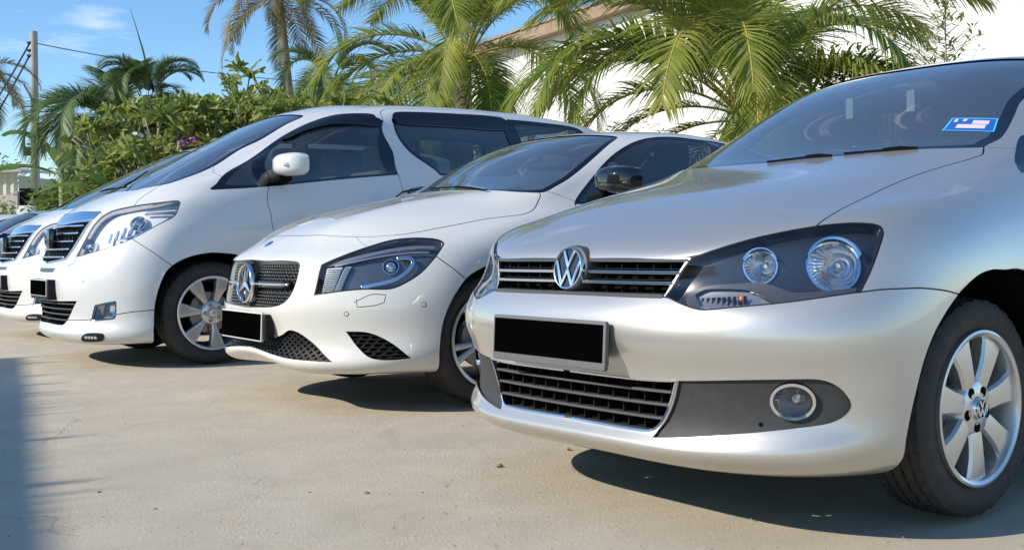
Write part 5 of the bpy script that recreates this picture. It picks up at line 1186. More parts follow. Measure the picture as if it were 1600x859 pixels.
    u = b.closest([t['pts'][2][:3]])[0]; o_ = b.ev(u)[0]; no = b.NO(u)[0]
    for sg in (1, -1):
        S_ = np.array([1, sg, 1.]); mb = MB(); mb.ball((o_ - no * .055) * S_, .031, 24, 16); mb.obj('projector_lens', mat('projector_glass', (.5, .55, .6), .02, .9, 1.0), root, smooth=True)
        for k, wd_, m in (('brow', .019, M_CHROME_SOFT), ('guide', .020, rb), ('guide2', .010, M_CHROME_SOFT)):
            q = b.uv(t[k], closed=False); P = (b.ev(q) - b.NO(q) * .020) * S_; mb = MB(); mb.bar(P, b.NO(q) * S_, wd_, .008); bev(mb.obj('light_guide', m, root, angle=60), .002, 2)
        for k in (0, 1):
            uu = b.closest([t['pts'][k][:3]])[0]; mb = MB(); mb.lathe([(0, .001), (.0085, .001), (.0095, -.001)], b.ev(uu)[0] * S_, b.NO(uu)[0] * S_, 20); mb.obj('parking_sensor', M_WHITE, root, angle=50)
            mb = MB(); mb.lathe([(.0095, .0006), (.0115, .0006)], b.ev(uu)[0] * S_, b.NO(uu)[0] * S_, 20); mb.obj('sensor_ring', M_DARK, root)
    # bonnet badge, plate, wipers, mirrors, cabin
    uu = b.closest([(.14, 0, .79)])[0]; uu[0] = 0; mb = MB(); mb.lathe([(0, .003), (.024, .002), (.027, -.001)], b.ev(uu)[0] * [1, 0, 1], b.NO(uu)[0] * [1, 0, 1], 24); mb.obj('bonnet_badge', mat('badge_blue', (.04, .12, .4), .25, .3, .8), root, angle=50)
    number_plate(root, -.010, -.268, .252, .328, .466, mat('plate_frame_white', (.6, .6, .6), .4), .05, None, .007, .0)
    mb = MB(); mb.box((.018, .0, .397), (.05, .56, .12)); bev(mb.obj('plate_mount', M_BLACKP, root), .01)
    q = b.closest([(1.10, .52, 1.05), (1.085, .25, 1.058), (1.08, -.0, 1.062)]); P = b.ev(q) + b.NO(q) * .014; wiper(root, [tuple(p) for p in P]); 
    wiper(root, [(1.075, -.10, 1.085), (1.10, -.35, 1.078), (1.17, -.55, 1.062)])
    for sg in (1, -1): door_mirror(root, (1.57, .965 * sg, 1.085), sg, M_GLOSSBLK, M_BLACKP, .125, .068)
    cabin(root, 1.2, 1.02, 1.9, 3.0, .52, .70, M_SEAT, M_DASH, 1.16)
    return b, root
def runs_y(P, z):
    """the span in y that an outline covers at height z"""
    ys = []
    for i in range(len(P)):
        a, c = P[i - 1], P[i]
        if (a[1] > z) != (c[1] > z): ys.append(a[0] + (c[0] - a[0]) * (z - a[1]) / (c[1] - a[1]))
    return (min(ys), max(ys)) if len(ys) >= 2 else (0, -1)
def cabin(root, xd, zd, xs, xr, zs, w, ms, md, zm):
    mb = MB(); mb.prism([(xd, -w, zd - .06), (xd + .22, -w, zd), (xd + .45, -w, zd - .02), (xd + .52, -w, zd - .2), (xd, -w, zd - .3)], (0, 2 * w, 0)); mb.obj('dashboard', md, root)
    steering(root, xd + .62, -.36, zd - .06)
    for y in (-.37, .37): seat(root, xs + .2, y, zs, ms)
    seat(root, xr, 0, zs, ms, False, 1.2)
    mb = MB(); mb.box(((xs + xr) / 2, 0, .32), (xr - xs + 1.4, 1.4, .02)); mb.obj('cabin_floor', M_DARK, root)
    mb = MB(); mb.box((xd + .55, 0, zd + .25), (.03, .24, .06)); bev(mb.obj('inside_mirror', M_BLACKP, root), .01)

# ---------------------------------------------------------------- tall white people carrier
def make_van(t, pose, name, label, detail=True, group='cars parked in a row'):
    root = car_root(name, pose, label, 'van', group)
    b = Body(ALPHARD, root); H = b.hole
    hl = H('hl', b.uv(t['headlight'])); ug = H('ug', b.uv([(.043, 0, .692, 'e')] + [(p[0], p[1], p[2]) + tuple(p[3:]) for p in t['upper_grille'] if p[1] > .2] + [(.150, 0, .957, 'e')]))
    ga = b.uv([(.151, 0, .961, 'e')] + [p for p in t['garnish'] if p[1] > .2] + [(.215, 0, 1.034, 'e')]); H('ga', ga)
    lg = H('lg', b.uv([(.026, 0, .437, 'e')] + [(.038, .173, .438)] + t['lower_grille'][1:4] + [(.032, 0, .288, 'e')])); fg = H('fg', b.uv(t['fog']))
    af = H('af', wheel_arch(b, t['arch'], .90, .345)); ar = H('ar', circ_arch(b, 3.83, .36, .40))
    ws = H('ws', b.uv([(.452, 0, 1.176, 'e'), (.475, .3, 1.176), (.515, .47, 1.178)] + t['ws_side'] + [(1.70, .42, 1.762), (1.67, .2, 1.776), (1.66, 0, 1.779, 'e')]))
    d1 = H('d1', b.uv(t['dlo1']))
    d2 = H('d2', b.uv([p[:3] for p in t['dlo2']] + [(3.40, .80, 1.60), (3.46, .845, 1.42), (3.44, .862, 1.34), (3.2, .868, 1.31)] + [p[:3] for p in t['dlo2b']]))
    d3 = H('d3', b.uv([(3.40, .737, 1.785, 'c'), (3.8, .73, 1.785), (4.10, .715, 1.765), (4.20, .735, 1.71), (4.25, .80, 1.5), (4.22, .84, 1.38, 'c'), (3.52, .855, 1.36, 'c'), (3.46, .80, 1.60)]))
    rw = H('rw', b.uv([(4.46, 0, 1.79, 'e'), (4.42, .5, 1.77), (4.60, .66, 1.55), (4.66, .68, 1.32), (4.74, .3, 1.28), (4.76, 0, 1.28, 'e')]))
    ol = lambda k: b.uv(t[k], closed=False)
    b.seam(ol('hood_seam'), ext=.045); b.seam(b.uv([(.292, .452, 1.025), (.289, .498, .994)], closed=False), .003); b.seam(ol('bumper_seam'), ext=.02); b.seam(ol('ps'), .003, .03); b.seam(ol('door_front'))
    b.seam(b.uv([p[:3] for p in t['door_front'][-1:]] + [(1.33, .91, .6), (1.32, .905, .35), (1.31, .88, .19), (1.31, .79, .162)], closed=False))
    b.seam(b.uv([p[:3] for p in t['door_rear']] + [(2.36, .905, .9), (2.36, .91, .6), (2.36, .905, .35), (2.36, .89, .245)], closed=False))
    b.seam(b.uv([(1.30, .90, .245), (2.4, .90, .245), (3.45, .90, .245)], closed=False))
    b.seam(b.uv([(2.264, .762, 1.70), (2.262, .742, 1.735), (2.275, .70, 1.78), (2.34, .665, 1.805), (2.6, .672, 1.818), (3.1, .675, 1.824), (3.30, .680, 1.82), (3.37, .715, 1.795)], closed=False), .005)
    b.seam(b.uv([(3.50, .857, 1.34), (3.52, .88, 1.1), (3.53, .905, .85), (3.62, .91, .70)], closed=False), ext=.04)
    b.seam(b.uv([(.052, 0, .316, 'e'), (.06, .2, .316)] + t['skirt_seam'][1:] + [(.51, .90, .39)], closed=False), .005, .015)
    b.seam(b.uv([(.085, .463, .745), (.075, .46, .715), (.066, .40, .69)], closed=False), .004)
    b.skin([('bonnet', (.4, .1, 1.14), True), ('front_bumper', (.03, .1, .55), True), ('lower_skirt', (.04, .1, .22), True), ('fender', (.75, .905, .80), False), ('front_door', (1.9, .905, .8), False), ('sliding_door', (2.8, .9, .8), False), ('roof', (2.6, .3, 1.87), True), ('sill', (2.0, .88, .21), False)], M_WHITE2)
    liner(b, [hl, af, ar, ws, d1, d2, d3, rw], vmax=b.V * .56, off=-.06)
    for sd_ in (1, -1):
        wheel_well(root, .90, .37, .42, .86, .54, sd_); wheel_well(root, 3.83, .37, .40, .86, .54, sd_)
    under_tray(root, .25, 4.7, .54, .19, .84, [(1.36, 3.38), (4.28, 4.6)])
    for x in (.90, 3.83):
        for sd_ in (1, -1): wheel(root, (x, sd_ * .855, .346), .346, .243, .225, 7, sd_, 'blade')
    wi = b.inset(ws, .03); b.patch('windscreen_border', ws, M_FRIT, [wi], off=-.004, join=True, rim=0); b.patch('windscreen', wi, M_WS, off=-.004, join=True, rim=0, fine=.04)
    # front side glass: quarter light, black pillar, door window
    ql = b.uv([(1.005, .828, 1.195, 'c'), (1.245, .864, 1.205, 'c'), (1.255, .745, 1.365, 'c'), (1.17, .765, 1.32)])
    dw = b.uv([(1.36, .864, 1.215, 'c'), (2.235, .868, 1.31, 'c'), (2.215, .775, 1.63), (2.19, .733, 1.712, 'c'), (2.06, .70, 1.722), (1.9, .668, 1.70), (1.70, .662, 1.640), (1.50, .69, 1.525), (1.38, .73, 1.455, 'c')])
    b.patch('window_frame', d1, M_FRIT, [ql, dw], off=-.004, rim=0); b.patch('quarter_window', ql, M_SIDEGL, off=-.006, rim=0, fine=.05); b.patch('door_window', dw, M_SIDEGL, off=-.006, rim=0, fine=.05)
    i2 = b.inset(d2, .024); b.patch('window_frame', d2, M_FRIT, [i2], off=-.004, rim=0); b.patch('sliding_window', i2, M_SIDEGL, off=-.006, rim=0, fine=.05)
    i3 = b.inset(d3, .05); b.patch('window_frame', d3, M_FRIT, [i3], off=-.004, rim=0); b.patch('rear_quarter_window', i3, M_SIDEGL, off=-.006, rim=0, fine=.05)
    b.patch('window_pillar', b.uv([(3.33, .745, 1.775, 'c'), (3.42, .745, 1.775, 'c'), (3.50, .81, 1.60), (3.54, .853, 1.38, 'c'), (3.42, .862, 1.36, 'c'), (3.38, .80, 1.60)]), M_FRIT, off=.001, rim=0)
    b.patch('rear_window', rw, M_SIDEGL, off=-.004, join=True, rim=0, fine=.05)
    tab = b.grid_table(0, .50, .64, 1.06, 22, 24); gp = b.yzpoly(ug)
    if detail:
        # wind deflectors over the side windows
        for nm, q in (('window_visor', [(2.36, .735, 1.765), (2.42, .735, 1.785), (2.9, .738, 1.792), (3.34, .742, 1.787), (3.36, .775, 1.69), (2.9, .795, 1.69), (2.45, .785, 1.69), (2.37, .765, 1.70)]),
                      ('window_visor', [(1.50, .676, 1.56), (1.70, .648, 1.655), (1.9, .657, 1.715), (2.1, .70, 1.742), (2.2, .73, 1.735), (2.22, .755, 1.66), (2.05, .74, 1.655), (1.85, .71, 1.635), (1.66, .69, 1.57), (1.52, .70, 1.52)])):
            b.patch(nm, b.uv(q), M_GLOSSBLK, off=.016, rim=.018)
    # lamps
    b.patch('lamp_glass', hl, M_LENS, off=-.001, rim=0, fine=.03); inn = b.inset(hl, .006); chr_ = mat('lamp_silver', (.82, .84, .88), .25, .0, 1.0)
    b.patch('lamp_housing', inn, chr_, off=-.05, rim=0, fine=.03); wall('lamp_side_wall', b, inn, -.002, -.052, M_CHROME_SOFT)
    extrude_edge('lamp_seal', b, b.inset(hl, .003), .006, .009, M_GREYP, off=-.004)
    for sg in (1, -1):
        S_ = np.array([1, sg, 1.])
        for k, (p0, p1, r_) in enumerate((((.20, .50, .80), None, .04), ((.44, .74, .955), None, .048))):
            u = b.closest([p0])[0]; o_ = b.ev(u)[0]; no = b.NO(u)[0]; mb = MB(); mb.lathe([(r_, 0), (r_ + .004, .006), (r_ + .006, -.01), (r_ + .006, -.02)], (o_ - no * .03) * S_, no * S_, 30); mb.obj('lamp_ring', M_CHROME, root, angle=60)
            mb = MB(); mb.ball((o_ - no * .045) * S_, r_ * .85, 20, 12); mb.obj('projector_lens', mat('projector_glass', (.5, .55, .6), .02, .9, 1.0), root, smooth=True)
        for k in range(5):
            a = .22 + k * .13; base = np.array([.225, .58, .775]) * (1 - a) + np.array([.52, .82, .915]) * a
            for q in (1,):
                u0 = b.closest([base + [0, 0, .012]])[0]; u1 = b.closest([base + [.02, -.01, .075]])[0]; L_ = np.linspace(u0, u1, 6); P = (b.ev(L_) - b.NO(L_) * .026) * S_
                mb = MB(); mb.bar(P, b.NO(L_) * S_, .020, .014); bev(mb.obj('lamp_blade', M_REFL, root, angle=60), .004, 2)
        for dz in (0, .03):
            L_ = b.uv([(.50, .73, 1.035 - dz), (.60, .80, 1.045 - dz), (.68, .838, 1.052 - dz)], closed=False); P = (b.ev(L_) - b.NO(L_) * .026) * S_; mb = MB(); mb.bar(P, b.NO(L_) * S_, .010, .012); mb.obj('light_guide', M_CHROME_SOFT, root, angle=60)
        L_ = b.uv([(.33, .70, .835), (.45, .80, .885), (.56, .845, .945), (.66, .86, 1.0)], closed=False); P = (b.ev(L_) - b.NO(L_) * .016) * S_; mb = MB(); mb.bar(P, b.NO(L_) * S_, .012, .012); mb.obj('light_guide', M_CHROME, root, angle=60)
    # chrome garnish, grille bars
    b.patch('bonnet_garnish', ga, M_CHROME, off=.006, rim=.02, join=True)
    for k, z in enumerate((.935, .885, .832, .780, .728)):
        ye = .30 + (z - .69) / .27 * .115; P = [tab(-ye + 2 * ye * i / 30, z) for i in range(31)]
        mb = MB(); mb.bar([p + q * -.004 for p, q in P], [Vector((.35, 0, 1))] * 31, .045, .013); bev(mb.obj('grille_bar', M_CHROME_SOFT if k else M_CHROME, root, angle=50), .004, 2)
        for j in range(11):
            y = -ye + ye * 2 * (j + .5) / 11; p, q = tab(y, z - .027); mb = MB(); mb.box(p - q * .035, (.03, .006, .045)); mb.obj('grille_upright', M_GREYP, root)
    extrude_edge('grille_frame', b, open_part(b.inset(ug, .004)), .03, .010, M_CHROME_SOFT, closed=False, off=-.008)
    mb = MB(); mb.box((.075, 0, .86), (.05, .13, .13)); bev(mb.obj('grille_emblem', M_GLOSSBLK, root), .012)
    mb = MB(); mb.lathe([(.040, 0), (.044, .004), (.048, 0), (.048, -.006)], (.047, 0, .86), (-1, 0, .1), 40); mb.lathe([(.018, 0), (.021, .003), (.024, 0)], (.047, 0, .868), (-1, 0, .1), 30); mb.obj('emblem_ring', M_CHROME, root, angle=50)
    # lower grille, fog lamps, plate
    tl = b.grid_table(0, .56, .24, .48, 20, 12); lp = b.yzpoly(lg)
    for z in (.42, .385, .35, .315):
        y0, y1 = runs_y(lp, z); ye = max(y1 - .004, .3); P = [tl(-ye + 2 * ye * i / 30, z) for i in range(31)]
        mb = MB(); mb.bar([p + q * -.012 for p, q in P], [Vector((.2, 0, 1))] * 31, .03, .009); bev(mb.obj('grille_slat', M_GREYP, root, angle=50), .003, 2)
    fi = b.inset(fg, .012); b.patch('fog_surround', fg, M_CHROME, [fi], off=-.003, rim=.01); wall('fog_recess', b, fi, -.003, -.05, M_CHROME_SOFT); b.patch('fog_back', fi, M_CHROME_SOFT, off=-.05, rim=0)
    fc = b.circle((.268, .775, .388), .040, 24, .040); bowl('fog_reflector', b, fc, -.016, (-1, .3, 0), .03, M_REFL, ring=.006)
    le = b.uv([p[:3] for p in t['led']]); b.patch('led_strip', le, M_BLACKP, off=.003, rim=.008)
    P = b.yzpoly(le)
    for sg in (1, -1):
        for y in (.60, .625, .65, .675):
            u = b.yz(y, .214); mb = MB(); mb.lathe([(0, .001), (.010, .001), (.012, -.002)], (b.ev(u)[0] + b.NO(u)[0] * .004) * [1, sg, 1], b.NO(u)[0] * [1, sg, 1], 14); mb.obj('led', M_REFL, root)
        u = b.closest([t['pts'][0][:3]])[0]; mb = MB(); mb.lathe([(0, .001), (.010, .001), (.012, -.002)], b.ev(u)[0] * [1, sg, 1], b.NO(u)[0] * [1, sg, 1], 16); mb.obj('parking_sensor', M_CHROME_SOFT, root)
    sl = b.uv([(.05, 0, .655, 'e'), (.06, .20, .655, 'c'), (.055, .19, .628, 'c'), (.04, 0, .628, 'e')]); b.patch('bumper_slot', sl, M_GREYP, off=.0015, rim=0, join=True)
    number_plate(root, -.012, -.235, .235, .470, .582, mat('plate_frame_white', (.6, .6, .6), .4), .02, None, .006)
    mb = MB(); mb.box((.02, .0, .515), (.06, .52, .135)); bev(mb.obj('plate_mount', M_BLACKP, root), .01)
    # mirrors, handles, wipers, cabin
    for sg in (1, -1):
        g = door_mirror(root, (1.375, 1.035 * sg, 1.335), sg, M_WHITE2, M_BLACKP, .155, .078, .085)
        mb = MB(); mb.bar([(1.318, (1.06 + k * .022) * sg, 1.325) for k in range(5)], [(0, 0, 1)] * 5, .02, .022); bev(mb.obj('mirror_lamp', M_REFL, g), .004)
        for x in (2.2, 2.56):
            u = b.closest([(x, .9, 1.085)])[0]; o_ = b.ev(u)[0] * [1, sg, 1]; mb = MB(); mb.bar([o_ + [d_, sg * (.035 - 1.4 * d_ * d_), d_ * .02] for d_ in np.linspace(-.11, .11, 9)], [(0, 0, 1)] * 9, .018, .028); bev(mb.obj('door_handle', M_CHROME, root, angle=60), .007, 3)
    wiper(root, [(.50, .25, 1.205), (.60, .10, 1.25), (.75, -.02, 1.34)]); wiper(root, [(.50, -.35, 1.205), (.54, -.1, 1.215), (.55, .15, 1.215)])
    cabin(root, .75, 1.10, 1.75, 3.2, .72, .74, M_SEATB, M_SEATB, 1.5)
    seat(root, 2.75, .4, .72, M_SEATB); seat(root, 2.75, -.4, .72, M_SEATB)
    return b, root

_, POLO_ROOT = make_polo()[:2]
make_cla()
VAN = make_van(TR['alphard'], POSE['alphard'], 'white_people_carrier', 'tall white people carrier with clear headlamps and dark wind deflectors over its side windows')[1]
def copy_tree(o, parent=None, keep=None, swap=None):
    c = o.copy(); COL.objects.link(c); c.parent = parent
    if c.type == 'MESH' and swap:
        for i, sl in enumerate(c.material_slots):
            k_ = sl.material.name if sl.material else ''
            if k_ in swap: sl.link = 'OBJECT'; sl.material = swap[k_]
    for ch in o.children:
        if keep is None or keep(ch): copy_tree(ch, c, None, swap)
    return c
def parked(src, x, y, th, label, swap=None, drop=()):
    c = copy_tree(src, None, lambda q: not any(q.name.startswith(d) for d in drop), swap); c.location = (x, y, 0); c.rotation_euler = (0, 0, math.pi / 2 - th); c['label'] = label; c['group'] = 'cars parked at the far end'
    return c
v2 = copy_tree(VAN); v2.location = (-4.64, 9.70, 0); v2.scale = (1, 1, .975); v2['label'] = 'white van partly hidden behind the tall people carrier, cut by the left edge'
P_BLUE = paintmat('blue_grey_paint', (.38, .45, .53), .4, .4); P_NAVY = paintmat('dark_blue_paint', (.03, .05, .09), .2, .4)
DROP = ('tax_sticker', 'sticker', 'grille_fin', 'badge', 'wiper', 'indicator')
parked(POLO_ROOT, -9.4, 16.7, .95, 'blue-grey saloon seen over the bonnet of the cut-off van', {'silver_paint': P_BLUE}, DROP)
parked(POLO_ROOT, -10.9, 18.3, .95, 'small white saloon between the blue-grey car and the left edge', {'silver_paint': M_WHITE}, DROP)
parked(POLO_ROOT, -12.2, 20.0, .95, 'dark blue saloon whose roof just shows at the left edge', {'silver_paint': P_NAVY}, DROP)

# ---------------------------------------------------------------- the place behind and under the cars
def at(px, py, Y):
    """world point seen at a photograph position, at distance Y"""
    xr = (px - 800) / FPX; zr = -(py - 430) / FPX; cr, sr = math.cos(CAM_ROLL), math.sin(CAM_ROLL); cp, sp = math.cos(CAM_PITCH), math.sin(CAM_PITCH)
    x = cr * xr - sr * zr; z = sr * xr + cr * zr; d = Vector((x, cp + sp * z, -sp + cp * z))
    return Vector((0, 0, CAM_H)) + d * (Y / d.y)
def ground_x(px, Y): return (px - 800) / FPX * Y
# -- ground
def ground_material():
    m = bpy.data.materials.new('worn_concrete'); m.use_nodes = True; n = m.node_tree.nodes; l = m.node_tree.links; b = n['Principled BSDF']
    t = n.new('ShaderNodeTexCoord')
    def noise(scale, detail=8, rough=.6, dist=0.0, sc=(1, 1, 1)):
        mp_ = n.new('ShaderNodeMapping'); mp_.inputs['Scale'].default_value = sc; l.new(t.outputs['Object'], mp_.inputs['Vector'])
        z = n.new('ShaderNodeTexNoise'); z.inputs['Scale'].default_value = scale; z.inputs['Detail'].default_value = detail; z.inputs['Roughness'].default_value = rough; z.inputs['Distortion'].default_value = dist
        l.new(mp_.outputs[0], z.inputs['Vector']); return z.outputs['Fac']
    def ramp(f, p0, p1, c0=(0, 0, 0, 1), c1=(1, 1, 1, 1)):
        r = n.new('ShaderNodeValToRGB'); r.color_ramp.elements[0].position = p0; r.color_ramp.elements[1].position = p1; r.color_ramp.elements[0].color = c0; r.color_ramp.elements[1].color = c1
        l.new(f, r.inputs['Fac']); return r.outputs['Color']
    def mixc(f, a, c, k=None):
        x = n.new('ShaderNodeMix'); x.data_type = 'RGBA'
        if isinstance(f, float): x.inputs['Factor'].default_value = f
        else:
            if k is not None:
                q = n.new('ShaderNodeMath'); q.operation = 'MULTIPLY'; q.inputs[1].default_value = k; l.new(f, q.inputs[0]); f = q.outputs[0]
            l.new(f, x.inputs['Factor'])
        for v, s_ in ((a, 'A'), (c, 'B')):
            if isinstance(v, tuple): x.inputs[s_].default_value = v
            else: l.new(v, x.inputs[s_])
        return x.outputs['Result']
    big = ramp(noise(.55, 6, .6, .6), .36, .66); mid = ramp(noise(3.2, 9, .7, .5), .38, .66); fine = ramp(noise(75, 7, .8), .35, .7); grit = ramp(noise(240, 3, .8), .58, .70)
    c = mixc(big, (.55, .475, .355, 1), (.66, .58, .45, 1)); c = mixc(mid, c, (.45, .39, .29, 1), .65)
    stain = ramp(noise(1.3, 10, .75, 1.2, (1, .55, 1)), .60, .74); c = mixc(stain, c, (.33, .28, .21, 1), .6)
    c = mixc(fine, c, (.66, .58, .45, 1), .45); c = mixc(grit, c, (.17, .15, .12, 1), .6)
    # hairline cracks
    v = n.new('ShaderNodeTexVoronoi'); v.feature = 'DISTANCE_TO_EDGE'; v.inputs['Scale'].default_value = .42
    wob = n.new('ShaderNodeTexNoise'); wob.inputs['Scale'].default_value = 2.2; wob.inputs['Detail'].default_value = 8; l.new(t.outputs['Object'], wob.inputs['Vector'])
    add = n.new('ShaderNodeMix'); add.data_type = 'RGBA'; add.blend_type = 'ADD'; add.inputs['Factor'].default_value = .55; l.new(t.outputs['Object'], add.inputs['A']); l.new(wob.outputs['Color'], add.inputs['B']); l.new(add.outputs['Result'], v.inputs['Vector'])
    ck = ramp(v.outputs['Distance'], .0, .0035, (1, 1, 1, 1), (0, 0, 0, 1)); msk = ramp(noise(.8, 4), .52, .60)
    mm = n.new('ShaderNodeMath'); mm.operation = 'MULTIPLY'; l.new(ck, mm.inputs[0]); l.new(msk, mm.inputs[1]); c = mixc(mm.outputs[0], c, (.22, .18, .135, 1), .4)
    l.new(c, b.inputs['Base Color']); b.inputs['Roughness'].default_value = .88; b.inputs['Specular IOR Level'].default_value = .25
    h = n.new('ShaderNodeMath'); h.operation = 'ADD'; l.new(fine, h.inputs[0]); l.new(noise(420, 3, .8), h.inputs[1])
    h2 = n.new('ShaderNodeMath'); h2.operation = 'MULTIPLY_ADD'; h2.inputs[1].default_value = -.8; l.new(mm.outputs[0], h2.inputs[0]); l.new(h.outputs[0], h2.inputs[2])
    u = n.new('ShaderNodeBump'); u.inputs['Strength'].default_value = .55; u.inputs['Distance'].default_value = .004; l.new(h2.outputs[0], u.inputs['Height']); l.new(u.outputs['Normal'], b.inputs['Normal'])
    return m
def make_ground():
    V = []; F = []; xs = [-400, -60, -20, -8] + list(np.linspace(-7, 7, 71)) + [9, 20, 60, 400]; ys = [-60, -10, -2] + list(np.linspace(-.5, 14, 74)) + [18, 40, 120, 900]
    for y in ys:
        for x in xs:
            near = max(0, 1 - abs(x) / 8) * max(0, 1 - abs(y - 6) / 9); V.append((x, y, near * .006 * (math.sin(x * 1.7 + y * .9) + math.sin(x * .6 - y * 1.3 + 1) - 1)))
    W = len(xs); F = [(j * W + i, j * W + i + 1, (j + 1) * W + i + 1, (j + 1) * W + i) for j in range(len(ys) - 1) for i in range(W - 1)]
    o = mesh_obj('ground', V, F, ground_material(), flip=False, smooth=True); tag(o, kind='structure', label='worn sandy concrete car park under the row of cars')
make_ground()
# -- plants
def leafmat(name, col, col2, trans=.35, rough=.45):
    m = bpy.data.materials.new(name); m.use_nodes = True; n = m.node_tree.nodes; l = m.node_tree.links; b = n['Principled BSDF']
    b.inputs['Roughness'].default_value = rough; b.inputs['Specular IOR Level'].default_value = .4
    oi = n.new('ShaderNodeObjectInfo'); t = n.new('ShaderNodeTexCoord'); z = n.new('ShaderNodeTexNoise'); z.inputs['Scale'].default_value = 2.6; z.inputs['Detail'].default_value = 5; l.new(t.outputs['Object'], z.inputs['Vector'])
    x = n.new('ShaderNodeMix'); x.data_type = 'RGBA'; x.inputs['A'].default_value = (*col, 1); x.inputs['B'].default_value = (*col2, 1)
    r = n.new('ShaderNodeValToRGB'); r.color_ramp.elements[0].position = .36; r.color_ramp.elements[1].position = .66; l.new(z.outputs['Fac'], r.inputs['Fac'])
    a = n.new('ShaderNodeMath'); a.operation = 'MULTIPLY_ADD'; a.inputs[1].default_value = .45; l.new(oi.outputs['Random'], a.inputs[0]); 
    c = n.new('ShaderNodeMath'); c.operation = 'MULTIPLY'; c.inputs[1].default_value = .65; l.new(r.outputs['Color'], c.inputs[0]); l.new(c.outputs[0], a.inputs[2]); a.use_clamp = True
    l.new(a.outputs[0], x.inputs['Factor']); l.new(x.outputs['Result'], b.inputs['Base Color'])
    tr = n.new('ShaderNodeBsdfTranslucent'); mx_ = n.new('ShaderNodeMixShader'); mx_.inputs[0].default_value = trans; l.new(x.outputs['Result'], tr.inputs['Color'])
    o = n['Material Output']; l.new(b.outputs[0], mx_.inputs[1]); l.new(tr.outputs[0], mx_.inputs[2]); l.new(mx_.outputs[0], o.inputs['Surface'])
    return m
L_COCO = leafmat('coconut_leaf', (.13, .215, .04), (.42, .43, .095), .5)
L_COCOFAR = leafmat('far_coconut_leaf', (.075, .085, .025), (.24, .17, .05), .35)
L_ARECA = leafmat('areca_leaf', (.085, .15, .06), (.19, .27, .10), .42)
L_PLUM = leafmat('frangipani_leaf', (.17, .25, .05), (.40, .42, .12), .48)
L_SHRUB = leafmat('shrub_leaf', (.09, .15, .03), (.26, .31, .07), .42)
L_BANANA = leafmat('banana_leaf', (.07, .15, .02), (.16, .27, .04), .45)
L_DRY = leafmat('dry_leaf', (.30, .20, .07), (.45, .32, .12), .3)
M_STALK = mat('yellow_stalk', (.42, .34, .07), .5, noise=(9, .6, (.28, .22, .05)))
M_TRUNK = mat('palm_trunk', (.17, .14, .11), .85, noise=(14, .8, (.10, .08, .06)), bump=(30, .6, .02))
M_BARK = mat('pale_bark', (.30, .27, .22), .8, noise=(12, .7, (.20, .175, .14)), bump=(40, .4, .008))
def frond(L, pitch, n, ll, droop, lw=.03, seed=0, stem=.018, hang=.5, bare=.16, vee=.5, mat_=None, smat=None, fold=0.0, yaw=0.0):
    """two meshes: leaflets and midrib; grows along +X at a start pitch and bends under its weight"""
    r = random.Random(seed); N_ = 26; P = []; T = []; p = Vector((0, 0, 0)); a = pitch; az = 0.0
    for i in range(N_ + 1):
        P.append(p.copy()); d = Vector((math.cos(a) * math.cos(az), math.cos(a) * math.sin(az), math.sin(a))); T.append(d); p = p + d * L / N_
        a -= droop / N_ * (1.0 + .9 * i / N_); a = max(a, -1.5); az += yaw / N_
    V = []; F = []; mr = MB(); mr.tube(P, [stem * (1 - .85 * i / N_) + .002 for i in range(N_ + 1)], 5)
    for s_ in (-1, 1):
        for k in range(n):
            t = bare + (1 - bare) * (k + r.random() * .5) / n; i = min(int(t * N_), N_ - 1); f = t * N_ - i; o = P[i].lerp(P[i + 1], f); d = T[i]; side = Vector((-math.sin(az * t), math.cos(az * t), 0)) * s_; up = d.cross(side) * s_
            if up.z < 0: up = -up
            prof = math.sin(math.pi * min(1, (t - bare) / (1 - bare) * .86 + .12)) ** .6; l_ = ll * prof * r.uniform(.85, 1.1)
            g = (side * (1 - .35 * t) + d * (.35 + .7 * t) + up * (vee * (1 - t) + r.uniform(-.16, .16))).normalized(); w = lw * (.6 + .4 * prof) * r.uniform(.8, 1.15)
            q = o.copy(); base = len(V); M_ = 4; dr = hang * r.uniform(.7, 1.35)
            for j in range(M_ + 1):
                c = g.cross(Vector((0, 0, 1))) if abs(g.z) < .98 else side.cross(g)
                if c.length < 1e-3: c = d
                c = (d - g * d.dot(g)).normalized() if fold < .5 else c.normalized()
                ww = w * (1 - (j / M_) ** 1.6 * .92) * (.55 if j == 0 else 1); V += [q - c * ww / 2, q + c * ww / 2]
                q = q + g * l_ / M_; g = (g + Vector((0, 0, -1)) * dr / M_ * (.6 + j * .35)).normalized()
            F += [(base + 2 * j, base + 2 * j + 1, base + 2 * j + 3, base + 2 * j + 2) for j in range(M_)]
    me = bpy.data.meshes.new('frond'); me.from_pydata([tuple(v) for v in V], [], F); me.materials.append(mat_)
    m2 = bpy.data.meshes.new('midrib'); m2.from_pydata(mr.v, [], mr.f); m2.materials.append(smat or M_STALK); m2.polygons.foreach_set('use_smooth', [True] * len(m2.polygons))
    return me, m2
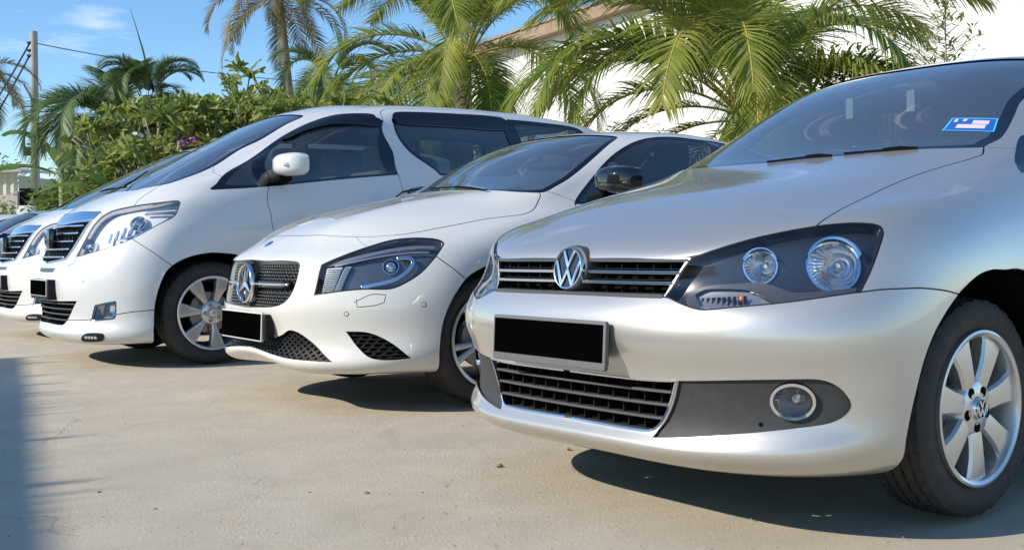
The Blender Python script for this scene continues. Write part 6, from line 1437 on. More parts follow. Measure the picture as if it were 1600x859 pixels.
def palm(name, base, h, lean, fronds, label, group, tr=.14, tm=None, trunk=True, crownr=.12, fruits=0):
    """fronds: list of (meshes, azimuth, scale, height offset)"""
    root = empty(name, tuple(base), label, 'palm', group); r = random.Random(int(abs(base[0]) * 100)); top = Vector((lean[0], lean[1], h))
    if trunk:
        mb = MB(); P = [Vector((lean[0] * t * t, lean[1] * t * t, h * t)) for t in np.linspace(0, 1, 16)]; mb.tube(P, [tr * (1.25 - .45 * t + .04 * math.sin(40 * t)) for t in np.linspace(0, 1, 16)], 12); mesh_obj('trunk', mb.v, mb.f, tm or M_TRUNK, root, flip=False, smooth=True)
    for (me, m2), az, sc, dz in fronds:
        o = link(bpy.data.objects.new('frond', me), root); o.location = top + Vector((math.cos(az) * crownr, math.sin(az) * crownr, dz)); o.rotation_euler = (r.uniform(-.12, .12), 0, az); o.scale = (sc, sc, sc)
        k = link(bpy.data.objects.new('midrib', m2), o)
    return root, top
def coco_set(mat_, L=3.0, n=84, ll=.85, lw=.036, sm=None, hang=1.05):
    return {p: frond(L, R(p), n, ll, dr, lw, seed=p + 7, mat_=mat_, smat=sm, hang=hang, vee=.45, yaw=yw, fold=0) for p, dr, yw in ((82, .9, .2), (68, 1.3, -.25), (52, 1.6, .3), (36, 1.7, -.2), (20, 1.6, .25), (2, 1.3, -.1), (-22, .9, .2))}
def crown(S, n, seed, ps, jit=.2, sc=(.85, 1.1)):
    r = random.Random(seed); out = []
    for i in range(n):
        p = ps[i % len(ps)]; out.append((S[p], i * 2.399 + r.uniform(-jit, jit), r.uniform(*sc), r.uniform(-.1, .1) + (.06 if p > 50 else -.04)))
    return out
def leaf_mesh(name, L, W, m, fold=.25, bend=.5, seg=4):
    V = []; F = []
    for i in range(seg + 1):
        t = i / seg; w = W / 2 * math.sin(math.pi * (t * .88 + .08)) ** .8; z = -bend * L * t * t; x = L * t * (1 - .15 * bend * t)
        V += [(x, -w, z + w * fold), (x, 0, z), (x, w, z + w * fold)]
    for i in range(seg): F += [(3 * i, 3 * i + 1, 3 * i + 4, 3 * i + 3), (3 * i + 1, 3 * i + 2, 3 * i + 5, 3 * i + 4)]
    return V, F
def rosette(n, L, W, m, seed, flower=None, up=.5):
    r = random.Random(seed); V = []; F = []
    for k in range(n):
        v, f = leaf_mesh('', L * r.uniform(.7, 1.1), W * r.uniform(.8, 1.1), m, bend=r.uniform(.15, .6), seg=3); a = k * 2.4 + r.uniform(-.3, .3); el = up + r.uniform(-.45, .5)
        M_ = Matrix.Rotation(a, 3, 'Z') @ Matrix.Rotation(-el, 3, 'Y') @ Matrix.Rotation(r.uniform(-.4, .4), 3, 'X'); b0 = len(V); V += [tuple(M_ @ Vector(q) + Vector((0, 0, r.uniform(-.05, .03)))) for q in v]; F += [tuple(i + b0 for i in q) for q in f]
    me = bpy.data.meshes.new('leaf_cluster'); me.from_pydata(V, [], F); me.materials.append(m); return me
def flower_mesh(m, m2, seed, n=14, rr=.09):
    r = random.Random(seed); V = []; F = []; MI = []
    for k in range(n):
        c = Vector((r.gauss(0, rr * .6), r.gauss(0, rr * .6), r.gauss(0, rr * .5))); nrm = (c + Vector((0, 0, .05))).normalized(); u = nrm.orthogonal().normalized(); w = nrm.cross(u)
        for j in range(5):
            a = j * 2 * math.pi / 5; d = u * math.cos(a) + w * math.sin(a); e = nrm.cross(d); b0 = len(V); V += [tuple(c), tuple(c + d * .022 - e * .013 + nrm * .006), tuple(c + d * .036 + nrm * .004), tuple(c + d * .022 + e * .013 + nrm * .006)]; F.append((b0, b0 + 1, b0 + 2, b0 + 3)); MI.append(0)
    me = bpy.data.meshes.new('flower_cluster'); me.from_pydata(V, [], F); me.materials.append(m); return me
def branching(mb, p, d, L, r_, depth, rg, tips, spread=.6, k=3, min_r=.008):
    q = p + d * L * .5 + Vector((rg.gauss(0, .04), rg.gauss(0, .04), 0)) * L; e = p + d * L + Vector((rg.gauss(0, .05), rg.gauss(0, .05), .02)) * L
    mb.tube([p, q, e], [r_, r_ * .88, r_ * .76], 6)
    if depth == 0: tips.append((e, d)); return
    for i in range(k if rg.random() < .6 else 2):
        a = i * 2.1 + rg.uniform(-.5, .5) + depth; u = d.orthogonal().normalized(); w = d.cross(u); nd = (d + (u * math.cos(a) + w * math.sin(a)) * spread * rg.uniform(.6, 1.2) + Vector((0, 0, .16))).normalized()
        branching(mb, e, nd, L * rg.uniform(.62, .86), r_ * .74, depth - 1, rg, tips, spread, k)
def frangipani(base, h, seed, label, ros, flowers=(), depth=4, sc=1.0, k=3):
    root = empty('frangipani_bush', tuple(base), label, 'bush', 'frangipani bushes behind the cars'); rg = random.Random(seed); mb = MB(); tips = []
    for i in range(3):
        a = i * 2.1 + rg.random(); branching(mb, Vector((math.cos(a) * .12, math.sin(a) * .12, 0)), Vector((math.cos(a) * .38, math.sin(a) * .38, 1)).normalized(), h * .30, .045, depth, rg, tips, .62, k)
    mesh_obj('branches', mb.v, mb.f, M_BARK, root, flip=False, smooth=True)
    for i, (p, d) in enumerate(tips):
        if rg.random() < (.9 if p.z < h * .62 else .62 if p.z < h * .8 else .2): continue
        o = link(bpy.data.objects.new('leaf_cluster', ros[i % len(ros)]), root); o.location = p; o.rotation_euler = (rg.uniform(-.5, .5), rg.uniform(-.5, .5), rg.uniform(0, 6.28)); s_ = sc * rg.uniform(.75, 1.2); o.scale = (s_, s_, s_)
        for fm, pr in flowers:
            if rg.random() < pr: o = link(bpy.data.objects.new('flower_cluster', fm), root); o.location = p + d * .10 + Vector((0, 0, .05))
    return root
def shrub(name, base, rx, ry, h, n, leafL, leafW, m, seed, label, group=None, stems=7, lo=.15, cat='shrub', lumps=9):
    """leaves gathered in clumps through an uneven crown, on a few bare stems"""
    root = empty(name, tuple(base), label, cat, group); rg = random.Random(seed); V = []; F = []; cl = []
    for i in range(lumps):
        a = rg.uniform(0, 6.28); t = rg.random() ** .5; cl.append((Vector((math.cos(a) * rx * t * .75, math.sin(a) * ry * t * .75, h * rg.uniform(lo + .1, .92))), rg.uniform(.22, .42) * (rx + h * .5) * .75))
    v0, f0 = leaf_mesh('', leafL, leafW, m, seg=2, bend=.3)
    for k in range(n):
        c, rr = cl[k % lumps] if k % 7 else (Vector((rg.uniform(-rx, rx) * .8, rg.uniform(-ry, ry) * .8, h * rg.uniform(lo, 1.0))), .2)
        d = Vector((rg.gauss(0, 1), rg.gauss(0, 1), rg.gauss(0, .8))).normalized(); p = c + d * rr * rg.uniform(.45, 1.08) ; M_ = Matrix.Rotation(rg.uniform(0, 6.28), 3, 'Z') @ Matrix.Rotation(rg.uniform(-1.0, .7), 3, 'Y') @ Matrix.Rotation(rg.uniform(-.8, .8), 3, 'X') * rg.uniform(.6, 1.2); b0 = len(V)
        V += [tuple(M_ @ Vector(q) + p) for q in v0]; F += [tuple(i + b0 for i in q) for q in f0]
    o = mesh_obj('foliage', V, F, m, root, flip=False); o['kind'] = 'stuff'
    mb = MB()
    for i in range(stems):
        a = rg.uniform(0, 6.28); c = cl[i % lumps][0]; mb.tube([(math.cos(a) * .08, math.sin(a) * .08, 0), c * .5 + Vector((0, 0, .1)), c], [.03, .02, .008], 5)
    mesh_obj('stems', mb.v, mb.f, M_BARK, root, flip=False, smooth=True)
    return root
def gpt(px, Y): return Vector((ground_x(px, Y), Y, 0))
def zat(px, py, Y): return at(px, py, Y).z
# coconut palms
S1 = coco_set(L_COCO)
Y = 17.0; b_ = gpt(728, Y); hh = zat(724, 92, Y)
palm('coconut_palm', b_, hh, (.0, 0), crown(S1, 26, 3, (82, 68, 52, 36, 82, 68, 20, 2)) + [(S1[20], math.pi, 1.0, 0), (S1[2], math.pi * .93, 1.0, -.1), (S1[36], 3.3, 1.05, 0), (S1[20], -.3, 1.0, 0), (S1[36], -1.57, .9, 0), (S1[2], -1.3, .8, 0)], 'young coconut palm with arching fronds behind the tall people carrier', 'coconut palms', .16)
Y = 14.0; b_ = gpt(1168, Y); hh = zat(1168, 178, Y)
rt, tp = palm('coconut_palm', b_, hh, (.0, 0), crown(S1, 30, 5, (68, 52, 36, 82, 68, 20, 82, 52), sc=(1.05, 1.3)) + [(S1[36], math.pi, 1.0, 0), (S1[20], 2.9, .95, 0), (S1[52], 3.4, 1.0, 0), (S1[2], 3.2, .8, -.1), (S1[-22], 3.6, .6, -.1), (S1[36], -1.4, .85, 0), (S1[2], -1.7, .7, 0)], 'bushy coconut palm with yellow stalks behind the silver car', 'coconut palms', .17)
mb = MB(); rg = random.Random(4)
for i in range(26):
    a = rg.uniform(0, 6.28); mb.tube([tp + Vector((0, 0, -.15)), tp + Vector((math.cos(a) * .22, math.sin(a) * .22, .05 - rg.random() * .3)), tp + Vector((math.cos(a) * .42, math.sin(a) * .42, -.2 - rg.random() * .7))], [.02, .014, .006], 5)
mesh_obj('flower_stalks', mb.v, mb.f, M_STALK, rt, flip=False, smooth=True)['kind'] = 'stuff'
for i in range(9):
    a = rg.uniform(0, 6.28); mb = MB(); mb.ball(tp + Vector((math.cos(a) * .26, math.sin(a) * .26, -.25 - rg.random() * .3)), .07, 10, 8); mesh_obj('coconut', mb.v, mb.f, M_STALK, rt, flip=False, smooth=True)
S2 = coco_set(L_COCOFAR, 3.4, 46, .75, .05, mat('brown_stalk', (.30, .20, .07), .6), .8)
Y = 40.0; b_ = gpt(466, Y); hh = zat(452, -2, Y)
palm('coconut_palm', b_, hh, (-.5, 0), crown(S2, 22, 8, (52, 20, 2, -22, 36, 68, 2)), 'tall distant coconut palm with browning fronds, cut by the top edge', 'coconut palms', .17)
Y = 38.0; b_ = gpt(-52, Y); hh = zat(-52, 130, Y)
palm('coconut_palm', b_, hh, (0, 0), crown(S2, 18, 9, (52, 20, 2, 36, -22)), 'coconut palm whose frond tips reach in at the left edge', 'coconut palms', .17)
# feathery palms behind the garden
S3 = {p: frond(1.9, R(p), 110, .55, dr, .026, seed=p, mat_=L_ARECA, smat=mat('green_stalk', (.16, .22, .06), .5), hang=.55, vee=.7, yaw=.2) for p, dr in ((80, 1.6), (60, 2.2), (40, 2.3), (15, 1.8))}
Y = 17.0
b_ = gpt(238, Y); palm('feather_palm', b_, zat(238, 150, Y), (0, 0), crown(S3, 18, 2, (80, 80, 80, 60), sc=(.38, .52)), 'feathery palm with an upright bushy crown, right of its pair', 'feathery palms in the garden', .08)
b_ = gpt(195, Y + .5); palm('feather_palm', b_, zat(195, 205, Y + .5), (0, 0), crown(S3, 18, 6, (60, 40, 80, 15), sc=(.7, .95)) + [(S3[60], math.pi, 1.15, 0), (S3[60], 2.9, 1.05, 0), (S3[40], 3.4, 1.05, -.1), (S3[60], -1.9, 1.1, 0), (S3[40], -1.5, 1.0, 0)], 'feathery palm with a frond arching out to the left', 'feathery palms in the garden', .09)
mb = MB(); mb.tube([at(240, 145, 17.2), at(222, 75, 17.2), at(203, 12, 17.2)], [.022, .016, .003], 6); o = mesh_obj('spear_leaf', mb.v, mb.f, L_ARECA, None, flip=False, smooth=True); tag(o, 'thin unopened palm spear leaf pointing up above the feathery palms', 'spear leaf')
b_ = gpt(520, 20); palm('feather_palm', b_, zat(520, 130, 20), (0, 0), crown(S3, 14, 12, (80, 60, 40, 15), sc=(.6, .8)), 'feathery palm between the frangipani bushes and the coconut palm', 'feathery palms in the garden', .08)
# frangipani bushes
ros = [rosette(15, .22, .058, L_PLUM, s_) for s_ in range(4)]
pink = mat('pink_petal', (.75, .22, .32), .6); purple = mat('magenta_petal', (.50, .08, .38), .6); white = mat('white_petal', (.75, .68, .62), .6); orange = mat('orange_petal', (.80, .38, .03), .6)
fpk, fpp, fwh, forr = [flower_mesh(m_, None, i) for i, m_ in enumerate((pink, purple, white, orange))]
for i, (px, Y, ptop, seed) in enumerate(((285, 13.6, 150, 1), (350, 14.2, 135, 2), (410, 15.2, 118, 3), (455, 14.0, 130, 4), (505, 15.5, 150, 5), (560, 16.0, 175, 6))):
    z = zat(px, ptop, Y)
    frangipani(gpt(px, Y), z * .98, 20 + seed, ['frangipani bush with the pink flower head, leftmost of the row', 'frangipani bush second from the left in the row behind the tall people carrier', 'tall frangipani bush under the distant coconut palm', 'frangipani bush with bare pale branches showing above the van windscreen', 'frangipani bush beside the left coconut palm', 'low frangipani bush behind the roof of the tall people carrier'][i], ros, [(fpk, .012)] if i else [(fpk, .02)], depth=4)
o = link(bpy.data.objects.new('flower_head', fpk)); o.location = at(240, 168, 13.4); o.scale = (.9,) * 3; tag(o, 'pink frangipani flower head left of the bushes', 'flower')
# mixed garden shrubs
sh = [(265, 13.0, 240, .75, 2200, 'low garden shrub under the magenta flowers'), (205, 13.2, 240, .8, 2400, 'leafy shrub behind the windscreen of the second van'), (160, 19.8, 240, .8, 2000, 'leafy shrub between the banana plant and the palms'), (135, 19.8, 262, .6, 2200, 'dark leafy shrub under the banana leaves'), (92, 20.5, 285, .4, 1500, 'small shrub right of the utility pole'), (330, 14.6, 275, .8, 1200, 'shrub filling in below the frangipani bushes'), (430, 16.0, 260, .9, 1200, 'shrub behind the frangipani stems'), (600, 18.5, 160, 1.2, 2400, 'green shrub under the left coconut palm')]
for i, (px, Y, pt_, w, n_, lb) in enumerate(sh):
    shrub('garden_shrub', gpt(px, Y), w, .7, zat(px, pt_, Y), n_, .15, .055, L_SHRUB, 40 + i, lb, 'garden shrubs', lo=.25)
for i, (px, py, m_, s_, lb) in enumerate(((285, 224, fpp, .6, 'magenta flower cluster in the garden shrub'), (303, 218, fpp, .55, 'magenta flower cluster right of its neighbour'), (212, 212, fwh, 1.1, 'white flower cluster left of the magenta ones'), (228, 262, fwh, .8, 'white flower cluster low beside the van windscreen'), (196, 235, fwh, .9, 'pale flower cluster in the leafy shrub'), (273, 243, forr, .8, 'orange flower cluster below the magenta ones'))):
    o = link(bpy.data.objects.new('flower_head', m_)); o.location = at(px, py, 12.6); o.scale = (s_,) * 3; tag(o, lb, 'flower')
# banana plants
def banana_leaf(L, W, pitch, droop, seed):
    r = random.Random(seed); N_ = 14; V = []; F = []; p = Vector((0, 0, 0)); a = pitch; P = []
    for i in range(N_ + 1):
        P.append(p.copy()); t = i / N_; w = 0 if t < .14 else W / 2 * math.sin(math.pi * min(1, (t - .12) / .9)) ** .55; s_ = w * .45; nz_ = Vector((-math.sin(a), 0, math.cos(a))); sag = .35 + .3 * t
        V += [tuple(p + Vector((0, -w, 0)) + nz_ * w * .25 - Vector((0, 0, w * sag * .4 + r.uniform(0, .03)))), tuple(p + Vector((0, -w * .5, 0)) + nz_ * w * .25), tuple(p), tuple(p + Vector((0, w * .5, 0)) + nz_ * w * .25), tuple(p + Vector((0, w, 0)) + nz_ * w * .25 - Vector((0, 0, w * sag * .4 + r.uniform(0, .03))))]
        p = p + Vector((math.cos(a), 0, math.sin(a))) * L / N_; a -= droop / N_ * (.6 + t)
    for i in range(N_):
        for k in range(4):
            F.append((5 * i + k, 5 * i + k + 1, 5 * i + k + 6, 5 * i + k + 5))
    me = bpy.data.meshes.new('leaf'); me.from_pydata(V, [], F); me.materials.append(L_BANANA); me.polygons.foreach_set('use_smooth', [True] * len(F))
    mb = MB(); mb.tube(P, [.022 * (1 - .8 * i / N_) for i in range(N_ + 1)], 5); m2 = bpy.data.meshes.new('leaf_rib'); m2.from_pydata(mb.v, [], mb.f); m2.materials.append(mat('banana_rib', (.35, .42, .14), .5)); return me, m2
BL = [banana_leaf(1.25, .34, R(70), 1.6, 1), banana_leaf(1.4, .36, R(45), 1.3, 2), banana_leaf(1.1, .30, R(85), .5, 3), banana_leaf(1.35, .36, R(20), 1.0, 4)]
def banana(px, Y, ptop, leaves, label):
    b0 = gpt(px, Y); root = empty('banana_plant', tuple(b0), label, 'banana plant', 'banana plants'); h = zat(px, ptop, Y); mb = MB(); mb.tube([(0, 0, 0), (.02, 0, h * .5), (0, 0, h)], [.11, .08, .05], 10); mesh_obj('stem', mb.v, mb.f, mat('banana_stem', (.20, .24, .08), .6), root, flip=False, smooth=True)
    for k, az, s_ in leaves:
        o = link(bpy.data.objects.new('leaf', BL[k][0]), root); o.location = (0, 0, h - .06); o.rotation_euler = (0, 0, az); o.scale = (s_,) * 3; link(bpy.data.objects.new('leaf_rib', BL[k][1]), o)
banana(100, 19.2, 268, [(0, 3.0, 1.2), (3, 3.25, 1.1), (2, .4, .9), (2, 1.8, .75), (0, .2, 1.0), (1, -1.2, .9), (3, -.1, 1.1)], 'banana plant with long leaves reaching towards the utility pole')
banana(188, 11.6, 318, [(1, .1, .85), (3, .25, .8), (0, 2.8, .6), (3, -.15, .7), (1, 3.4, .6)], 'low banana plant whose broad leaf lies behind the van windscreen')
# shrubs by the white building
for i, (px, Y, pt_, w, h_, lb) in enumerate(((1285, 13.2, 66, .75, 3000, 'green shrub right of the yellow-stalked coconut palm'), (1372, 13.0, 72, .6, 2600, 'green shrub above the silver car windscreen'), (1230, 16.0, 110, .9, 1800, 'dark shrub behind the coconut palm crown'), (1000, 17.5, 200, .8, 900, 'low shrub behind the white saloon roof'))):
    shrub('garden_shrub', gpt(px, Y), w, .7, zat(px, pt_, Y), h_, .12, .04, L_SHRUB, 60 + i, lb, 'shrubs by the white building', lo=.35)
def sprig(px, ptop, Y, label, seed):
    b0 = gpt(px, Y); h = zat(px, ptop, Y); root = empty('slender_shrub', tuple(b0), label, 'shrub', 'shrubs by the white building'); rg = random.Random(seed); mb = MB(); tips = []; V = []; F = []
    v0, f0 = leaf_mesh('', .10, .036, None, seg=2, bend=.2)
    mb.tube([(0, 0, 0), (.03, 0, h * .5), (0, 0, h * .97)], [.03, .02, .006], 6)
    for i in range(60):
        z = h * (.45 + .55 * i / 60); a = rg.uniform(0, 6.28); L_ = (1.04 - i / 60) * .95 * rg.uniform(.5, 1) + .12; d = Vector((math.cos(a), math.sin(a), rg.uniform(.3, .9))).normalized(); p0 = Vector((.015, 0, z)); p1 = p0 + d * L_; mb.tube([p0, p0 + d * L_ * .5 - Vector((0, 0, .02)), p1], [.007, .005, .002], 4)
        for j in range(int(17 * L_) + 4):
            t = rg.random(); p = p0.lerp(p1, t) + Vector((rg.gauss(0, .02), rg.gauss(0, .02), rg.gauss(0, .02))); M_ = Matrix.Rotation(rg.uniform(0, 6.28), 3, 'Z') @ Matrix.Rotation(rg.uniform(-1.1, .4), 3, 'Y'); b1 = len(V); V += [tuple(M_ @ Vector(q) + p) for q in v0]; F += [tuple(x + b1 for x in q) for q in f0]
    mesh_obj('foliage', V, F, L_PLUM, root, flip=False)['kind'] = 'stuff'; mesh_obj('stems', mb.v, mb.f, M_BARK, root, flip=False, smooth=True)
sprig(1478, -12, 12.6, 'slender open shrub standing alone before the white wall', 5)

# -- white building on the right, its gable edge capped with brown tiles
M_WALL = mat('white_render', (.84, .83, .80), .85, noise=(1.3, .25, (.74, .72, .68)), bump=(60, .2, .004))
M_TILE = mat('brown_roof_tile', (.30, .20, .12), .8, noise=(14, .8, (.42, .33, .22)), bump=(60, .5, .01))
def make_building():
    org = Vector((0, 23.5, 0)); e = Vector((math.cos(R(-35)), math.sin(R(-35)), 0)); nrm = Vector((e.y, -e.x, 0))
    root = empty('white_building', tuple(org), 'tall white building with a sloping brown tiled verge on the right', 'building', rot=(0, 0, R(-35)))
    def hit(px, py):
        p = at(px, py, 10.0); o = Vector((0, 0, CAM_H)); d = p - o; k = (org - o).dot(nrm) / d.dot(nrm); q = o + d * k - org; return q.dot(e), q.z
    A = hit(752, 84); B = hit(1010, -2); s_ = (B[1] - A[1]) / (B[0] - A[0]); x0 = A[0] - 1.4; z0 = A[1] - 1.4 * s_; xa = B[0] + 2.5; za = B[1] + 2.5 * s_; x1 = 16.0
    P = [(x0, 0, 0), (x1, 0, 0), (x1, 0, za + .8), (xa + 1.0, 0, za + .8), (xa, 0, za), (x0, 0, z0)]
    mb = MB(); mb.prism(P, (0, 9, 0)); mesh_obj('wall', mb.v, mb.f, M_WALL, root, flip=False)
    d = Vector((1, 0, s_)).normalized(); n_ = Vector((-s_, 0, 1)).normalized(); o = Vector((x0 - .3, 0, z0 - .3 * s_)); L_ = (Vector((xa, 0, za)) - o).length
    mb = MB(); q = Vector((0, -.26, 0)); mb.prism([o + q - n_ * .14, o + d * L_ + q - n_ * .14, o + d * L_ + q + n_ * .10, o + q + n_ * .10], (0, .24, 0)); mesh_obj('fascia', mb.v, mb.f, mat('brown_fascia', (.36, .26, .17), .8, noise=(5, .5, (.24, .17, .11))), root, flip=False)
    n = int(L_ / .30); tl = MB(); tl.prism([(0, -.14, 0), (.34, -.14, 0), (.34, -.14, .035), (0, -.14, .06)], (0, .28, 0)); me = bpy.data.meshes.new('tile'); me.from_pydata(tl.v, [], tl.f); me.materials.append(M_TILE)
    ang = math.atan(s_)
    for i in range(n):
        for row in range(2):
            t = link(bpy.data.objects.new('tile', me), root); t.location = o + d * (i * .30) + n_ * .103 + Vector((0, -.15 + row * .285, 0)); t.rotation_euler = (rng.uniform(-.03, .03), -ang - .07 + rng.uniform(-.02, .02), rng.uniform(-.03, .03))
    return root
make_building()
# -- utility pole with cables
def make_pole():
    Y = 40.0; b0 = gpt(57, Y); top = at(53, 50, Y); root = empty('utility_pole', tuple(b0), 'grey concrete utility pole with cable clamps at the left', 'pole'); mb = MB(); mb.tube([(0, 0, 0), Vector((top.x - b0.x, 0, top.z))], [.17, .125], 14); mesh_obj('shaft', mb.v, mb.f, mat('weathered_concrete', (.36, .34, .30), .9, noise=(3, .5, (.26, .25, .22))), root, flip=False, smooth=False, angle=50)
    dk = mat('cable_black', (.02, .022, .03), .6)
    for py in (68, 80, 88):
        q = at(49, py, Y) - b0; mb = MB(); mb.box(q, (.26, .22, .09)); bev(mesh_obj('clamp', mb.v, mb.f, dk, root, flip=False), .02)
    for px in (40, 46):
        q = at(px, 237, Y) - b0; mb = MB(); mb.lathe([(0, -.16), (.07, -.16), (.085, -.05), (.085, .12), (.05, .17), (0, .17)], q, (0, 0, 1), 12); mesh_obj('junction_box', mb.v, mb.f, dk, root, flip=False, angle=40)
    q = at(51, 226, Y) - b0; mb = MB(); mb.box(q, (.42, .05, .05)); mesh_obj('bracket', mb.v, mb.f, dk, root, flip=False)
    def cable(a, b, r_, sag, label, m_=dk, n=20):
        P = []
        for i in range(n + 1):
            t = i / n; p = Vector(a).lerp(Vector(b), t); p.z -= sag * 4 * t * (1 - t); P.append(p)
        mb = MB(); mb.tube(P, r_, 6); o = mesh_obj('overhead_cable', mb.v, mb.f, m_, None, flip=False, smooth=True); tag(o, label, 'cable', 'overhead cables')
    cable(at(46, 69, Y), at(-60, 235, Y), .032, .15, 'upper of two thick black cables running down from the pole to the left'); cable(at(47, 86, Y), at(-60, 262, Y), .032, .15, 'lower of two thick black cables running down from the pole to the left')
    cable(at(59, 69, Y), at(640, 130, 60.0), .022, .5, 'thin grey wire running right from the pole top behind the palms', mat('wire_grey', (.16, .17, .20), .6), 30)
make_pole()
# -- shed, wall and screen at the far left
def make_left():
    Y = 46.0; a = at(-60, 262, Y); c = at(27, 270, Y); root = empty('corrugated_shed', (c.x, Y, 0), 'cream corrugated shed behind the parked cars at the left', 'shed'); cm = mat('cream_sheet', (.52, .49, .38), .7, noise=(2, .4, (.42, .39, .30))); zt = c.z
    w = c.x - (a.x - 3); n = int(w / .16); V = []; F = []
    for i in range(n + 1): V += [(-i * .16, (-.03 if i % 2 else .03), 0), (-i * .16, (-.03 if i % 2 else .03), zt)]
    F = [(2 * i, 2 * i + 2, 2 * i + 3, 2 * i + 1) for i in range(n)]; mesh_obj('front_sheet', V, F, cm, root, flip=False)
    V = []; m_ = 26
    for i in range(m_ + 1): V += [(.0 + (-.03 if i % 2 else .03), i * .18 + .04, 0), ((-.03 if i % 2 else .03), i * .18 + .04, zt - .1)]
    mesh_obj('side_sheet', V, [(2 * i, 2 * i + 2, 2 * i + 3, 2 * i + 1) for i in range(m_)], cm, root, flip=False)
    mb = MB(); mb.prism([(-w, -.35, zt), (.3, -.35, zt), (.3, 5, zt + .2), (-w, 5, zt + .9)], (0, 0, .08)); mesh_obj('roof', mb.v, mb.f, mat('grey_sheet', (.40, .40, .38), .6), root, flip=False)
    Y = 34.0; p = at(-40, 305, Y); q = at(30, 305, Y); root = empty('boundary_wall', (q.x, Y, 0), 'low pale concrete wall in front of the shed', 'wall'); mb = MB(); mb.box(((p.x - q.x) / 2, 0, q.z / 2), (q.x - p.x, .15, q.z)); mesh_obj('panel', mb.v, mb.f, mat('pale_concrete', (.50, .46, .38), .9, noise=(2, .5, (.38, .35, .28))), root, flip=False)
    mb = MB(); mb.box((.35, .02, q.z / 2 + .1), (.65, .10, q.z + .2)); mesh_obj('dark_gate', mb.v, mb.f, M_DARK, root, flip=False); mb = MB(); mb.box((-.05, -.1, q.z / 2 + .05), (.14, .14, q.z + .1)); mesh_obj('post', mb.v, mb.f, mat('pale_concrete'), root, flip=False)
    bx = at(41, 322, 30.0); mb = MB(); mb.box((bx.x, 30, bx.z / 2), (.42, .3, bx.z)); o = mesh_obj('utility_cabinet', mb.v, mb.f, mat('cabinet_white', (.6, .6, .56), .5), None, flip=False); bev(o, .02); tag(o, 'pale box-shaped cabinet beside the utility pole', 'cabinet')
    for i, (px, Y, pt_, w_, lb) in enumerate(((-8, 52, 258, 1.6, 'sparse tree by the shed roof'), (5, 30.5, 326, .7, 'low hedge shrub in front of the boundary wall'), (85, 32, 305, .8, 'hedge shrub right of the cabinet'), (105, 26, 300, 1.3, 'hedge shrub behind the blue-grey car'), (70, 44, 285, .9, 'shrub behind the foot of the utility pole'))):
        shrub('hedge_shrub', gpt(px, Y), w_, .8, zat(px, pt_, Y), 1800, .2, .08, L_SHRUB, 80 + i, lb, 'hedge shrubs at the left', lo=.2)
make_left()

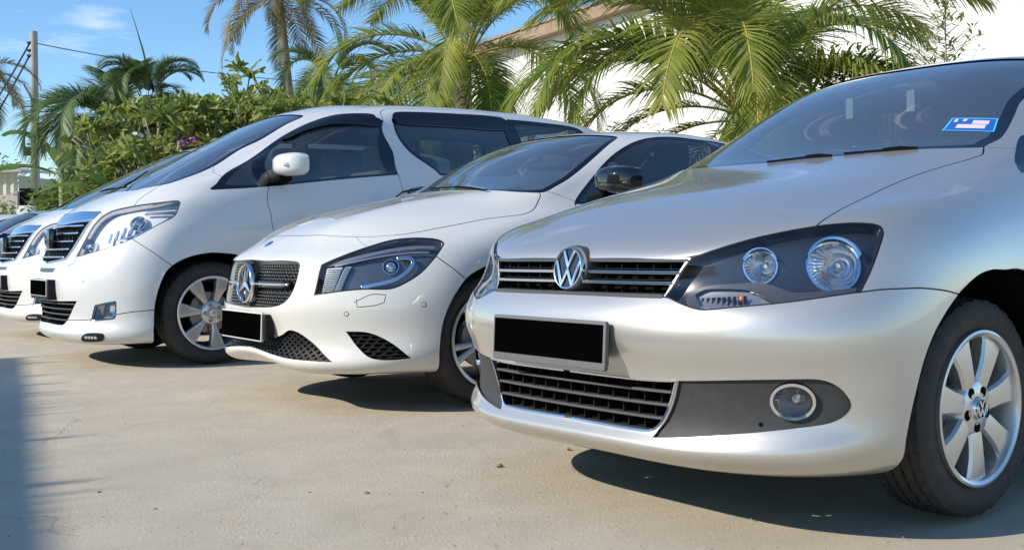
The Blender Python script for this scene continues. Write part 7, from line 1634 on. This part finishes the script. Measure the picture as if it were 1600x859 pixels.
def make_shadow_building():
    """unseen building added left of the frame to cast the ragged shade along the yard"""
    H_ = 4.2; off = Vector((math.sin(R(SUN_AZ)), math.cos(R(SUN_AZ)), 0)) * (H_ / math.tan(R(SUN_EL))); a = Vector((-1.02, 2.6, 0)) + off; b_ = Vector((-3.50, 7.9, 0)) + off; a = a - (b_ - a) * .8; d = (b_ - a).normalized(); n_ = Vector((-d.y, d.x, 0)); L_ = (b_ - a).length
    root = empty('cream_outbuilding', tuple(a), 'cream outbuilding with ragged eaves beside the yard, outside the left edge', 'building')
    mb = MB(); mb.prism([n_ * .5, d * L_ + n_ * .5, d * L_ + n_ * 4, n_ * 4], (0, 0, H_ - .15)); mesh_obj('wall', mb.v, mb.f, mat('cream_render', (.62, .57, .46), .9), root, flip=False)
    mb = MB(); mb.prism([n_ * .02 + Vector((0, 0, H_ - .1)), d * L_ + n_ * .02 + Vector((0, 0, H_ - .1)), d * L_ + n_ * 4.2 + Vector((0, 0, H_ + .6)), n_ * 4.2 + Vector((0, 0, H_ + .6))], (0, 0, .06)); mesh_obj('roof', mb.v, mb.f, M_TILE, root, flip=False)
    mb = MB(); rg = random.Random(3); t = 0.0
    while t < L_:
        w = rg.uniform(.03, .09); l_ = rg.choice((.1, .16, .25, .42)) * rg.uniform(.6, 1.2); c = d * t + Vector((0, 0, H_ - .07)); mb.prism([c + n_ * .1, c - n_ * l_ * .8 + d * w * .5 + Vector((0, 0, -.05)), c + d * w + n_ * .1], (0, 0, .012)); t += rg.uniform(.06, .16)
    mesh_obj('thatch_fringe', mb.v, mb.f, L_DRY, root, flip=False)['kind'] = 'stuff'  # uneven slivers added to give the cast shadow its spiky edge
make_shadow_building()
# -- small stones and bits of leaf lying on the concrete
def debris():
    rg = random.Random(11)
    for k, (px, py, s_, lb, m) in enumerate(((779, 729, .016, 'small brown stone on the concrete in front of the silver car', M_BARK), (887, 702, .012, 'brown chip of stone close to the front lip of the silver car', M_BARK), (572, 771, .012, 'small stone left of the middle of the bare concrete', M_BARK), (484, 770, .007, 'dark crumb of soil left of the small stone', M_TRUNK), (155, 770, .009, 'dead leaf scrap lying near the shade edge', M_TRUNK), (242, 796, .008, 'pale stone at the lower left of the yard', M_BARK), (632, 703, .006, 'tiny stone in the open concrete below the middle car', M_TRUNK))):
        d = at(px, py, 3.0) - Vector((0, 0, CAM_H)); k_ = -CAM_H / d.z; p = Vector((0, 0, CAM_H)) + d * k_; mb = MB(); mb.ball((0, 0, s_ * .25), s_, 8, 5, (1.0, .7, .38)); mb.v = [(x * rg.uniform(.75, 1.25), y * rg.uniform(.75, 1.25), z) for x, y, z in mb.v]
        o = mesh_obj('stone', mb.v, mb.f, m, None, flip=False, smooth=False); o.location = p; o.rotation_euler = (0, 0, rg.uniform(0, 6)); tag(o, lb, 'stone', 'stones on the concrete')
    V = []; F = []
    for i in range(1500):
        y = 2.0 + 9 * rg.random() ** 1.5; x = rg.uniform(-.55, .5) * y; s_ = rg.uniform(.0012, .004) * (1 + y * .1); b0 = len(V); a = rg.uniform(0, 6); c, q = math.cos(a) * s_, math.sin(a) * s_; V += [(x + c, y + q, .001), (x - q, y + c * .7, .001), (x - c, y - q, .001), (x + q, y - c, .001), (x, y, s_ * .8)]; F += [(b0, b0 + 1, b0 + 4), (b0 + 1, b0 + 2, b0 + 4), (b0 + 2, b0 + 3, b0 + 4), (b0 + 3, b0, b0 + 4)]
    o = mesh_obj('grit', V, F, M_BARK, None, flip=False); tag(o, 'fine grit scattered over the concrete', 'grit', None, 'stuff')
debris()
